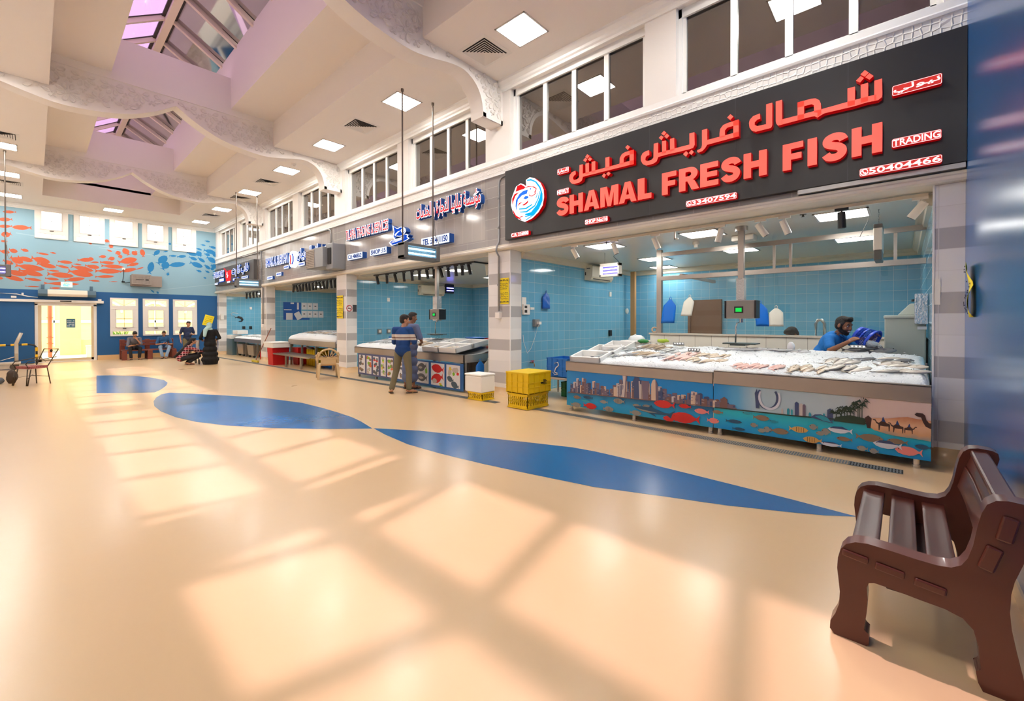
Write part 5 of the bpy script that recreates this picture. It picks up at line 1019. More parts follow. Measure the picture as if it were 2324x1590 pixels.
rowfish('tan', -1.08, -.72, 6.42, 6.6, 6, .3, 1.3, 'pale tan fish next to the pink row, nearest counter', 'pale tan fish on the near counter', cols=3)
rowfish('grey', -.75, -.38, 6.42, 6.7, 7, .36, .9, 'broad grey scaly fish on the ice, right half of the nearest counter', 'broad grey fish on the near counter', cols=4)
rowfish('dark', -.55, .0, 6.8, 7.2, 7, .36, .4, 'dark rounded fish on the ice below the blue basket, nearest counter', 'dark fish on the near counter', cols=4)
rowfish('grey', -.2, .14, 6.45, 6.95, 8, .32, .3, 'mixed grey fish at the right end of the nearest counter', 'mixed fish at the right end of the near counter', cols=3)
rowfish('silver', -2.1, -1.0, 7.15, 7.3, 6, .42, .15, 'long silver fish lying along the back edge of the ice, nearest counter', 'fish along the back of the near counter')
tg = M('tag_black', (24, 26, 26), .4)
for i, (x, y, a, lab) in enumerate(((-2.42, 6.88, .2, 'black price tag standing among the large pink fish'), (-2.78, 7.2, .5, 'black price tag standing among the silver fish at the back'), (-1.0+.55, 7.32, .0, 'black price tag lying at the back edge of the ice below the basket'))):
    o = MB().cbox((0, 0, .03), (.17, .012, .06), 0, Matrix.Rotation(-.9, 3, 'X')).xf(Matrix.Translation((x, y, h1(x, y)+.04)) @ Matrix.Rotation(a, 4, 'Z')).top('price_tag', tg, lab, 'price tag')
    q = MB()
    for k in range(4): q.cbox((-.06+.04*k, -.008, .03), (.022, .004, .035), 0, Matrix.Rotation(-.9, 3, 'X'))
    q.xf(Matrix.Translation((x, y, h1(x, y)+.045)) @ Matrix.Rotation(a, 4, 'Z')); q.part('digits', M('print_white', (235, 238, 240), .5), o)
for x, y, c, lab in ((-3.45, 7.3, (24, 130, 50), 'crumpled dark green leaf bag at the back of the ice'), (-3.1, 7.33, (166, 196, 52), 'crumpled lime green bag at the back of the ice')):
    mb = MB().ell((x, y, h1(x, y)+.05), (.11, .07, .035), 10, 6); mb.v = [(a+.015*noise.noise(Vector((a*30, b*30, c_*30))), b, c_+.02*noise.noise(Vector((a*25, b*25, 7)))) for a, b, c_ in mb.v]; mb.top('plastic_bag', M('bag%d' % c[0], c, .4), lab, 'bag')
MB().ell((-1.2, 7.28, h1(-1.2, 7.28)+.05), (.05, .05, .075), 12, 8).top('ice_scoop_bag', M('bag_clear_white', (244, 246, 248), .3), 'small knotted white bag standing on the ice before the seated head', 'bag')
def foam_tray(x, y, z, rz, lab, w_=.62, d_=.42, h_=.13):
    t = T('foam_tray', lab, 'tray', (x, y, z), None, rz); mb = MB(); th = .03
    mb.box((-w_/2, -d_/2, 0), (w_/2, d_/2, .02)); mb.box((-w_/2, -d_/2, 0), (w_/2, -d_/2+th, h_)); mb.box((-w_/2, d_/2-th, 0), (w_/2, d_/2, h_)); mb.box((-w_/2, -d_/2, 0), (-w_/2+th, d_/2, h_)); mb.box((w_/2-th, -d_/2, 0), (w_/2, d_/2, h_)); mb.part('body', foam, t, local=True, bevel=.008)
    t.rotation_euler = (.22, 0, rz); return t
for i, (x, y, lab) in enumerate(((-4.03, 6.5, 'front left white foam tray on the nearest counter'), (-3.98, 6.93, 'white foam tray behind the front left one on the nearest counter'), (-3.9, 7.25, 'rearmost white foam tray on the nearest counter'))): foam_tray(x, y, .74+(y-6.25)*.2+.06, .0, lab, .6-.06*i)

# ---------------------------------------------------------------- the nearest stall: fittings
pan2 = emit('stall_panel_light', (255, 252, 246), SHOP_E)
for x, y, lab in ((-4.31, 7.45, 'square light over the white foam trays of the nearest stall'), (-2.5, 7.5, 'square light left of the scale post in the nearest stall'), (-.64, 7.45, 'square light behind the black spot lamp in the nearest stall'), (-4.35, 9.8, 'square light behind the violet fly killer of the nearest stall'), (-2.5, 9.75, 'square light behind the scale post in the nearest stall'), (-.64, 9.75, 'square light behind the hanging white trap in the nearest stall'), (-4.85, 11.5, 'rearmost square light of the nearest stall')): light_panel(x, y, 3.0, lab, None, pan2, .6)
# half wall and glazed partition
hw = tilemat('half_wall_tiles', 'x', .3, .3, [(228, 224, 212)], (150, 142, 128), .3, u0=-3.87, v0=.06)
MB().box((-3.87, 8.5, 0), (.235, 8.62, 1.29), 0).box((-3.89, 8.48, 1.27), (.235, 8.64, 1.30), 1).struct('wall_half', [hw, M('half_wall_cap', (206, 198, 184), .5)])
PT = T('glass_partition', 'clear glass partition in steel frame standing on the half wall of the nearest stall', 'partition', (-1.75, 8.55, 1.3))
MB().box((-3.74, 8.51, 1.3), (-3.64, 8.59, 2.98)).part('post', steel, PT)
MB().box((-3.7, 8.52, 2.84), (.23, 8.58, 2.92)).box((-3.64, 8.5, 2.36), (.23, 8.6, 2.44)).part('rail', steel, PT)
for x in (-1.66, -1.42, -.1): MB().box((x-.02, 8.53, 2.44), (x+.02, 8.57, 2.86)).part('hanger', steel, PT)
for a, b in ((-3.64, -1.9), (-1.9, .23)): MB().box((a+.004, 8.546, 1.3), (b-.004, 8.554, 2.38)).part('glass_pane', glassmat('partition_glass', (.93, .97, .96), 1, 0, 1.5), PT)
MB().box((-3.3, 8.58, 2.42), (-3.24, 10.6, 2.48)).part('side_rail', steel, PT)
# door at the back and door frame, brown
MB().box((-4.35, 11.9, 0), (-3.5, 12.0, 2.1)).box((-4.33, 11.87, 0), (-4.27, 12, 2.15)).struct('door_3', M('brown_door', (112, 78, 56), .5))
MB().box((-5.83, 11.5, 0), (-5.7, 11.6, 2.95)).struct('trim_door_frame', M('tan_frame', (182, 140, 90), .5))
MB().box((-4.9, 11.6, 0), (-3.55, 11.7, 2.6)).struct('wall_inner', M('grey_glass', (100, 112, 108), .15)) if 0 else None
# hanging scale
SCL = T('hanging_scale', 'steel hanging scale with green display over the nearest counter', 'scale', (-1.87, 7.35, 1.2))
MB().cyl((-1.87, 7.35, 2.93), (-1.87, 7.35, 3.0), .09).box((-1.91, 7.31, 1.75), (-1.83, 7.39, 2.95)).part('post', steel, SCL)
MB().box((-1.925, 7.29, 1.86), (-1.815, 7.41, 2.2)).part('film_wrap', M('film', (206, 206, 204), .2, .5, bump=.8, bscale=60), SCL)
MB().box((-2.07, 7.26, 1.58), (-1.66, 7.46, 1.86)).part('housing', M('scale_steel', (150, 148, 144), .3, .7), SCL, bevel=.01)
MB().box((-1.665, 7.25, 1.585), (-1.64, 7.465, 1.855)).box((-2.085, 7.25, 1.585), (-2.07, 7.465, 1.855)).part('side_cap', M('cap_black', (34, 34, 36), .4), SCL)
MB().box((-1.945, 7.252, 1.665), (-1.82, 7.262, 1.765)).part('bezel', M('cap_black', (34, 34, 36), .4), SCL)
MB().box((-1.925, 7.248, 1.685), (-1.84, 7.253, 1.745)).part('display', emit('display_green', (40, 226, 90), .4), SCL)
MB().cyl((-1.87, 7.35, 1.52), (-1.87, 7.35, 1.6), .028).tube([(-1.88, 7.35, 1.53), (-1.93, 7.35, 1.51), (-1.945, 7.35, 1.45), (-1.95, 7.35, 1.2)], .012, 8).part('arm', steel2, SCL)
MB().box((-2.1, 7.2, 1.185), (-1.64, 7.5, 1.205)).box((-2.0, 7.22, 1.165), (-1.78, 7.48, 1.188)).part('pan', M('scale_pan', (84, 96, 96), .3, .7), SCL, bevel=.004)
# spot lamps on tracks
spw = M('spot_white', (226, 220, 208), .4); spk = M('spot_black', (28, 28, 28), .4); lens = M('spot_lens', (60, 52, 44), .2)
def spot(x, y, z, dx, dy, lab, mat=spw, L_=.2, grp=None):
    t = T('spot_lamp', lab, 'spot lamp', (x, y, z), grp); d = Vector((dx, dy, -1)).normalized()
    MB().box((-.07, -.02, -.03), (.07, .02, 0)).part('track_adapter', mat, t, local=True)
    c = Vector((.0, 0, -.12)); MB().cyl((0, 0, -.03), (0, 0, -.1), .009, n=8).part('stem', mat, t, local=True)
    MB().cyl(c-d*L_*.35, c+d*L_*.65, .042, .045, 16).part('lamp_body', mat, t, local=True); MB().cyl(c+d*L_*.65, c+d*(L_*.65+.004), .034, n=14).part('lens', lens, t, local=True); return t
SP = [(-4.62, .45, .3, 'leftmost white spot lamp of the nearest stall, tilted right'), (-3.78, .3, .2, 'white spot lamp before the light with the violet glow'), (-3.03, .35, .2, 'white spot lamp beside the clip on the track, nearest stall'), (-2.03, -.3, .1, 'white spot lamp just left of the scale post, tilted left'), (-1.5, .6, .2, 'pale spot lamp right of the scale post, tilted right'), (-1.21, .35, .2, 'white spot lamp beside the sprinkler head'), (.13, -.75, .2, 'big white spot lamp at the right end, tilted left')]
for x, dx, dy, lab in SP: spot(x, 6.85, 2.965, dx, dy, lab)
spot(-.59, 6.85, 2.965, .03, .02, 'only black spot lamp of the nearest stall', spk)
MB().box((-4.9, 6.83, 2.965), (.2, 6.87, 3.0)).top('lamp_track', M('track_cream', (210, 200, 182), .5), 'pale lamp track along the ceiling edge of the nearest stall', 'lamp track')
MB().box((-2.72, 6.84, 2.84), (-2.7, 6.87, 2.965)).box((-2.72, 6.84, 2.84), (-2.66, 6.87, 2.86)).top('track_clip', spw, 'small white clip hanging from the near lamp track', 'clip')
for x, y, lab in ((-1.02, 7.0, 'sprinkler head beside the black spot lamp'), (-4.05, 7.05, 'sprinkler head by the left light of the nearest stall')): MB().cyl((x, y, 3.0), (x, y, 2.96), .012, n=8).cyl((x, y, 2.985), (x, y, 2.98), .04, n=12).cyl((x, y, 2.955), (x, y, 2.95), .02, n=8).top('sprinkler', M('sprinkler_metal', (96, 90, 80), .4, .6), lab, 'sprinkler')
MB().cyl((-2.85, 8.2, 3.0), (-2.85, 8.2, 2.95), .06).cyl((-2.85, 8.2, 2.95), (-2.85, 8.2, 2.9), .035).top('smoke_detector', spw, 'white smoke detector under the ceiling of the nearest stall', 'smoke detector')
MB().box((-2.2, 8.0, 2.9), (-1.85, 8.25, 3.0)).top('emergency_light', spw, 'white boxy emergency light by the scale post', 'lamp', bevel=.02)
# air conditioner on the left wall
A1 = T('split_air_conditioner', 'white split air conditioner on the left tiled wall of the nearest stall', 'air conditioner', (-6.03, 9.9, 2.55))
acw = M('ac_white', (222, 212, 192), .4)
pr = [(-6.03, 2.58), (-5.86, 2.58), (-5.80, 2.66), (-5.79, 2.92), (-5.83, 2.95), (-6.03, 2.95)]
MB().prism(pr, 'xz', 9.4, 10.45).part('body', acw, A1, bevel=.01)
MB().box((-5.862, 9.5, 2.6), (-5.83, 10.35, 2.65)).part('outlet_slot', M('slot_dark', (40, 38, 36), .6), A1)
q = MB().box((-5.96, 9.394, 2.86), (-5.86, 9.4, 2.88)).box((-6.01, 9.393, 2.7), (-5.985, 9.4, 2.78)); q.part('side_print', M('slot_dark', (40, 38, 36), .6), A1)
# hanging violet fly killer
Z1 = T('fly_killer', 'white framed fly killer with violet tubes hanging by the air conditioner', 'fly killer', (-4.6, 8.2, 2.48))
MB().box((-4.85, 8.14, 2.48), (-4.39, 8.28, 2.53)).box((-4.85, 8.14, 2.7), (-4.39, 8.28, 2.76)).box((-4.85, 8.14, 2.48), (-4.82, 8.28, 2.76)).box((-4.42, 8.14, 2.48), (-4.39, 8.28, 2.76)).part('housing', spw, Z1, bevel=.004)
MB().box((-4.82, 8.24, 2.53), (-4.42, 8.25, 2.7)).part('backplate', M('violet_plate', (104, 100, 190), .4, .3), Z1)
for z in (2.58, 2.65): MB().cyl((-4.81, 8.19, z), (-4.43, 8.19, z), .012).part('lamp_tube', emit('uv_tube_white', (196, 190, 255), 5), Z1)
g = MB()
for z in (2.55, 2.58, 2.61, 2.64, 2.67): g.cyl((-4.82, 8.15, z), (-4.42, 8.15, z), .002, n=4)
g.part('guard_grille', M('grille_wire', (150, 152, 150), .4, .7), Z1)
MB().tube([(-4.75, 8.2, 3.0), (-4.75, 8.2, 2.75)], .004, 5).tube([(-4.5, 8.2, 3.0), (-4.55, 8.22, 2.9), (-4.42, 8.2, 2.78), (-4.4, 8.2, 2.74)], .005, 5).part('cable', M('cable_black', (25, 25, 26), .5), Z1)
# hanging white insect trap
Z2 = T('insect_trap', 'white insect trap seen edge on, hanging by a chain before the back glass', 'insect trap', (-.25, 7.4, 2.32))
MB().box((-.295, 7.15, 2.44), (-.205, 7.65, 2.72)).part('body', spw, Z2, bevel=.01)
MB().box((-.295, 7.15, 2.72), (-.205, 7.65, 2.77)).box((-.29, 7.15, 2.32), (-.21, 7.65, 2.44)).part('end_cap', M('trap_grey', (92, 92, 88), .4), Z2, bevel=.008)
ch = MB()
for k in range(8): ch.tube([(-.25+.008*math.cos(a)*(1 if k % 2 else 0), 7.4+.008*math.cos(a)*(0 if k % 2 else 1), 2.79+.03*k+.014*math.sin(a)) for a in [PI*2*i/8 for i in range(8)]], .0025, 4, closed=True)
ch.tube([(-.36, 7.4, 3.0), (-.36, 7.4, 2.86), (-.42, 7.4, 2.72), (-.46, 7.4, 2.62), (-.4, 7.4, 2.6), (-.3, 7.4, 2.66)], .004, 5); ch.part('chain_and_cable', M('cable_black', (25, 25, 26), .5), Z2)
# carrier bags hanging on the glass and the wall
bb = M('bag_blue', (16, 112, 214), .35); bwh = M('bag_white', (226, 224, 212), .4)
def hang_bag(top, wd, ht, mat, lab, axis='x', sk=0, seed=1, th=.035):
    mb = MB(); rr = random.Random(seed); n = 9; fr_, bk = [], []
    for j in range(n):
        v = j/(n-1); hw_ = (.02+wd/2*min(1, v/.32)) if v < .32 else wd/2*(1+.06*(v-.32)); 
        row = []
        for i in range(7):
            u = i/6*2-1; x = u*hw_+sk*v*ht; z = -v*ht+.012*noise.noise(Vector((u*3, v*4, seed))); d = th*(1-u*u)*min(1, v*2)*(.6+.6*noise.noise(Vector((u*2.3, v*3.1, seed+5))))
            row.append((x, z, d))
        fr_.append(row)
    V = []
    for s in (-1, 1):
        for row in fr_:
            for x, z, d in row: V.append((x, s*(abs(d)*.6+.004), z))
    m = 7*n; F = [(j*7+i, j*7+i+1, (j+1)*7+i+1, (j+1)*7+i) for j in range(n-1) for i in range(6)]; F += [tuple(q+m for q in f[::-1]) for f in F]
    ed = [j*7 for j in range(n)]; F += [(ed[j], ed[j+1], ed[j+1]+m, ed[j]+m) for j in range(n-1)]; ed = [j*7+6 for j in range(n)]; F += [(ed[j]+m, ed[j+1]+m, ed[j+1], ed[j]) for j in range(n-1)]; F += [((n-1)*7+i, (n-1)*7+i+1, (n-1)*7+i+1+m, (n-1)*7+i+m) for i in range(6)]
    mb.add(V, F, 0, True)
    mb.tube([(-.015, 0, -.01), (-.018, 0, .03), (0, 0, .05), (.018, 0, .03), (.015, 0, -.01)], .006, 5)
    if axis == 'y': mb.v = [(-y, x, z) for x, y, z in mb.v]
    mb.v = [(a+top[0], b+top[1], c+top[2]) for a, b, c in mb.v]
    return mb.top('carrier_bag', mat, lab, 'bag')
hang_bag((-3.44, 8.48, 1.97), .26, .47, bb, 'blue carrier bag hanging on the glass at the left, by the brown door', sk=-.12, seed=2)
hang_bag((-3.06, 8.48, 2.0), .2, .36, bwh, 'white carrier bag hanging beside the left blue bag', sk=-.2, seed=3)
hang_bag((-1.86, 8.48, 1.85), .2, .4, bb, 'blue carrier bag hanging partly behind the scale', sk=.12, seed=4)
hang_bag((-1.615, 8.48, 1.76), .21, .31, bwh, 'white carrier bag hanging right of the scale', seed=5)
hang_bag((-5.98, 7.75, 2.18), .26, .36, M('bag_blue_dark', (30, 96, 190), .3), 'blue carrier bag hanging on the left tiled wall of the nearest stall', 'y', seed=6, th=.1)
# small things on the left wall
def wallbox(x, y, z, s, mat, name, lab, cat, extra=None):
    t = T(name, lab, cat, (x, y, z)); MB().box((x, y-s[1]/2, z-s[2]/2), (x+s[0], y+s[1]/2, z+s[2]/2)).part('plate', mat, t, bevel=.005)
    if extra: extra(t)
    return t
wsw = M('switch_white', (232, 230, 224), .4); wgr = M('socket_grey', (132, 134, 134), .4)
wallbox(-6.03, 10.68, 2.28, (.03, .1, .13), wsw, 'light_switch', 'white switch on the left wall under the air conditioner', 'switch')
wallbox(-6.03, 10.66, 1.21, (.05, .12, .16), M('socket_black', (30, 30, 32), .4), 'wall_socket', 'black socket low on the left tiled wall of the nearest stall', 'socket')
wallbox(-6.03, 7.40, 1.5, (.08, .16, .16), wgr, 'wall_socket', 'grey socket with a white charger on the left wall of the nearest stall', 'socket', lambda t: (MB().box((-5.96, 7.37, 1.47), (-5.88, 7.45, 1.53)).part('charger', wsw, t), MB().tube([(-5.92, 7.4, 1.47), (-5.98, 7.35, 1.2), (-6.01, 7.25, .95), (-6.01, 7.12, .85), (-6.01, 7.0, 1.1), (-6.01, 6.98, 1.25)], .005, 5).part('cable', wsw, t)))
MB().box((-6.03, 6.96, 1.78), (-6.02, 7.1, 2.05)).top('wall_card', wsw, 'white paper card at the front edge of the left wall', 'card')
wc = T('socket_panel', 'white hinged socket panel sticking out at the corner of the tiled pillar', 'socket', (-6.03, 7.05, 1.68))
MB().box((-6.03, 6.97, 1.68), (-5.98, 7.18, 1.9)).part('body', wsw, wc, bevel=.006); MB().box((-5.982, 7.0, 1.72), (-5.975, 7.08, 1.78)).box((-5.982, 7.0, 1.82), (-5.975, 7.08, 1.87)).part('opening', M('slot_dark', (40, 38, 36), .6), wc); MB().box((-6.0, 7.18, 1.79), (-5.96, 7.3, 1.84)).part('arm', wsw, wc)
MB().cyl((-6.03, 11.65, 1.83), (-6.0, 11.65, 1.83), .08).top('round_sign', wsw, 'round white disc at the end of the left tiled wall', 'sign')
tp = T('wall_tap', 'red handled tap low on the left wall of the nearest stall', 'tap', (-6.03, 7.24, .56)); MB().cyl((-6.03, 7.24, .64), (-5.93, 7.24, .64), .014).tube([(-5.95, 7.24, .64), (-5.91, 7.24, .62), (-5.91, 7.24, .56)], .012).part('spout', M('brass', (150, 130, 90), .3, .8), tp); MB().box((-5.97, 7.18, .67), (-5.94, 7.27, .69)).cyl((-5.955, 7.24, .64), (-5.955, 7.24, .68), .01).part('handle', M('tap_red', (190, 30, 40), .4), tp)
# steel table with the blue crates, foam box
TB = T('steel_table', 'small steel table under the blue crates behind the yellow ones', 'table', (-5.3, 7.3, 0))
MB().box((-5.62, 6.95, .38), (-4.75, 7.7, .42)).part('table_top', steel, TB, bevel=.004)
for x in (-5.58, -4.8):
    for y in (7.0, 7.65): MB().cyl((x, y, .03), (x, y, .38), .024).cyl((x, y, 0), (x, y, .03), .018).part('leg', steel2, TB)
crate('blue_crate', 'blue plastic crate with white scrawl on the steel table, left of the counter', (-5.15, 7.3, .42), (.5, .55, .38), blc)
q = bpy.data.objects['blue_crate']; s_ = MB().tube([(-.05, -.29, .28), (.03, -.29, .3), (.05, -.29, .24), (-.02, -.29, .18), (-.05, -.29, .1), (.02, -.29, .08)], .012, 6).tube([(-.1, -.29, .1), (-.05, -.29, .05), (.03, -.29, .06)], .01, 6); s_.part('paint_mark', M('print_white', (235, 238, 240), .5), q, local=True)
crate('green_crate', 'dark green crate on the floor under the steel table', (-5.0, 7.45, 0), (.4, .4, .3), M('crate_green', (20, 96, 50), .5))
c1 = crate('yellow_crate', 'upper yellow crate with closed ribbed sides at the tiled pillar of the nearest stall', (-5.05, 6.02, .27), (.52, .62, .36), ylw, .0, 0, None, lid=True)
MB().box((.03, -.325, .16), (.07, -.321, .2)).prism([(.0, .18), (.03, .21), (.03, .15)], 'xz', -.325, -.321).xf(Matrix.Rotation(PI/2, 4, 'Z')).xf(Matrix.Translation((-.06, .02, 0))).part('print_mark', M('print_black', (30, 28, 28), .5), c1, local=True)
q = MB()
for k in range(4): q.box((.262, .09, .15+.022*k), (.272, .19-.02*(k % 2), .16+.022*k))
q.part('print_text', M('print_black', (30, 28, 28), .5), c1, local=True)
crate('yellow_crate', 'lower yellow perforated crate under the closed one by the tiled pillar', (-5.06, 6.02, 0), (.46, .58, .26), ylw, 0, 1)
FB = T('foam_box', 'white foam box with a crumpled clear bag beside the half wall', 'box', (-4.1, 8.45, .85))
MB().box((-4.38, 8.25, .85), (-3.88, 8.7, 1.1)).box((-4.4, 8.23, 1.1), (-3.86, 8.72, 1.14)).part('body', foam, FB, bevel=.01)
mb = MB().ell((-4.15, 8.45, 1.16), (.17, .14, .09), 14, 8); mb.v = [(a+.03*noise.noise(Vector((a*14, b*14, c*14))), b+.03*noise.noise(Vector((a*14, b*14, c*14+9))), max(1.141, c+.05*noise.noise(Vector((a*18, b*18, 2))))) for a, b, c in mb.v]; mb.top('plastic_bag', M('bag_film', (232, 236, 236), .2), 'crumpled white plastic bag on the foam box by the half wall', 'bag')
MB().box((-4.38, 8.25, .55), (-3.88, 8.7, .85)).box((-4.36, 8.27, 0), (-3.9, 8.68, .55)).top('storage_bin', M('bin_white', (214, 210, 200), .5), 'plain white bin under the foam box by the half wall', 'bin')
rl = T('tape_roll', 'brown tape roll lying on the left end of the half wall', 'roll', (-3.72, 8.55, 1.3)); MB().lathe([(.035, -.05), (.062, -.05), (.062, .05), (.035, .05), (.035, -.05)], n=18, cap=False).xf(Matrix.Translation((-3.8, 8.55, 1.362)) @ Matrix.Rotation(PI/2, 4, 'X') @ Matrix.Rotation(.5, 4, 'Y')).part('roll', M('roll_tan', (206, 178, 150), .6), rl)
# grey ice machine with a hopper
IM = T('ice_machine', 'pale grey cabinet machine with a hopper at the right of the nearest stall', 'machine', (.02, 8.1, 0))
gm = M('machine_grey', (172, 180, 172), .5)
MB().box((-.2, 7.85, 0), (.215, 8.46, 1.6)).box((-.21, 7.84, 1.57), (.22, 8.47, 1.62)).part('cabinet', gm, IM, bevel=.015)
MB().taper((.1, 8.15, 1.62), (.34, .3, 0), (.14, 8.15, 1.78), (.16, .2, 0)).part('hopper', gm, IM, bevel=.01)
MB().cyl((.14, 8.15, 1.78), (.14, 8.15, 1.83), .02).cyl((.14, 8.15, 1.81), (.14, 8.15, 1.84), .07, n=8).part('knob', M('cap_black', (34, 34, 36), .4), IM)
MB().box((.1, 7.78, 1.5), (.232, 7.86, 1.9)).part('foil_panel', M('foil', (190, 206, 220), .12, .8, bump=.9, bscale=45), IM, bevel=.01)
MB().box((.13, 7.835, 1.43), (.22, 7.842, 1.47)).part('name_tag', M('print_white', (235, 238, 240), .5), IM)
hs = T('hose_tap', 'ribbed steel hose tap behind the glass partition', 'tap', (-1.05, 9.0, 1.2)); MB().tube([(-1.12, 9, .9), (-1.12, 9, 1.5), (-1.09, 9, 1.56), (-1.04, 9, 1.56), (-1.0, 9, 1.5), (-.99, 9, 1.2)], .025, 10).part('hose', steel2, hs)
MB().box((-1.5, 8.9, 0), (-.6, 9.4, .95)).top('sink_unit', steel, 'steel sink unit behind the half wall', 'sink')
# notices on the right pillar
MB().box((.24, 6.592, 1.83), (.29, 6.599, 2.0)).box((.24, 6.592, 1.72), (.29, 6.599, 1.83)).top('pillar_sticker', wsw, 'narrow white and black sticker on the right white pillar', 'sticker')
# poster on the left pillar with handwriting
def poster(name, lab, x0, x1, z0, z1, y, seed, ux=Vector((1, 0, 0)), curl=.02, nr=Vector((0, -1, 0))):
    mb = MB(); n = 8; V = []
    for j in range(n+1):
        v = j/n; bz = z0+(z1-z0)*v; d = curl*(math.sin(v*PI*2.2)*.5+.6)
        for s in (0, 1): V.append(Vector((x0, y, bz))+ux*(x1-x0)*s+nr*(d*(.4+.6*s)+.003)+ux*(.01*math.sin(v*7)))
    V2 = [v-nr*.0012 for v in V]; m = len(V)
    mb.add(V+V2, [(2*j, 2*j+1, 2*j+3, 2*j+2) for j in range(n)]+[(2*j+2+m, 2*j+3+m, 2*j+1+m, 2*j+m) for j in range(n)], 0, True)
    o = mb.top(name, yel, lab, 'notice'); q = MB()
    for a, b, r_ in ((.86, .96, 1), (.55, .82, 4), (.16, .46, 4), (.04, .13, 1)):
        scribble(q, Vector((x0, y, z0+(z1-z0)*a))+nr*(curl+.004) if 0 else Vector((x0, y, z0+(z1-z0)*a))+nr*(curl*1.05+.006), ux, Vector((0, 0, 1)), (x1-x0), (z1-z0)*(b-a), r_, random.Random(seed+int(a*100)), .0035 if r_ > 1 else .006, 0, nr)
    q.part('handwriting', ink, o); return o
poster('yellow_notice', 'yellow handwritten notice on the tiled pillar left of the nearest stall', -6.30, -6.05, 1.92-.02, 2.44, 6.59, 5)
poster('yellow_notice', 'yellow handwritten notice on the pillar between the second and third stall', -13.62, -13.2, 1.63, 2.36, 6.59, 9)
# curled yellow notice on the blue end wall
mb = MB(); V = []
for j in range(15):
    v = j/14; z = 1.58+(2.08-1.58)*v; d = .008+.05*abs(math.sin(v*PI*1.5+.3)) if v > .03 else .01
    for y in (6.12, 5.66): V.append((XE-.004-d*(1 if y < 6 else .25)-.0, y-.06*math.sin(v*5), z))
mb.add(V, [(2*j, 2*j+1, 2*j+3, 2*j+2) for j in range(14)], 0, True); o = mb.top('yellow_notice', yel, 'curled yellow notice on the glossy blue wall above the brown bench', 'notice')
md = o.modifiers.new('thick', 'SOLIDIFY'); md.thickness = .0015
q = MB(); rr = random.Random(8)
for k in range(26):
    v = rr.uniform(.05, .95); z = 1.58+.5*v; d = .008+.05*abs(math.sin(v*PI*1.5+.3)); y = rr.uniform(5.75, 6.0); q.cbox((XE-.012-d*.75, y-.06*math.sin(v*5), z), (.004, .03, .012))
q.part('handwriting', ink, o)
# ---------------------------------------------------------------- second stall
zb2 = -.05
for x, y, lab in ((-11.3, 8.3, 'left square light of the second stall'), (-9.5, 8.2, 'square light above the scale of the second stall'), (-7.75, 8.2, 'right square light of the second stall'), (-10.2, 10.4, 'rear square light of the second stall')): light_panel(x, y, 3.0, lab, None, pan2, .6)
C2 = T('fish_counter', 'steel fish counter with framed pictures of seafood in the second stall', 'counter', (-9.55, 6.8, zb2))
xl, xr = -11.95, -7.13
MB().box((xl, 6.3, .62), (xr, 6.33, .80)).box((xl, 6.3, .78), (xr, 6.36, .80)).box((xr-.03, 6.3, .62), (xr, 7.55, .80)).box((xl, 6.3, .62), (xl+.03, 7.55, .80)).part('apron', steel, C2, bevel=.005)
MB().add([(xl, 6.33, .70), (xr, 6.33, .70), (xr, 7.55, .95), (xl, 7.55, .95)], [(0, 1, 2, 3)]).box((xl, 7.53, .6), (xr, 7.55, .97)).part('tray', steel2, C2)
for x in (-11.85, -10.9, -9.5, -8.3, -7.2):
    for y in (6.4, 7.5): MB().box((x-.025, y-.025, fz(x)), (x+.025, y+.025, .63)).part('leg', steel, C2)
P2 = [M('frame_blue', (32, 92, 156), .4), M('poster_white', (218, 218, 220), .4), M('print_red_fish', (206, 40, 40), .35), M('print_dark_fish', (86, 88, 92), .35), M('print_brown_fish', (134, 112, 92), .35), M('print_green', (120, 180, 40), .35), M('print_pale', (186, 176, 168), .35), M('print_slate', (70, 92, 108), .35), M('print_orange', (206, 110, 60), .35), M('print_yellow2', (222, 196, 60), .35), M('frame_slate', (76, 84, 124), .4)]
pq = MB(); kq = [0]; YB2 = 6.289
def p2(poly, mi): kq[0] += 1; pq.flat(poly, 'xz', YB2-.00005*kq[0], mi)
pq.box((-11.72, YB2, .02), (-9.75, 6.3, .62), 10); pq.box((-9.75, YB2, .0), (-7.14, 6.3, .60), 0)
def zz(x, v): t = (x+11.7)/4.55; lo = .05-.03*t; hi = .60-.02*t; return lo+(hi-lo)*v
def blob(cx, cz, rx, rz, mi, seed=0, n=12):
    r_ = random.Random(seed); p2([(cx+rx*r_.uniform(.75, 1.15)*math.cos(2*PI*k/n), cz+rz*r_.uniform(.75, 1.15)*math.sin(2*PI*k/n)) for k in range(n)], mi)
def fsh(cx, cz, L_, h, mi, t=1, a=0):
    ca, sa = math.cos(a), math.sin(a); p2([(cx+u*ca-v*sa, cz+u*sa+v*ca) for u, v in fishshape(L_, h, t)], mi)
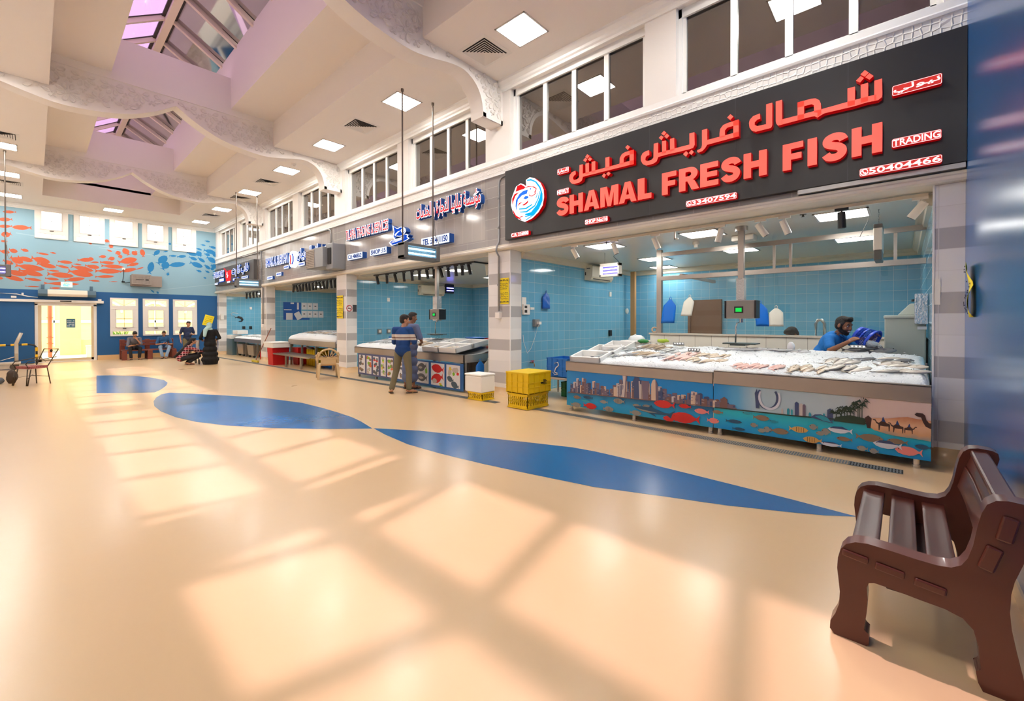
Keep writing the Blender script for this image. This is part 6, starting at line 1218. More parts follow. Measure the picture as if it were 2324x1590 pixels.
for i, (a, b) in enumerate(((-11.67, -11.31), (-11.26, -10.96), (-10.91, -10.59), (-10.52, -10.23), (-10.19, -9.88), (-9.81, -9.45), (-9.3, -8.96), (-8.88, -8.35), (-8.30, -7.76), (-7.73, -7.22))):
    m_ = .02; p2([(a+m_, zz(a, .04)), (b-m_, zz(b, .04)), (b-m_, zz(b, .96)), (a+m_, zz(a, .96))], 1); c = (a+b)/2; w_ = (b-a)/2
    if i < 7:
        pal = [(4, 3), (5, 8, 6, 4), (7, 2, 4, 3), (4, 9, 6, 5), (5, 4, 4, 8), (3, 4), (4, 6)][i]
        for q in range(3):
            cz = zz(c, .8-.3*q)
            for s in range(5): blob(c+rf.uniform(-.6, .6)*w_, cz+rf.uniform(-.05, .05), w_*rf.uniform(.22, .45), rf.uniform(.025, .055), rf.choice(pal), i*20+q*5+s)
    elif i == 7: fsh(c-.03, zz(c, .72), .4, .2, 3, 1, .2); fsh(c-.02, zz(c, .28), .42, .19, 3, 1, -.05); blob(c-.05, zz(c, .26), .1, .03, 6, 3); blob(c+.15, zz(c, .58), .05, .07, 5, 4); blob(c-.08, zz(c, .7), .07, .03, 6, 5)
    elif i == 8: fsh(c, zz(c, .74), .46, .2, 2, 1, -.1); fsh(c-.02, zz(c, .34), .46, .22, 2, 1, .2); blob(c-.12, zz(c, .22), .1, .06, 6, 7); blob(c+.1, zz(c, .12), .06, .03, 9, 8); blob(c+.13, zz(c, .06), .06, .02, 5, 9)
    else: blob(c-.1, zz(c, .78), .05, .06, 9, 2); blob(c+.08, zz(c, .76), .11, .07, 6, 10); blob(c-.12, zz(c, .64), .07, .07, 6, 11); blob(c+.02, zz(c, .6), .05, .04, 5, 12); blob(c+.12, zz(c, .55), .08, .04, 1, 13); blob(c+.16, zz(c, .62), .05, .035, 2, 14); fsh(c-.1, zz(c, .38), .24, .13, 7, 1, -.3); fsh(c+.06, zz(c, .16), .28, .15, 7, 1, -.3)
pq.part('picture_panel', P2, C2, label='blue framed panel with pictures of fish')
def h2(x, y): return .84+(y-6.3)*.16+.05*math.exp(-((x+9.6)/1.2)**2)+.02*noise.noise(Vector((x*1.7, y*1.9, 8)))
ice_bed('crushed_ice', xl+.02, -8.75, 6.32, 7.5, h2, 'mound of crushed ice on the counter of the second stall', 90, 26, 4, .70)
for k, (x, y, lab) in enumerate(((-8.42, 6.62, 'front left white foam tray at the right end of the second counter'), (-7.78, 6.62, 'white foam tray on the near front corner of the second counter'), (-8.42, 7.16, 'rear left white foam tray at the right end of the second counter'), (-7.78, 7.16, 'rear right white foam tray at the right end of the second counter'))):
    t = foam_tray(x, y, .80+(y-6.3)*.16, 0, lab, .62, .52, .12); t.rotation_euler = (.16, 0, 0)
g2 = lambda x: 'fish pile on the second counter, '+x
rowfish('king', -11.8, -10.4, 6.55, 7.3, 16, .42, .7, 'dark silver fish on the ice left of the two customers, second counter', g2('left'), hf=h2, tilt=.16, cols=8)
rowfish('silver', -10.3, -9.3, 6.6, 7.3, 15, .42, .6, 'silver fish on the ice behind the two customers, second counter', g2('middle'), hf=h2, tilt=.16, cols=5)
rowfish('brown', -9.5, -8.8, 6.45, 6.95, 14, .36, .5, 'brown fish heaped at the front of the ice, second counter', g2('front'), hf=h2, tilt=.16, cols=7)
rowfish('king', -9.4, -8.8, 7.0, 7.4, 8, .44, .5, 'dark silver fish below the scale, second counter', g2('below scale'), hf=h2, tilt=.16, cols=4)
def h2t(x, y): return .86+(y-6.3)*.16
rowfish('silver', -8.65, -7.55, 6.5, 7.25, 16, .34, .5, 'silver fish in the foam trays at the right end of the second counter', g2('foam trays'), hf=h2t, tilt=.16, cols=8)
rowfish('tan', -8.6, -7.6, 6.5, 6.75, 8, .24, .3, 'small tan fish in the front foam trays of the second counter', g2('front trays'), hf=h2t, tilt=.16, cols=8)
sc2 = dup(SCL, (-9.22, 7.2, 1.2), label='hanging scale with a foil wrapped post over the second counter')
for o in sc2.children:
    if o.name.startswith('film_wrap'): o.scale = (1.6, 1.3, 1.9); o.location = (.02, -.01, -.9)
for k, x in enumerate((-12.2, -11.65, -11.2, -10.75, -10.35, -10.0, -9.65, -9.35, -9.05, -8.75, -8.45, -8.2, -7.95)):
    spot(x, 7.2, 2.965, [.25, -.05, .35, .0, .02, -.05][k % 6], .1, 'black spot lamp in the long row along the second stall', spk, .24, 'black spot lamps of the second stall')
MB().box((-12.4, 7.18, 2.965), (-7.75, 7.22, 3.0)).box((-7.79, 7.2, 2.965), (-7.75, 9.4, 3.0)).top('lamp_track', spk, 'black lamp track along the ceiling edge of the second stall', 'lamp track')
for y, m_, lab in ((7.65, spw, 'nearer white spot lamp on the side track of the second stall'), (8.1, spk, 'black spot lamp between the two white ones of the second stall'), (8.6, spw, 'farther white spot lamp on the side track of the second stall')): spot(-7.77, y, 2.965, .05, .1, lab, m_, .24)
A2 = dup(A1, (-13.02, 9.8, 2.45), label='white split air conditioner on the side wall of the second stall')
Z3 = T('fly_killer', 'small dark fly killer with violet tubes beside the scale post of the second stall', 'fly killer', (-12.9, 10.75, 2.6))
MB().box((-13.02, 10.5, 2.6), (-12.9, 10.9, 2.95)).part('housing', M('cap_black', (34, 34, 36), .4), Z3, bevel=.01)
for z in (2.7, 2.8): MB().cyl((-12.89, 10.54, z), (-12.89, 10.86, z), .015).part('lamp_tube', emit('uv_tube_deep', (110, 110, 255), 4), Z3)
wallbox(-13.02, 8.09, 2.27, (.03, .1, .13), wsw, 'light_switch', 'white switch on the tiles left of the air conditioner, second stall', 'switch')
for y, lab in ((7.75, 'left grey socket above the ice of the second stall'), (8.1, 'right grey socket above the ice, behind the blue scoop')): wallbox(-13.02, y, 1.2, (.04, .14, .14), wgr, 'wall_socket', lab, 'socket', lambda t: MB().box((-12.98, t.location.y-.04, 1.16), (-12.97, t.location.y+.04, 1.24)).part('rocker', wsw, t))
sc_ = T('ice_scoop', 'blue long handled ice scoop standing against the tiles of the second stall', 'scoop', (-11.9, 7.6, 1.0)); MB().tube([(-11.98, 7.6, 1.05), (-11.95, 7.6, 1.3), (-11.85, 7.6, 1.3), (-11.82, 7.6, 1.05)], .016, 6).part('handle', blc, sc_); MB().box((-12.05, 7.5, 1.0), (-11.75, 7.62, 1.06)).part('blade', blc, sc_)
def basin(x, y, z, rx, ry, h, mat, lab):
    t = T('basin', lab, 'basin', (x, y, z)); n = 20; R = []
    for s, zz_ in ((.72, 0), (.95, h), (1.04, h), (1.04, h-.015), (.98, h-.02), (.78, .012)): R.append([(x+rx*s*math.cos(2*PI*k/n), y+ry*s*math.sin(2*PI*k/n), z+zz_) for k in range(n)])
    MB().loft(R[:3]+[[(a, b, c) for a, b, c in R[1]]]+[R[5]], 0, cap=True).part('bowl', mat, t); return t
basin(-8.25, 7.7, .99, .36, .22, .13, blc, 'blue plastic basin at the back of the second counter'); basin(-7.6, 7.72, .99, .3, .22, .12, redc, 'red plastic basin at the back right of the second counter')
MB().box((-8.7, 7.56, .0), (-7.15, 7.95, .98)).top('work_bench', steel, 'steel work bench carrying the basins behind the second counter', 'bench')
for x, y, mat, lab, s in ((-7.09, 6.75, blc, 'blue bag hanging from the right end of the second counter', .36), (-7.09, 7.0, M('cream_bag', (222, 214, 190), .5), 'cream bag hanging beside the blue one at the second counter', .3), (-7.09, 7.3, M('dark_blue_bag', (20, 60, 130), .5), 'dark blue bag hanging at the rear right end of the second counter', .32)): hang_bag((x, y, .64), .26, s, mat, lab, 'y', seed=int(y*10), th=.06)
FB2 = T('foam_box', 'white foam box on a small yellow crate by the pillar', 'box', (-6.32, 6.0, .14)); MB().box((-6.56, 5.82, .14), (-6.08, 6.2, .46)).box((-6.57, 5.81, .46), (-6.07, 6.21, .50)).part('body', foam, FB2, bevel=.02)
crate('yellow_crate', 'small yellow perforated crate under a white foam box', (-6.3, 6.02, -.02), (.4, .32, .155), ylw, 0, 1)
MB().box((-6.6, 6.9, -.02), (-6.2, 7.3, .6)).top('foam_box', foam, 'tall white foam box half hidden behind the pillar, second stall', 'box', bevel=.02) if 0 else None
# no smoking sticker and dark plate on the pillar side (third pillar)
ns = T('no_smoking_sign', 'round no smoking sticker on the side of the pillar before the second stall', 'sign', (-13.015, 6.68, 1.86)); 
MB().cyl((-13.018, 6.69, 1.95), (-13.012, 6.69, 1.95), .1, n=24).part('disc', M('print_white', (235, 238, 240), .5), ns); rg = MB().tube([(-13.01, 6.69+.09*math.cos(2*PI*k/24), 1.95+.09*math.sin(2*PI*k/24)) for k in range(24)], .012, 5, closed=True).tube([(-13.01, 6.63, 2.02), (-13.01, 6.75, 1.88)], .01, 5); rg.part('ring', M('ring_red', (190, 30, 40), .5), ns); MB().box((-13.012, 6.64, 1.93), (-13.008, 6.74, 1.955)).part('cigarette', M('print_black', (30, 28, 28), .5), ns)
MB().box((-13.02, 6.81, 1.84), (-13.012, 6.94, 2.06)).top('dark_plate', M('plate_dark', (60, 62, 66), .5), 'small dark plate next to the no smoking sticker', 'sign')

# ---------------------------------------------------------------- third stall
for x, y, lab in ((-18.4, 8.2, 'left square light of the third stall'), (-15.2, 8.2, 'right square light of the third stall')): light_panel(x, y, 3.0, lab, None, pan2, .5)
C3 = T('ice_table', 'steel table heaped with ice and fish in the third stall', 'table', (-15.75, 7.2, fz(-15.7)))
MB().box((-17.7, 6.6, .66), (-13.8, 6.64, .85)).box((-17.7, 6.6, .66), (-17.66, 7.8, .85)).box((-17.7, 6.62, .66), (-13.8, 7.8, .70)).part('tray', steel, C3, bevel=.005)
for x in (-17.6, -16.6, -15.4, -14.1):
    for y in (6.68, 7.7): MB().box((x-.03, y-.03, fz(x)), (x+.03, y+.03, .67)).part('leg', steel, C3)
MB().box((-17.6, 6.66, .2), (-13.9, 6.7, .24)).box((-17.6, 7.68, .2), (-13.9, 7.72, .24)).part('brace', steel, C3)
MB().tube([(-16.9, 7.0, .66), (-16.9, 7.0, .55), (-16.75, 7.0, .5), (-16.6, 7.0, .5), (-16.55, 7.0, .42), (-16.55, 7.0, .3)], .05, 8).part('drain_pipe', M('drain_white', (206, 204, 196), .5), C3)
def h3(x, y): return .97+.14*min(1, max(0, (y-6.62)/.6))+.05*math.sin((x+17.6)/3.8*PI)+.02*noise.noise(Vector((x*1.7, y*1.9, 5)))
ice_bed('crushed_ice', -17.68, -13.82, 6.62, 7.75, h3, 'thick block of crushed ice on the table of the third stall', 70, 20, 6, .80)
rowfish('king', -17.1, -13.9, 6.8, 7.6, 40, .46, .7, 'dark slender fish heaped over the ice of the third stall', 'slender dark fish of the third stall', hf=h3, tilt=.1, cols=20)
rowfish('brown', -16.8, -13.9, 6.75, 7.2, 16, .42, .5, 'brown slender fish heaped over the ice of the third stall', 'slender brown fish of the third stall', hf=h3, tilt=.1, cols=16)
L3 = T('low_bench', 'low steel rack bench in front of the ice table of the third stall', 'bench', (-16.3, 6.3, fz(-16.3)))
for k in range(7): MB().box((-17.95, 6.1+.08*k, .31), (-14.6, 6.15+.08*k, .34)).part('slat', steel, L3)
MB().box((-17.97, 6.06, .29), (-14.58, 6.1, .34)).box((-17.97, 6.66, .29), (-14.58, 6.7, .34)).part('rail', steel, L3)
for x in (-17.93, -16.55, -15.25):
    for y in (6.1, 6.66): MB().box((x-.03, y-.03, fz(x)+.03), (x+.03, y+.03, .3)).cyl((x, y, fz(x)), (x, y, fz(x)+.03), .02, n=8).part('leg', steel, L3)
for x, y, w_, lab in ((-18.0, 6.35, .5, 'front red bin with a white foam lid box by the far pillar'), (-17.55, 7.1, .5, 'rear red bin half behind the table of the third stall')):
    t = T('red_bin', lab, 'bin', (x, y, fz(x))); MB().taper((x, y, fz(x)), (w_*1.0, .56, 0), (x, y, .52), (w_*1.12, .62, 0)).part('body', redc, t, bevel=.015)
FB3 = T('foam_box', 'long white foam box on the red bin of the third stall', 'box', (-18.05, 6.35, .525)); MB().box((-18.6, 6.02, .525), (-17.62, 6.66, .72)).box((-18.62, 6.0, .70), (-17.6, 6.68, .74)).part('body', foam, FB3, bevel=.02)
crate('yellow_crate', 'tall yellow crate standing behind the low bench of the third stall', (-16.5, 7.2, fz(-16.5)), (.7, .5, .62), ylw); crate('blue_crate', 'blue crate on the floor under the table of the third stall', (-15.2, 7.2, fz(-15.2)), (.7, .5, .4), blc)
MB().box((-15.85, 7.75, .25), (-15.2, 8.1, .62)).top('white_bin', foam, 'white box behind the table legs of the third stall', 'box')
nb = T('notice_board', 'blue backed notice cluster with torn white papers on the third stall wall', 'notice', (-20.04, 7.7, 1.58))
bl3 = M('backing_blue', (22, 84, 170), .6); pap = M('paper', (214, 218, 224), .7)
MB().box((-20.04, 7.28, 1.60), (-20.034, 8.02, 2.38)).box((-20.04, 7.9, 1.60), (-20.034, 8.4, 1.68)).part('backing', bl3, nb)
for a, b, c, d in ((7.3, 7.62, 2.02, 2.06), (7.85, 7.93, 2.06, 2.36), (7.58, 7.72, 2.3, 2.36), (7.39, 7.66, 1.6, 1.9)): MB().box((-20.034, a, c), (-20.030, b, d)).part('paper', pap, nb)
MB().cbox((-20.03, 7.9, 1.78), (.004, .25, .33), 0, Matrix.Rotation(.5, 3, 'X')).part('paper', pap, nb)
for r in range(2):
    for k in range(3 + r): p = MB().box((-20.034, 8.05+.25*k, 2.06-.36*r), (-20.030, 8.28+.25*k, 2.36-.36*r)).part('paper', pap, nb); MB().box((-20.03, 8.12+.25*k, 2.2-.36*r), (-20.029, 8.2+.25*k, 2.24-.36*r)).part('print', M('print_black', (30, 28, 28), .5), p)
wallbox(-20.04, 7.6, .5, (.06, .14, .14), M('socket_black', (30, 30, 32), .4), 'wall_socket', 'black socket low on the wall of the third stall', 'socket')
for k in range(13): spot(-17.8+.29*k, 6.85, 2.965, [-.5, .5, .3, -.4, .1, -.1, .05][k % 7], .1, 'black spot lamp in the crowded row of the third stall', spk, .26, 'black spot lamps of the third stall')
MB().box((-17.9, 6.83, 2.965), (-14.1, 6.87, 3.0)).top('lamp_track', spk, 'black lamp track along the ceiling edge of the third stall', 'lamp track')

# ---------------------------------------------------------------- farthest stall
for x, y, lab in ((-25.3, 8.2, 'left square light of the farthest stall'), (-22.6, 8.2, 'right square light of the farthest stall')): light_panel(x, y, 3.0, lab, None, emit('stall_panel_light_bright', (255, 252, 246), SHOP_E*2.2), .6)
C4 = T('ice_table', 'steel ice table on trolley legs in the farthest stall', 'table', (-23.2, 7.5, fz(-23.2)))
MB().box((-25.6, 6.9, .5), (-20.9, 6.94, .68)).box((-25.6, 6.92, .5), (-20.9, 8.2, .54)).box((-25.6, 6.9, .5), (-25.56, 8.2, .68)).part('tray', steel, C4)
for x in (-25.4, -24.0, -22.4):
    for y in (7.0, 8.1): MB().box((x-.03, y-.03, fz(x)), (x+.03, y+.03, .5)).part('leg', steel, C4)
def h4(x, y): return .74+.09*min(1, max(0, (y-6.9)/.8))+.02*noise.noise(Vector((x*1.7, y*1.9, 9)))
ice_bed('crushed_ice', -25.58, -20.95, 6.92, 8.18, h4, 'wide bed of crushed ice in the farthest stall', 60, 16, 7, .62)
rowfish('silver', -25.2, -21.0, 7.05, 7.9, 30, .42, .4, 'silver fish spread on the ice of the farthest stall', 'fish of the farthest stall', hf=h4, tilt=.1, cols=15)
for x, y, z, lab in ((-26.3, 7.1, .62, 'lower foam box at the left end of the farthest stall'), (-26.0, 7.3, .86, 'upper foam box at the left end of the farthest stall')): MB().box((x-.4, y-.25, z), (x+.4, y+.25, z+.2)).top('foam_box', foam, lab, 'box', bevel=.015)
MB().box((-26.7, 6.85, fz(-26.5)), (-25.7, 7.6, .62)).top('steel_stand', M('stand_dark', (96, 124, 134), .4, .4), 'dark steel stand under the foam boxes of the farthest stall', 'stand')
def trolley_bin(x, y, lab):
    t = T('steel_bin', lab, 'bin', (x, y, fz(x))); z = fz(x); MB().taper((x, y, z+.1), (.75, .5, 0), (x, y, .40), (.9, .6, 0)).part('body', steel, t, bevel=.01)
    for a, b in ((-.3, -.2), (.3, -.2), (-.3, .2), (.3, .2)): MB().cyl((x+a-.03, y+b, z+.05), (x+a+.03, y+b, z+.05), .05, n=12).part('wheel', M('wheel_dark', (40, 38, 38), .5), t)
trolley_bin(-24.7, 7.2, 'left steel bin on wheels under the farthest ice table'); trolley_bin(-23.0, 7.15, 'right steel bin on wheels under the farthest ice table')
crate('red_crate', 'small red crate on the floor by the far pillar and the squeegee', (-20.95, 6.9, fz(-21)), (.3, .4, .36), redc)
bo = T('squeegee', 'squeegee with a wooden handle leaning on the far pillar', 'broom', (-19.85, 6.1, fz(-19.8))); MB().cyl((-19.85, 6.12, fz(-19.8)+.05), (-19.35, 6.55, 1.25), .016).part('handle', M('broom_wood', (150, 84, 54), .5), bo); MB().box((-20.2, 6.08, fz(-20)+.02), (-19.5, 6.14, fz(-20)+.09)).part('head', M('broom_yellow', (226, 206, 60), .5), bo); MB().box((-20.25, 6.1, fz(-20)), (-19.45, 6.115, fz(-20)+.03)).part('rubber', spk, bo)
sm2 = T('shrimp_sign', 'black line shrimp drawing on the blue wall of the farthest stall', 'sign', (-27.05, 7.4, 1.5))
MB().tube([(-27.04, 7.35, 1.72), (-27.04, 7.5, 1.76), (-27.04, 7.64, 1.72), (-27.04, 7.7, 1.62), (-27.04, 7.66, 1.54), (-27.04, 7.52, 1.52)], [.03, .06, .065, .055, .045, .02], 6).part('body', M('print_black', (30, 28, 28), .5), sm2)
MB().tube([(-27.04, 7.4, 1.78), (-27.04, 7.2, 1.86), (-27.04, 7.15, 1.95), (-27.04, 7.25, 2.0), (-27.04, 7.5, 1.96)], .012, 5).part('feeler', wsw, sm2)
for y, lab in ((7.76, 'left dark socket under the shrimp drawing'), (8.1, 'right dark socket under the shrimp drawing')): wallbox(-27.05, y, 1.18, (.04, .14, .16), M('socket_black', (30, 30, 32), .4), 'wall_socket', lab, 'socket')
wallbox(-27.05, 8.11, 2.26, (.03, .12, .14), wsw, 'light_switch', 'white switch on the blue wall of the farthest stall', 'switch')
MB().box((-27.05, 6.66, 1.62), (-26.92, 6.8, 1.92)).top('soap_dispenser', wsw, 'white soap dispenser on the corner pillar of the farthest stall', 'dispenser', bevel=.02)
for k in range(5): spot(-24.6+.5*k, 7.2, 2.965, [-.4, .05, 0, .05, -.4][k], .1, 'black spot lamp in the short row of the farthest stall', spk, .26, 'black spot lamps of the farthest stall')
MB().box((-24.8, 7.18, 2.965), (-22.3, 7.22, 3.0)).top('lamp_track', spk, 'black lamp track of the farthest stall', 'lamp track')
MB().box((-26.9, 11.9, 2.1), (-26.0, 12, 2.5)).top('wall_plate', wsw, 'white plate on the back wall of the farthest stall', 'plate') if 0 else None
# ---------------------------------------------------------------- moulded brown bench by the blue end wall
bwn = M('bench_brown', (84, 38, 27), .34, coat=.3, vary=.08, vscale=12); bwd = M('bench_dark', (52, 26, 20), .5)
BN = T('bench', 'glossy dark brown moulded bench against the blue end wall', 'bench', (.05, 3.2, 0))
prof = [(-.128, 0), (-.25, 0), (-.268, .022), (-.266, .06), (-.246, .105), (-.232, .156), (-.229, .219), (-.235, .283), (-.240, .332), (-.237, .384), (-.226, .43), (-.205, .462), (-.17, .482), (-.125, .49), (-.045, .486), (.044, .479), (.11, .477), (.155, .484), (.185, .505), (.204, .542), (.219, .6), (.232, .69), (.243, .745), (.258, .785), (.283, .808), (.318, .816), (.372, .812), (.395, .80), (.4, .77), (.385, .70), (.36, .58), (.335, .493), (.326, .439), (.323, .364), (.328, .297), (.342, .212), (.36, .115), (.372, .03), (.372, .0), (.25, .0), (.236, .03), (.229, .076), (.244, .089), (.236, .185), (.222, .245), (.19, .28), (.135, .296), (.056, .301), (-.045, .311), (-.1, .313), (-.119, .305), (-.127, .28), (-.123, .225), (-.127, .155), (-.137, .075), (-.118, .06), (-.118, .01)]
for y in (2.65, 3.63):
    o = MB().prism(prof, 'xz', y, y+.095).part('side_frame', bwn, BN); b = o.modifiers.new('bevel', 'BEVEL'); b.width = .022; b.segments = 4; b.limit_method = 'ANGLE'; b.angle_limit = .9
    for p in o.data.polygons: p.use_smooth = True
    ys = y-.006 if y < 3 else y+.101
    for cx, cz, w_, h_, a in ((-.17, .415, .1, .032, -.13), (-.045, .395, .105, .034, -.12), (.09, .375, .105, .034, -.12), (.268, .565, .05, .105, -.28), (.315, .70, .05, .105, -.2)):
        MB().cbox((cx, ys, cz), (w_, .016, h_), 0, Matrix.Rotation(-a, 3, 'Y')).part('tenon_pad', bwn, BN, bevel=.007)
# dished seat and back slats between the frames
def slat(c0, c1, th, dish, nm):
    mb = MB(); a, b = Vector(c0), Vector(c1); d = (b-a); nrm = Vector((-d.z, 0, d.x)).normalized(); nrm = nrm if nrm.z > 0 or abs(nrm.z) < .3 else -nrm
    R = []
    n = 14
    for j in range(n+1):
        v = j/n; y = 2.72+(3.655-2.72)*v; dz = -dish*(1-abs(2*v-1)**3) if 1 else 0
        ring = []
        for k in range(6): u = k/5; p = a+d*u; ring.append(Vector((p.x, y, p.z))+nrm*(dz*(1-.3*abs(2*u-1))))
        for k in range(5, -1, -1): u = k/5; p = a+d*u; ring.append(Vector((p.x, y, p.z))+nrm*(dz-th))
        R.append(ring)
    mb.loft(R, 0, sm=True); return mb.part(nm, bwn, BN, bevel=.004)
slat((-.192, 0, .452), (-.088, 0, .452), .035, .012, 'seat_slat'); slat((-.055, 0, .450), (.052, 0, .446), .035, .014, 'seat_slat'); slat((.082, 0, .445), (.182, 0, .45), .035, .014, 'seat_slat')
for (a, b) in (((.232, 0, .575), (.262, 0, .70)), ((.268, 0, .705), (.298, 0, .80))):
    mb = MB(); A_, B_ = Vector(a), Vector(b); nrm = Vector((-(B_-A_).z, 0, (B_-A_).x)).normalized(); R = []
    for j in range(13):
        v = j/12; y = 2.72+.935*v; dz = -.012*(1-abs(2*v-1)**3); ring = [A_.lerp(B_, k/4)+nrm*dz for k in range(5)]+[A_.lerp(B_, 1-k/4)+nrm*(dz-.035) for k in range(5)]; R.append([Vector((p.x, y, p.z)) for p in ring])
    mb.loft(R, 0).part('back_slat', bwn, BN, bevel=.004)
MB().box((.285, 2.72, .765), (.36, 3.65, .80)).part('top_rail', bwn, BN, bevel=.01)
MB().box((-.06, 2.7, .28), (.1, 3.66, .31)).part('under_beam', bwd, BN, bevel=.006)

# ---------------------------------------------------------------- wooden bench at the far windows
wd = M('bench_maroon', (122, 58, 44), .45); z0 = fz(-26.4)
B2 = T('bench', 'maroon slatted bench with two seated men below the far windows', 'bench', (-26.6, 3.65, z0))
for y in (2.72, 3.62, 4.52):
    w2 = .09
    MB().box((-26.2, y-w2, z0), (-26.05, y+w2, z0+.42)).part('leg', wd, B2, bevel=.015); MB().box((-26.95, y-w2, z0), (-26.8, y+w2, z0+.92)).part('back_post', wd, B2, bevel=.015)
for k in range(4): MB().box((-26.8+.175*k, 2.66, z0+.40), (-26.65+.175*k, 4.6, z0+.45)).part('seat_slat', wd, B2, bevel=.008)
for k in range(2): MB().box((-26.82, 2.66, z0+.62+.14*k), (-26.77, 4.6, z0+.74+.14*k)).part('back_slat', wd, B2, bevel=.008)

# ---------------------------------------------------------------- beige plastic armchair by the second pillar
pc = M('plastic_beige', (206, 180, 136), .45); pcw = M('worn_white', (206, 204, 196), .5)
zc = fz(-12.1); PCH = T('plastic_chair', 'beige plastic armchair with worn legs in front of the third stall', 'chair', (-12.2, 5.62, zc), None, -.35)
def pl(mb, nm, m=pc, bv=.012): return mb.part(nm, m, PCH, local=True, bevel=bv)
# local frame: seat faces -x, back at +x
pl(MB().box((-.24, -.25, .385), (.2, .25, .415)).box((-.25, -.25, .33), (-.22, .25, .41)).box((-.24, -.255, .33), (.2, -.235, .41)).box((-.24, .235, .33), (.2, .255, .41)), 'seat')
for sx, sy in ((-1, -1), (-1, 1), (1, -1), (1, 1)):
    mb = MB().taper((sx*.25+(.05 if sx > 0 else -.01), sy*.27, 0), (.05, .055, 0), (sx*.21, sy*.235, .4), (.075, .075, 0)); pl(mb, 'leg', bv=.01)
    if sx < 0: pl(MB().taper((sx*.25-.013, sy*.27, 0), (.056, .06, 0), (sx*.245-.008, sy*.262, .12), (.06, .062, 0)), 'worn_foot', M('worn_dark', (70, 62, 54), .6) if sy > 0 else pcw, .006)
for s in (-1, 1):
    pl(MB().tube([(-.23, s*.26, .4), (-.245, s*.28, .56), (-.2, s*.29, .635), (-.05, s*.29, .65), (.1, s*.28, .66), (.2, s*.25, .74)], .028, 8), 'armrest', bv=0); pl(MB().box((.05, s*.27-.02, .41), (.1, s*.27+.02, .65)).box((-.12, s*.275-.015, .41), (-.08, s*.275+.015, .64)), 'arm_post')
R = []
for k in range(25):
    a = PI*k/24; R.append((.24+.05*math.sin(a), .25*math.cos(a), .62+.22*math.sin(a)))
pl(MB().tube(R, .026, 8), 'back_hoop', bv=0)
fan = MB()
for k in range(7): a = PI*(k+.5)/7+.0; fan.tube([(.22, .05*math.cos(a), .58), (.275, .23*math.cos(a), .62+.2*math.sin(a))], .014, 5)
fan.box((.2, -.25, .54), (.235, .25, .62)); pl(fan, 'back_fan', bv=.004); pl(MB().box((.19, -.2, .41), (.22, .2, .55)), 'lower_back')

# ---------------------------------------------------------------- wire armchair, trolley, sack and striped barrier at the left edge
wr = M('wire_bronze', (74, 62, 46), .45, .4); zc = fz(-17)
WC = T('wire_chair', 'bronze wire armchair with a red patterned cushion near the left edge', 'chair', (-17.1, -.05, zc))
def P3(q): return [(x-17.1, y-.05, z+zc) for x, y, z in q]
FLg, FRg, BRg, BLg = (-.08, -.33, 0), (.36, -.08, 0), (.04, .33, 0), (-.28, .08, 0)
sF1, sF2, sB1, sB2 = (-.1, -.28, .43), (.30, -.05, .43), (.02, .27, .45), (-.26, .06, .45)
def wt(pts, nm, r=.012): MB().tube(P3(pts), r, 6).part(nm, wr, WC)
for a, b in ((FLg, sF1), (FRg, sF2)): wt([(a[0]-.03, a[1]-.02, .0), (b[0]-.04, b[1]-.03, .43)], 'leg'); wt([(a[0]+.0, a[1], .0), (b[0]+.04, b[1]+.03, .43)], 'leg')
wt([BRg, sB1, (.10, .48, .93)], 'leg'); wt([BLg, sB2, (-.22, .22, .93)], 'leg')
wt([(.10, .48, .93), (-.22, .22, .93)], 'back_rail'); wt([(.085, .44, .84), (-.225, .19, .84)], 'back_rail', .01); wt([(.05, .38, .62), (-.24, .13, .62)], 'back_rail', .008); wt([(.07, .42, .72), (-.07, .24, .60), (-.23, .16, .70)], 'back_rail', .008)
MB().ell(P3([(-.02, .35, .885)])[0], (.03, .03, .04), 10, 8).part('medallion', wr, WC)
for a, b in ((sF1, (-.23, .15, .72)), (sF2, (.08, .44, .72))): wt([a, (a[0]-.03, a[1]-.06, .56), (a[0]-.0, a[1]-.02, .63), ((a[0]+b[0])/2, (a[1]+b[1])/2, .67), b], 'armrest')
wt([(-.09, -.3, .2), (.15, .0, .26), (.03, .3, .2)], 'stretcher', .007); wt([(.33, -.07, .2), (.0, .0, .26), (-.27, .07, .2)], 'stretcher', .007)
cu = M('cushion_red', (148, 44, 52), .7); nt = cu.node_tree; vv = nt.nodes.new('ShaderNodeTexWave'); vv.inputs['Scale'].default_value = 9; vv.inputs['Distortion'].default_value = 9; cr_ = nt.nodes.new('ShaderNodeValToRGB'); cr_.color_ramp.elements[0].color = (*lin((110, 26, 36)), 1); cr_.color_ramp.elements[1].color = (*lin((216, 140, 130)), 1); cr_.color_ramp.elements[0].position = .45; nt.links.new(vv.outputs['Fac'], cr_.inputs[0]); nt.links.new(cr_.outputs[0], nt.nodes['Principled BSDF'].inputs['Base Color'])
MB().prism([(a-17.1, b-.05) for a, b in ((-.13, -.3), (.33, -.05), (.05, .29), (-.29, .06))], 'xy', zc+.435, zc+.50).part('cushion', cu, WC, bevel=.025)
al = M('trolley_metal', (206, 196, 180), .4, .5); zt = fz(-24.0)
HT = T('hand_trolley', 'pale metal hand trolley parked by the blue sliding door panel', 'trolley', (-24.0, -.75, zt))
MB().tube([(-23.9, -.45, zt+.2), (-23.9, -.45, zt+.95), (-23.86, -.33, zt+1.32)], .05, 8).part('handle', al, HT)
MB().box((-24.3, -2.0+.4, zt+.2), (-23.6, -.35, zt+.26)).part('deck', al, HT, bevel=.01); MB().tube([(-23.9, -.5, zt+.45), (-23.9, -1.1, zt+.24)], .02, 6).part('brace', al, HT)
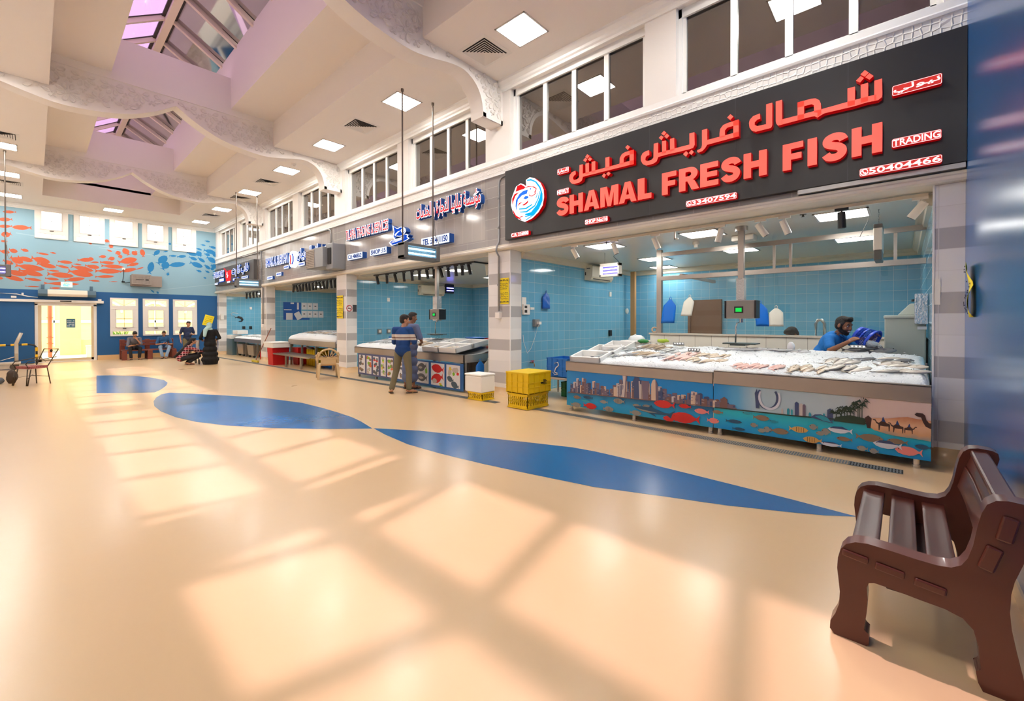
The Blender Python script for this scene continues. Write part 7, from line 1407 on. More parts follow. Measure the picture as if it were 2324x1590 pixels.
for x in (-24.2, -23.7): MB().cyl((x-.03, -.5, zt+.11), (x+.03, -.5, zt+.11), .11, n=18).cyl((x-.035, -.5, zt+.11), (x+.035, -.5, zt+.11), .05, n=12).part('wheel', M('wheel_grey', (92, 84, 78), .5), HT)
for x in (-24.2, -23.7): MB().cyl((x-.03, -1.4, zt+.11), (x+.03, -1.4, zt+.11), .11, n=18).part('wheel', M('wheel_grey', (92, 84, 78), .5), HT)
bk_ = M('barrier_black', (44, 42, 40), .5); by = M('barrier_yellow', (244, 196, 40), .5); zb = fz(-26.9)
BAR = T('barrier_rail', 'black and yellow striped barrier rail before the blue sliding panel', 'barrier', (-26.9, -.6, zb))
MB().tube([(-26.9, -1.8, .55), (-26.9, -.15, .585), (-26.9, -.02, .55), (-26.9, .05, .44), (-26.9, .05, zb)], .035, 10).part('rail', bk_, BAR)
for y in (-1.55, -1.25, -.95, -.66, -.36): MB().cyl((-26.9, y, .556+.021*(y+1.8)), (-26.9, y+.16, .559+.021*(y+1.8)), .042, n=12).part('stripe', by, BAR)
for z in (.3, .0): MB().cyl((-26.9, .05, z), (-26.9, .05, z+.16), .042, n=12).part('stripe', by, BAR)
zs_ = fz(-18)
mb = MB().ell((-17.95, -.42, zs_+.17), (.13, .11, .19), 14, 10); mb.v = [(a+.03*noise.noise(Vector((a*9, b*9, c*9))), b+.03*noise.noise(Vector((a*9, b*9, c*9+4))), max(zs_, c+.03*noise.noise(Vector((a*8, b*8, 2))))) for a, b, c in mb.v]; mb.top('sack', M('sack_brown', (72, 60, 52), .9), 'dark brown bundle on the floor under the wire chair', 'sack')
for y, c, lab in ((-.72, (110, 120, 128), 'pale grey bundle on the floor beside the brown one'), (-1.0, (78, 86, 94), 'dark grey bundle on the floor at the left edge')):
    mb = MB().ell((-18.0, y, zs_+.09), (.16, .17, .10), 14, 8); mb.v = [(a, b+.03*noise.noise(Vector((a*9, b*9, c_*9+4))), max(zs_, c_+.02*noise.noise(Vector((a*8, b*8, 2))))) for a, b, c_ in mb.v]; mb.top('sack', M('sack%d' % c[0], c, .9), lab, 'sack')
# ---------------------------------------------------------------- people
def V3(*a): return Vector(a)
def prims_mesh(pr):
    mb = MB()
    for p in pr:
        if p[0] == 'c':
            a, b, r0, r1 = Vector(p[1]), Vector(p[2]), p[3], p[4]
            mb.ell(a, (r0, r0, r0), 14, 9); mb.ell(b, (r1, r1, r1), 14, 9)
            if (b-a).length > 1e-4: mb.cyl(a, b, r0, r1, 14)
        else: mb.ell(p[1], p[2], 18, 12, R=p[3] if len(p) > 3 else None)
    return mb
def blobobj(name, pr, mats, parent, vox=.008, it=3, label=None):
    o = prims_mesh(pr).part(name, mats, parent); r = o.modifiers.new('r', 'REMESH'); r.mode = 'VOXEL'; r.voxel_size = vox; r.use_smooth_shade = True
    s = o.modifiers.new('s', 'SMOOTH'); s.factor = .5; s.iterations = it; bake(o); o.data.name = name
    o.data.polygons.foreach_set('use_smooth', [True]*len(o.data.polygons))
    if label: o['label'] = label
    return o
def basis(r, f, u): return Matrix((r, f, u)).transposed()
def head_prims(c, f, u):
    f = f.normalized(); r = f.cross(u).normalized(); u = r.cross(f).normalized(); B = basis(r, f, u)
    def q(a, b, d): return c+r*a+f*b+u*d
    pr = [('e', q(0, -.005, .03), (.074, .094, .095), B), ('e', q(0, .02, -.035), (.060, .072, .078), B), ('e', q(0, .062, -.092), (.030, .028, .024), B), ('c', q(0, .088, .018), q(0, .108, -.022), .011, .016), ('e', q(0, .102, -.03), (.021, .014, .011), B), ('c', q(-.038, .074, .03), q(.038, .074, .03), .016, .016)]
    for s in (-1, 1): pr += [('e', q(s*.077, -.008, -.002), (.011, .022, .034), B), ('e', q(s*.04, .06, -.03), (.024, .024, .024), B)]
    pr += [('c', q(-.02, .086, -.062), q(.02, .086, -.062), .011, .011)]
    return pr, q, B
sk_d = M('skin_brown', (138, 92, 66), .55); sk_m = M('skin_tan', (186, 136, 106), .55); hair = M('hair_black', (22, 18, 16), .6, bump=.8, bscale=90); eyew = M('eye_white', (230, 226, 220), .3); eyeb = M('eye_dark', (24, 16, 12), .2); lip = M('lip', (140, 80, 70), .5); teeth = M('teeth', (236, 232, 224), .3)
def face_parts(root, q, B, smile=False):
    for s in (-1, 1):
        e = MB().ell(q(s*.032, .081, .008), (.015, .010, .009), 10, 8, R=B).part('eye', eyew, root); MB().ell(q(s*.032+.003, .089, .008), (.007, .004, .007), 8, 6, R=B).part('iris', eyeb, e)
        MB().tube([q(s*.018, .091, .03), q(s*.036, .089, .036), q(s*.054, .078, .03)], [.004, .005, .003], 6).part('eyebrow', hair, root)
    if smile: MB().ell(q(0, .092, -.058), (.027, .012, .011), 12, 8, R=B).part('teeth', teeth, root); MB().tube([q(-.032, .082, -.052), q(-.018, .096, -.07), q(0, .1, -.074), q(.018, .096, -.07), q(.032, .082, -.052)], .005, 6).part('mouth', lip, root)
    else: MB().tube([q(-.026, .086, -.06), q(0, .098, -.062), q(.026, .086, -.06)], .005, 6).part('mouth', lip, root)
def hand_prims(w_, d, n, curl=.5, thumb=1, s=1.0, spread=.0):
    """wrist, direction of the fingers, palm normal (the fingers curl towards it)"""
    d = d.normalized(); n = (n-d*n.dot(d)).normalized(); x = d.cross(n); pr = []
    kn = []
    for i, o in enumerate((-.030, -.010, .010, .030)):
        k = w_+d*.088*s+x*o*s-d*(.006*abs(i-1.2))*s; kn.append(k); pr.append(('c', w_+x*o*.55*s+d*.012*s, k, .0135*s, .0115*s))
    for i, k in enumerate(kn):
        L_ = (.038, .046, .043, .033)[i]*s; a = curl*(.9+.12*i); p = k; dd = d+x*spread*(i-1.5)
        for j in range(3):
            a_ = curl*(.55+.5*j); v = (dd*math.cos(a_)+n*math.sin(a_)).normalized(); e = p+v*L_*(1, .72, .56)[j]; pr.append(('c', p, e, (.0095, .0088, .0078)[j]*s, (.0088, .0078, .0068)[j]*s)); p = e
    b = w_+d*.025*s-x*thumb*.026*s; v = (d*.62-x*thumb*.7+n*.3*(.4+curl)).normalized(); e = b+v*.045*s; v2 = (d*.8-x*thumb*.25+n*.5*curl).normalized(); pr += [('c', b, e, .0135*s, .0105*s), ('c', e, e+v2*.036*s, .0102*s, .0082*s)]
    return pr
def torso_prims(pel, che, rt_, g=0, belly=0, wide=1.0):
    u = (che-pel).normalized(); f = u.cross(rt_).normalized(); r = f.cross(u).normalized(); f = u.cross(r); B = basis(r, f, u); mid = pel.lerp(che, .5)
    return [('e', pel, (.160*wide+g, .115+g, .13+g), B), ('e', mid+f*belly, (.146*wide+g, .108+belly+g, .17+g), B), ('e', che, (.166*wide+g, .116+g, .18+g), B)], B
def figure(name, label, base, J, skin, vox=.009, belly=0, wide=1.0):
    """builds the continuous body from the joints J (world) and returns root, head frame"""
    t = T(name, label, 'person', base); tp, B = torso_prims(J['pel'], J['che'], J['rt'], 0, belly, wide); pr = list(tp)
    pr += [('c', J['shL'], J['shR'], .058, .058), ('c', J['che'].lerp(J['neck'], .75), J['head']-J['hu']*.05, .056, .052)]
    for s in 'LR':
        pr += [('c', J['sh'+s], J['el'+s], .052, .040), ('c', J['el'+s], J['wr'+s], .040, .026)]
        if 'hip'+s in J:
            pr += [('c', J['hip'+s], J['kn'+s], .085, .056), ('c', J['kn'+s], J['an'+s], .055, .036), ('c', J['an'+s]+V3(0, 0, -.03), J['to'+s], .036, .030), ('c', J['an'+s]+V3(0, 0, -.03), J['an'+s]+(J['an'+s]-J['to'+s]).normalized()*.04+V3(0, 0, -.035), .036, .03)]
        h = J.get('hand'+s)
        if h: pr += hand_prims(J['wr'+s], h[0], h[1], h[2], h[3])
    hp_, q, HB = head_prims(J['head'], J['hf'], J['hu']); pr += hp_
    blobobj('body', pr, skin, t, vox, 2); return t, q, HB, B
def limb(J, s, k0, k1, r0, r1, t0=0.0, t1=1.0):
    a, b = J[k0+s], J[k1+s]; return ('c', a.lerp(b, t0), a.lerp(b, t1), r0+(r1-r0)*t0, r0+(r1-r0)*t1)
def shirt_prims(J, g=.014, slv=.62, long_=False, belly=0, wide=1.0, hem=.0):
    tp, B = torso_prims(J['pel'], J['che'], J['rt'], g, belly, wide); pr = list(tp)+[('c', J['shL'], J['shR'], .066, .066)]
    for s in 'LR':
        pr.append(limb(J, s, 'sh', 'el', .068, .062, 0, 1 if long_ else slv))
        if long_: pr.append(limb(J, s, 'el', 'wr', .056, .040, 0, .92))
    return pr
def hair_prims(q, B, k=1.0, extra=()): return [('e', q(0, -.020, .045), (.081*k, .094*k, .09*k), B), ('e', q(0, -.042, .0), (.076*k, .066*k, .075*k), B), ('e', q(0, .02, .095), (.068*k, .075*k, .04*k), B)]+list(extra)
def local_pose(base, face, d):
    """d: joints in the person's frame (x right, y forward, z up)"""
    f = Vector((face[0], face[1], 0)).normalized(); r = Vector((f.y, -f.x, 0)); J = {}
    def w_(p): return Vector(base)+r*p[0]+f*p[1]+Vector((0, 0, p[2]))
    def dv(p): return r*p[0]+f*p[1]+Vector((0, 0, p[2]))
    for k, v in d.items():
        if k in ('hf', 'hu', 'rt'): J[k] = dv(v)
        elif k.startswith('hand'): J[k] = (dv(v[0]), dv(v[1]), v[2], v[3])
        else: J[k] = w_(v)
    J.setdefault('rt', r); J.setdefault('hf', f); J.setdefault('hu', Vector((0, 0, 1))); return J
def trousers(J, root, mat, nm='trousers', g=.016, lo=.93, r_an=.058, vox=.011):
    u = (J['che']-J['pel']).normalized(); _, B = torso_prims(J['pel'], J['che'], J['rt']); pr = [('e', J['pel']-u*.02, (.160+g*.6, .12+g*.6, .12), B)]
    for s in 'LR': pr += [limb(J, s, 'hip', 'kn', .098, .072), limb(J, s, 'kn', 'an', .070, r_an, 0, lo)]
    return blobobj(nm, pr, mat, root, vox, 3)
def shoe(J, s, root, mat, nm='shoe', sole=None):
    a, t_ = J['an'+s], J['to'+s]; d = (t_-a); d.z = 0; d.normalize(); x = Vector((-d.y, d.x, 0)); z = a.z-.085
    o = [a-d*.07, a-d*.05+x*.035, a+d*.08+x*.04, a+d*.16+x*.045, a+d*.2, a+d*.16-x*.04, a+d*.08-x*.036, a-d*.05-x*.035]
    mb = MB().prism([(p.x, p.y) for p in o], 'xy', z, z+.02 if sole else z+.025); mb.part(nm, mat, root, bevel=.006)
    if sole: MB().tube([a+d*.07+x*.045+V3(0, 0, z+.02-a.z), a+d*.09+V3(0, 0, z+.075-a.z), a+d*.07-x*.045+V3(0, 0, z+.02-a.z)], .014, 6).part('strap', sole, root)
    else: blobobj('shoe_upper', [('c', a+V3(0, 0, -.045), a+d*.13+V3(0, 0, -.06), .044, .034)], mat, root, .008, 2)

# -- the fishmonger tipping a basket of ice
J = dict(pel=V3(-.98, 7.86, .93), che=V3(-.80, 7.80, 1.22), neck=V3(-.70, 7.75, 1.35), head=V3(-.635, 7.70, 1.475), rt=V3(.30, -.95, 0), hf=V3(.84, -.50, -.22), hu=V3(.22, -.08, 1),
         shR=V3(-.80, 7.60, 1.285), shL=V3(-.66, 7.98, 1.31), elR=V3(-.76, 7.44, 1.13), wrR=V3(-.555, 7.38, 1.262), elL=V3(-.47, 7.93, 1.17), wrL=V3(-.30, 7.70, 1.335),
         hipR=V3(-1.0, 7.76, .88), hipL=V3(-.97, 7.97, .88), knR=V3(-.95, 7.74, .48), knL=V3(-.9, 8.0, .48), anR=V3(-1.02, 7.76, .09), anL=V3(-.95, 8.02, .09), toR=V3(-.86, 7.72, .035), toL=V3(-.79, 7.98, .035),
         handR=(V3(.75, .1, .52), V3(.5, .55, -.45), .75, -1), handL=(V3(.5, -.72, .3), V3(-.4, -.5, -.75), .8, 1))
FMn, q, HB, B = figure('person', 'laughing bearded man in a blue polo shirt tipping ice from a blue basket', (-.98, 7.86, 0), J, sk_d, .006)
polo = M('polo_blue', (20, 112, 190), .8, bump=.25, bscale=30)
blobobj('polo_shirt', shirt_prims(J, .015, .72)+[('c', J['pel'], J['pel']+V3(-.02, .02, -.12), .15, .16)], polo, FMn, .009, 3)
cl = MB()
for s in (-1, 1): cl.tube([J['neck']+V3(-.03, s*.045, .02), J['neck']+V3(.03, s*.05, .0), J['neck']+V3(.075, s*.012, -.06)], [.018, .022, .012], 6)
cl.part('collar', polo, FMn)
blobobj('hair', hair_prims(q, HB, 1.04, [('c', q(-.076, .02, .03), q(-.076, .02, -.02), .014, .012), ('c', q(.076, .02, .03), q(.076, .02, -.02), .014, .012), ('e', q(.01, .065, .105), (.05, .03, .028), HB), ('e', q(-.03, .05, .11), (.03, .03, .03), HB)]), hair, FMn, .006, 1)
blobobj('beard', [('e', q(0, .018, -.062), (.0655, .074, .052), HB), ('e', q(0, .062, -.1), (.036, .032, .03), HB), ('c', q(-.066, .02, -.04), q(-.07, .008, .01), .016, .012), ('c', q(.066, .02, -.04), q(.07, .008, .01), .016, .012), ('c', q(-.03, .093, -.045), q(.03, .093, -.045), .007, .007)], hair, FMn, .005, 1)
face_parts(FMn, q, HB, True); trousers(J, FMn, M('trousers_dark', (40, 42, 48), .8))
for s in 'LR': shoe(J, s, FMn, M('boot_white', (210, 210, 206), .5))
# the basket: a ribbed bowl held on its side, ice running out
BSK = T('ice_basket', 'blue perforated basket pouring ice, held by the laughing man', 'basket', (-.38, 7.48, 1.18)); bkm = M('basket_blue', (18, 72, 206), .4)
ax = V3(.72, -.30, -.42).normalized(); bx, by_, _ = frame(ax); c0 = V3(-.47, 7.53, 1.37)
def bp_(h, r, a): return c0+ax*h+(bx*math.cos(a)+by_*math.sin(a))*r
N = 40; mb = MB(); 
def br(h): return .105+.045*min(1, h/.2)
for h0, h1 in ((0, .035), (.088, .105), (.17, .20)):
    for o_ in (0, -.006):
        r0, r1 = br(h0)+o_, br(h1)+o_; mb.add([bp_(h0, r0, 2*PI*k/N) for k in range(N)]+[bp_(h1, r1, 2*PI*k/N) for k in range(N)], [(k, (k+1) % N, (k+1) % N+N, k+N) for k in range(N)], 0, True)
mb.part('band', bkm, BSK)
mb = MB()
for k in range(N): mb.tube([bp_(.03, br(.03)-.003, 2*PI*k/N), bp_(.175, br(.175)-.003, 2*PI*k/N)], .0042, 4)
for h in (.05, .068, .122, .14, .157): mb.tube([bp_(h, br(h)-.003, 2*PI*k/N) for k in range(N)], .003, 4, closed=True)
mb.part('ribs', bkm, BSK)
mb = MB(); mb.add([bp_(.004, .104, 2*PI*k/N) for k in range(N)], [tuple(range(N))]); mb.part('base', bkm, BSK)
MB().tube([bp_(.2, br(.2), 2*PI*k/N) for k in range(N)], .009, 6, closed=True).part('rim', bkm, BSK)
mb = MB().ell(c0+ax*.13+V3(.02, -.01, -.075), (.10, .09, .05), 16, 10); mb.v = [(a+.012*noise.noise(Vector((a*40, b*40, c*40))), b, c+.012*noise.noise(Vector((a*40, b*40, 3)))) for a, b, c in mb.v]; mb.top('ice_load', icem, 'white ice heaped in the mouth of the tipped blue basket', 'ice', kind='stuff')
mb = MB(); rr = random.Random(6)
for k in range(260):
    v = rr.random(); p = V3(-.255, 7.42, 1.24)+V3(.07*v+rr.gauss(0, .018), rr.gauss(0, .03), -.24*v*v-.02*rr.random()); r = rr.uniform(.003, .008); c = [p+V3(rr.uniform(-1, 1), rr.uniform(-1, 1), rr.uniform(-1, 1))*r for _ in range(4)]; mb.add(c, [(0, 1, 2), (0, 2, 3), (0, 3, 1), (1, 3, 2)])
mb.top('falling_ice', icem, 'loose ice flakes falling from the blue basket onto the counter', 'ice', kind='stuff')

# -- person bending down behind the glass, only the hair shows
J = local_pose((-1.36, 9.05, 0), (-.7, -.7), dict(pel=(0, -.42, .86), che=(0, -.1, 1.08), neck=(0, .04, 1.2), head=(0, .14, 1.3), hf=(0, .8, -.6), hu=(0, .55, .8), shL=(-.19, -.04, 1.14), shR=(.19, -.04, 1.14), elL=(-.24, .1, .95), elR=(.24, .1, .95), wrL=(-.14, .25, .95), wrR=(.14, .25, .95), hipL=(-.1, -.42, .84), hipR=(.1, -.42, .84), knL=(-.1, -.3, .47), knR=(.1, -.3, .47), anL=(-.1, -.38, .09), anR=(.1, -.38, .09), toL=(-.1, -.24, .035), toR=(.1, -.24, .035), handL=((.3, 1, -.2), (0, 0, -1), .6, 1), handR=((-.3, 1, -.2), (0, 0, -1), .6, -1)))
p9, q, HB, B = figure('person', 'person with black hair bent down behind the glass of the nearest stall', (-1.36, 9.05, 0), J, sk_d, .011)
blobobj('shirt', shirt_prims(J), M('shirt_grey', (90, 96, 104), .8), p9, .012); blobobj('hair', hair_prims(q, HB, 1.1), hair, p9, .008, 1); trousers(J, p9, M('trousers_dark', (40, 42, 48), .8)); face_parts(p9, q, HB)

# -- two customers seen from behind at the second stall
zf = fz(-8.2)
J = local_pose((-8.15, 5.42, zf), (-.45, .89), dict(pel=(0, .0, .95), che=(.01, .01, 1.27), neck=(.02, .0, 1.45), head=(.03, .03, 1.60), hf=(.75, .75, -.15), shL=(-.185, -.01, 1.40), shR=(.185, .0, 1.40), elL=(-.25, .08, 1.12), elR=(.25, .06, 1.13), wrL=(-.12, .26, 1.10), wrR=(.13, .25, 1.10), hipL=(-.09, 0, .90), hipR=(.09, 0, .90), knL=(-.17, .02, .5), knR=(.12, .06, .5), anL=(-.24, -.06, .09), anR=(.13, .04, .09), toL=(-.34, .06, .035), toR=(.24, .14, .035), handL=((.8, .5, 0), (0, .3, -.9), .6, 1), handR=((-.8, .5, 0), (0, .3, -.9), .6, -1)))
m2, q, HB, B = figure('person', 'man from behind in a blue jumper with pale chest stripes and olive trousers', (-8.15, 5.42, zf), J, sk_m, .009)
jm = rampmat('jumper_stripes', 'Z', [(1.0, (18, 62, 122)), (1.17, (206, 198, 190)), (1.215, (120, 92, 84)), (1.235, (206, 198, 190)), (1.30, (18, 66, 128)), (1.6, (18, 66, 128))], 0, .85)
for n_ in jm.node_tree.nodes:
    if n_.type == 'VALTORGB': n_.color_ramp.interpolation = 'CONSTANT'
blobobj('jumper', shirt_prims(J, .022, long_=True)+[('e', J['pel']+V3(0, 0, .06), (.17, .13, .1))], jm, m2, .010, 4)
blobobj('hair', hair_prims(q, HB, 1.03), hair, m2, .007, 1); face_parts(m2, q, HB)
trousers(J, m2, M('olive_cloth', (118, 112, 88), .85, bump=.3, bscale=14), r_an=.062)
for s in 'LR': shoe(J, s, m2, M('sandal_brown', (70, 56, 44), .6), 'sandal', M('sandal_tan', (196, 160, 104), .6))
zf = fz(-8.6)
J = local_pose((-8.62, 5.93, zf), (-.2, .98), dict(pel=(0, 0, 1.0), che=(0, .02, 1.33), neck=(.0, .03, 1.52), head=(.02, .07, 1.67), hf=(.5, .85, -.2), shL=(-.21, 0, 1.46), shR=(.21, 0, 1.46), elL=(-.34, .0, 1.17), elR=(.34, .0, 1.17), wrL=(-.2, .2, 1.08), wrR=(.2, .2, 1.08), hipL=(-.1, 0, .95), hipR=(.1, 0, .95), knL=(-.12, .02, .52), knR=(.12, .02, .52), anL=(-.12, -.02, .09), anR=(.13, -.02, .09), toL=(-.17, .12, .035), toR=(.2, .12, .035), handL=((.8, .4, -.2), (0, .2, -1), .6, 1), handR=((-.8, .4, -.2), (0, .2, -1), .6, -1)))
m3, q, HB, B = figure('person', 'tall man from behind in a long slate blue robe at the second counter', (-8.62, 5.93, zf), J, sk_d, .009, wide=1.12)
rb_ = M('robe_slate', (92, 104, 138), .85, bump=.35, bscale=8)
pr = shirt_prims(J, .03, .9, wide=1.2)
for z, rx, ry in ((.85, .21, .16), (.65, .22, .165), (.45, .23, .17), (.28, .235, .175)): pr.append(('e', V3(J['pel'].x, J['pel'].y, z+zf), (rx, ry, .16)))
blobobj('robe', pr, rb_, m3, .012, 4); blobobj('hair', hair_prims(q, HB, .99), M('hair_cropped', (52, 44, 40), .8), m3, .007, 1); face_parts(m3, q, HB)
for s in 'LR': shoe(J, s, m3, M('sandal_black', (36, 30, 28), .6), 'sandal', M('sandal_black', (36, 30, 28), .6))

# -- two seated men on the far bench
z0 = fz(-26.3)
def seat_pose(x, y, lean, over):
    d = dict(pel=(0, .0, .55), che=(0, .06+lean, .86), neck=(0, .1+lean*1.5, 1.03), head=(0, .14+lean*1.8, 1.17), shL=(-.19, .07+lean*1.2, .97), shR=(.19, .07+lean*1.2, .97), hipL=(-.1, .02, .53), hipR=(.1, .02, .53), knL=(-.18, .45, .53), knR=(.18, .45, .53), anL=(-.14, .48, .09), anR=(.14, .48, .09), toL=(-.18, .62, .035), toR=(.18, .62, .035)); d.update(over); return local_pose((x, y, z0), (1, 0), d)
J = seat_pose(-26.5, 3.08, .16, dict(hf=(-.15, .8, -.55), hu=(0, .5, .85), elR=(.25, .42, .62), elL=(-.22, .4, .70), wrR=(-.0, .55, .70), wrL=(-.07, .44, .93), handR=((-.9, .2, 0), (0, 0, 1), .7, -1), handL=((.35, .0, .6), (.1, -.8, 0), 1.1, 1), toR=(.26, .6, .035)))
m4, q, HB, B = figure('person', 'seated man in a striped grey shirt, chin in his hand, looking at a phone', (-26.5, 3.08, z0), J, sk_m, .010)
st_ = M('shirt_striped', (92, 96, 112), .8); nt = st_.node_tree; wv_ = nt.nodes.new('ShaderNodeTexWave'); wv_.bands_direction = 'Y'; wv_.inputs['Scale'].default_value = 14; tc = nt.nodes.new('ShaderNodeTexCoord'); nt.links.new(tc.outputs['Object'], wv_.inputs['Vector']); mx = nt.nodes.new('ShaderNodeMix'); mx.data_type = 'RGBA'; mx.inputs[6].default_value = (*lin((70, 74, 92)), 1); mx.inputs[7].default_value = (*lin((128, 128, 138)), 1); nt.links.new(wv_.outputs['Fac'], mx.inputs[0]); nt.links.new(mx.outputs[2], nt.nodes['Principled BSDF'].inputs['Base Color'])
blobobj('shirt', shirt_prims(J, .016, .95), st_, m4, .011); blobobj('hair', hair_prims(q, HB, 1.08, [('e', q(0, .06, .1), (.06, .04, .035), HB)]), hair, m4, .007, 1); blobobj('beard', [('e', q(0, .02, -.06), (.063, .072, .05), HB)], hair, m4, .007, 1); face_parts(m4, q, HB); trousers(J, m4, M('trousers_black', (34, 32, 34), .8))
for s in 'LR': shoe(J, s, m4, M('sandal_brown', (70, 56, 44), .6), 'sandal', M('sandal_brown', (70, 56, 44), .6))
MB().cbox((-25.93, 3.02, z0+.72), (.08, .15, .012), 0, Matrix.Rotation(.3, 3, 'Y')).top('phone', M('phone_black', (20, 20, 24), .2), 'black phone in the hand of the man with his chin in his hand', 'phone')
J = seat_pose(-26.52, 4.18, -.02, dict(hf=(.1, .9, -.35), hu=(0, .35, .9), elR=(.29, .16, .66), elL=(-.29, .16, .66), wrR=(.07, .36, .69), wrL=(-.07, .36, .67), handR=((-.8, .4, .1), (0, -.2, 1), .8, -1), handL=((.8, .4, .1), (0, -.2, 1), .8, 1), knL=(-.15, .46, .54), knR=(.2, .44, .54), anL=(.0, .6, .09), anR=(.13, .56, .09), toL=(.03, .76, .035), toR=(.18, .7, .035)))
m5, q, HB, B = figure('person', 'seated bearded man in a blue shirt and pale jeans holding a phone', (-26.52, 4.18, z0), J, sk_m, .010, belly=.03)
blobobj('shirt', shirt_prims(J, .018, .8, belly=.03), M('shirt_blue', (34, 84, 130), .8), m5, .011); blobobj('hair', hair_prims(q, HB, .99), hair, m5, .007, 1); blobobj('beard', [('e', q(0, .02, -.062), (.064, .073, .05), HB)], hair, m5, .007, 1); face_parts(m5, q, HB); trousers(J, m5, M('jeans_pale', (134, 160, 188), .85))
for s in 'LR': shoe(J, s, m5, M('shoe_black', (30, 30, 32), .6))
MB().cbox((-26.13, 4.18, z0+.735), (.07, .13, .012), 0, Matrix.Rotation(-.5, 3, 'Y')).top('phone', M('phone_case_red', (120, 40, 50), .4), 'dark red phone in the hands of the man in pale jeans', 'phone')

# -- standing man in a navy polo
zf = fz(-25.2)
J = local_pose((-25.2, 4.86, zf), (.96, .28), dict(pel=(0, 0, .95), che=(0, .02, 1.28), neck=(0, .03, 1.47), head=(-.02, .07, 1.62), hf=(-.1, .9, -.25), shL=(-.20, .01, 1.42), shR=(.20, .01, 1.42), elR=(.29, -.03, 1.13), wrR=(.31, .06, .88), elL=(-.27, .05, 1.13), wrL=(-.1, .27, 1.12), hipL=(-.1, 0, .9), hipR=(.1, 0, .9), knL=(-.11, .02, .5), knR=(.11, .02, .5), anL=(-.12, -.02, .09), anR=(.13, -.02, .09), toL=(-.16, .12, .035), toR=(.18, .12, .035), handR=((.05, .2, -1), (-1, 0, 0), .5, -1), handL=((.7, .5, .1), (0, 0, 1), .6, 1)))
m6, q, HB, B = figure('person', 'standing man in a navy polo shirt holding a white phone by the far window', (-25.2, 4.86, zf), J, sk_m, .010, belly=.03)
blobobj('polo_shirt', shirt_prims(J, .018, .72, belly=.03)+[('e', J['pel'], (.172, .135, .12))], M('polo_navy', (34, 48, 84), .8), m6, .011); blobobj('hair', hair_prims(q, HB, .97), hair, m6, .007, 1); face_parts(m6, q, HB); trousers(J, m6, M('khaki', (120, 112, 84), .85))
for s in 'LR': shoe(J, s, m6, M('shoe_black', (30, 30, 32), .6))
h = J['wrL']+(J['handL'][0]).normalized()*.1; MB().cbox((h.x, h.y, h.z+.025), (.08, .15, .012)).top('phone', M('phone_white', (230, 228, 226), .3), 'white phone in the hand of the standing man in navy', 'phone')

# -- crouching woman in a plaid shirt
zf = fz(-20.95)
J = local_pose((-20.95, 3.95, zf), (.15, 1), dict(pel=(0, -.1, .27), che=(0, .1, .60), neck=(0, .2, .78), head=(0, .27, .92), hf=(.1, .95, -.05), shL=(-.16, .13, .70), shR=(.16, .13, .70), elR=(.2, .4, .56), wrR=(.14, .62, .52), elL=(-.2, .38, .52), wrL=(-.08, .58, .50), hipL=(-.1, -.06, .26), hipR=(.1, -.06, .26), knL=(-.12, .40, .40), knR=(.14, .46, .34), anL=(-.12, .07, .09), anR=(.13, .12, .09), toL=(-.13, .24, .035), toR=(.15, .29, .035), handR=((0, 1, 0), (0, 0, -1), .5, -1), handL=((.2, 1, .1), (0, 0, 1), .5, 1)))
m7, q, HB, B = figure('person', 'crouching woman with long black hair in a red plaid shirt', (-20.95, 3.95, zf), J, sk_m, .010, wide=.92)
pld = tilemat('plaid', 'y', .085, .075, [(150, 34, 50), (64, 22, 34)], (214, 176, 180), .85, gw=.014, bump=0)
blobobj('plaid_shirt', shirt_prims(J, .022, long_=True, wide=.95)+[('e', J['pel']+V3(0, -.03, .0), (.17, .14, .12))], pld, m7, .011)
blobobj('hair', hair_prims(q, HB, 1.1, [('c', q(0, -.07, 0), J['che']+V3(0, -.15, .0), .065, .07), ('c', J['che']+V3(0, -.15, 0), J['pel']+V3(0, -.22, .05), .065, .04)]), hair, m7, .009, 2); face_parts(m7, q, HB); trousers(J, m7, M('trousers_black', (34, 32, 34), .8), r_an=.05)
for s in 'LR': shoe(J, s, m7, M('shoe_maroon', (70, 30, 34), .6), 'sandal', M('shoe_maroon', (70, 30, 34), .6))

# -- woman in a black abaya with a mint scarf, and her pushchair
zf = fz(-20.35)
J = local_pose((-20.35, 4.66, zf), (-1, .15), dict(pel=(0, 0, .90), che=(0, .01, 1.2), neck=(0, .02, 1.38), head=(-.02, .05, 1.52), hf=(.1, .95, -.2), shL=(-.19, 0, 1.32), shR=(.19, 0, 1.32), elL=(-.31, -.02, 1.04), elR=(.31, -.02, 1.04), wrL=(-.24, .22, .98), wrR=(.24, .22, .98), hipL=(-.1, 0, .85), hipR=(.1, 0, .85), knL=(-.11, .02, .48), knR=(.11, .02, .48), anL=(-.11, -.02, .09), anR=(.11, -.02, .09), toL=(-.13, .12, .035), toR=(.13, .12, .035), handL=((.2, 1, -.2), (0, 0, -1), .9, 1), handR=((-.2, 1, -.2), (0, 0, -1), .9, -1)))
m8, q, HB, B = figure('person', 'woman from behind in a long black abaya and a mint green headscarf', (-20.35, 4.66, zf), J, sk_m, .010)
pr = shirt_prims(J, .03, long_=True, wide=1.05)
for z, rx, ry in ((.8, .21, .2), (.6, .24, .23), (.4, .27, .25), (.2, .30, .27)): pr.append(('e', V3(J['pel'].x, J['pel'].y, z+zf), (ry, rx, .17)))
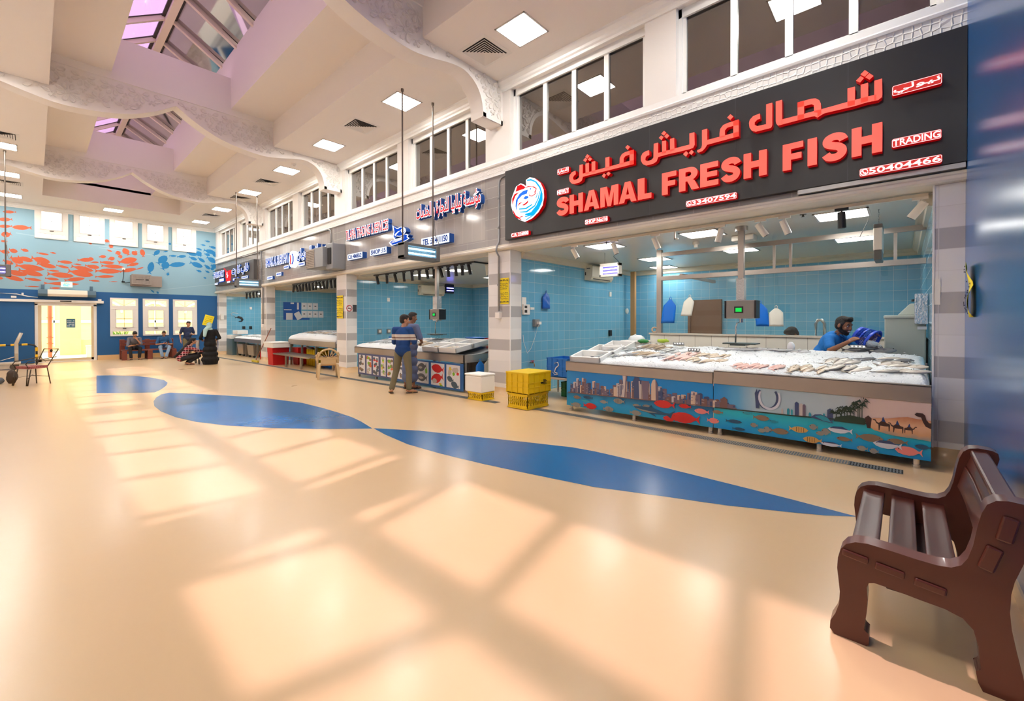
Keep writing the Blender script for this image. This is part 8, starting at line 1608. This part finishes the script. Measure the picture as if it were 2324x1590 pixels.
pr.append(('c', V3(J['pel'].x, J['pel'].y, zf+.3), V3(J['pel'].x, J['pel'].y, zf+.12), .24, .26))
o = blobobj('abaya', pr, M('abaya_black', (14, 14, 16), .85), m8, .013, 4)
for v in o.data.vertices:
    zz_ = v.co.z
    if zz_ < .035: v.co.z = .01
for v in o.data.vertices:
    a = math.atan2(v.co.y, v.co.x); k = max(0, min(1, (.95-v.co.z)/.8)); r = 1+.035*k*math.sin(a*11); v.co.x *= r; v.co.y *= r
face_parts(m8, q, HB)
blobobj('headscarf', [('e', q(0, -.02, .03), (.095, .108, .112), HB), ('e', q(0, -.05, -.06), (.085, .075, .085), HB), ('c', q(-.05, -.06, -.08), q(-.12, -.13, -.2), .07, .075), ('c', q(-.12, -.13, -.2), q(-.14, -.17, -.42), .075, .055), ('c', q(0, -.02, -.1), J['neck']+V3(0, 0, -.02), .075, .1)], M('scarf_mint', (172, 206, 204), .8), m8, .010, 3)
PS = T('pushchair', 'pushchair with clear panels half hidden behind the woman in black', 'pushchair', (-21.0, 4.7, fz(-21))); zf = fz(-21); fr2 = M('pushchair_frame', (120, 120, 124), .4, .5)
for s in (-1, 1):
    y = 4.68+s*.30; MB().tube([(-20.66, y, zf+.98), (-20.8, y, zf+.6), (-21.3, y, zf+.12)], .016, 7).part('frame_tube', fr2, PS); MB().tube([(-20.75, y, zf+.12), (-21.05, y, zf+.6)], .016, 7).part('frame_tube', fr2, PS)
    for x in (-20.75, -21.3): MB().cyl((x, y-.02, zf+.1), (x, y+.02, zf+.1), .1, n=18).part('wheel', M('wheel_grey', (92, 84, 78), .5), PS)
    MB().box((-21.2, y-.01, zf+.45), (-20.75, y+.01, zf+.95)).part('side_panel', M('panel_pale', (206, 196, 196), .3), PS)
MB().cyl((-20.66, 4.38, zf+.98), (-20.66, 4.98, zf+.98), .018).part('handle', fr2, PS); MB().box((-21.2, 4.42, zf+.4), (-20.8, 4.94, zf+.46)).part('seat', M('seat_dark', (50, 50, 56), .8), PS)
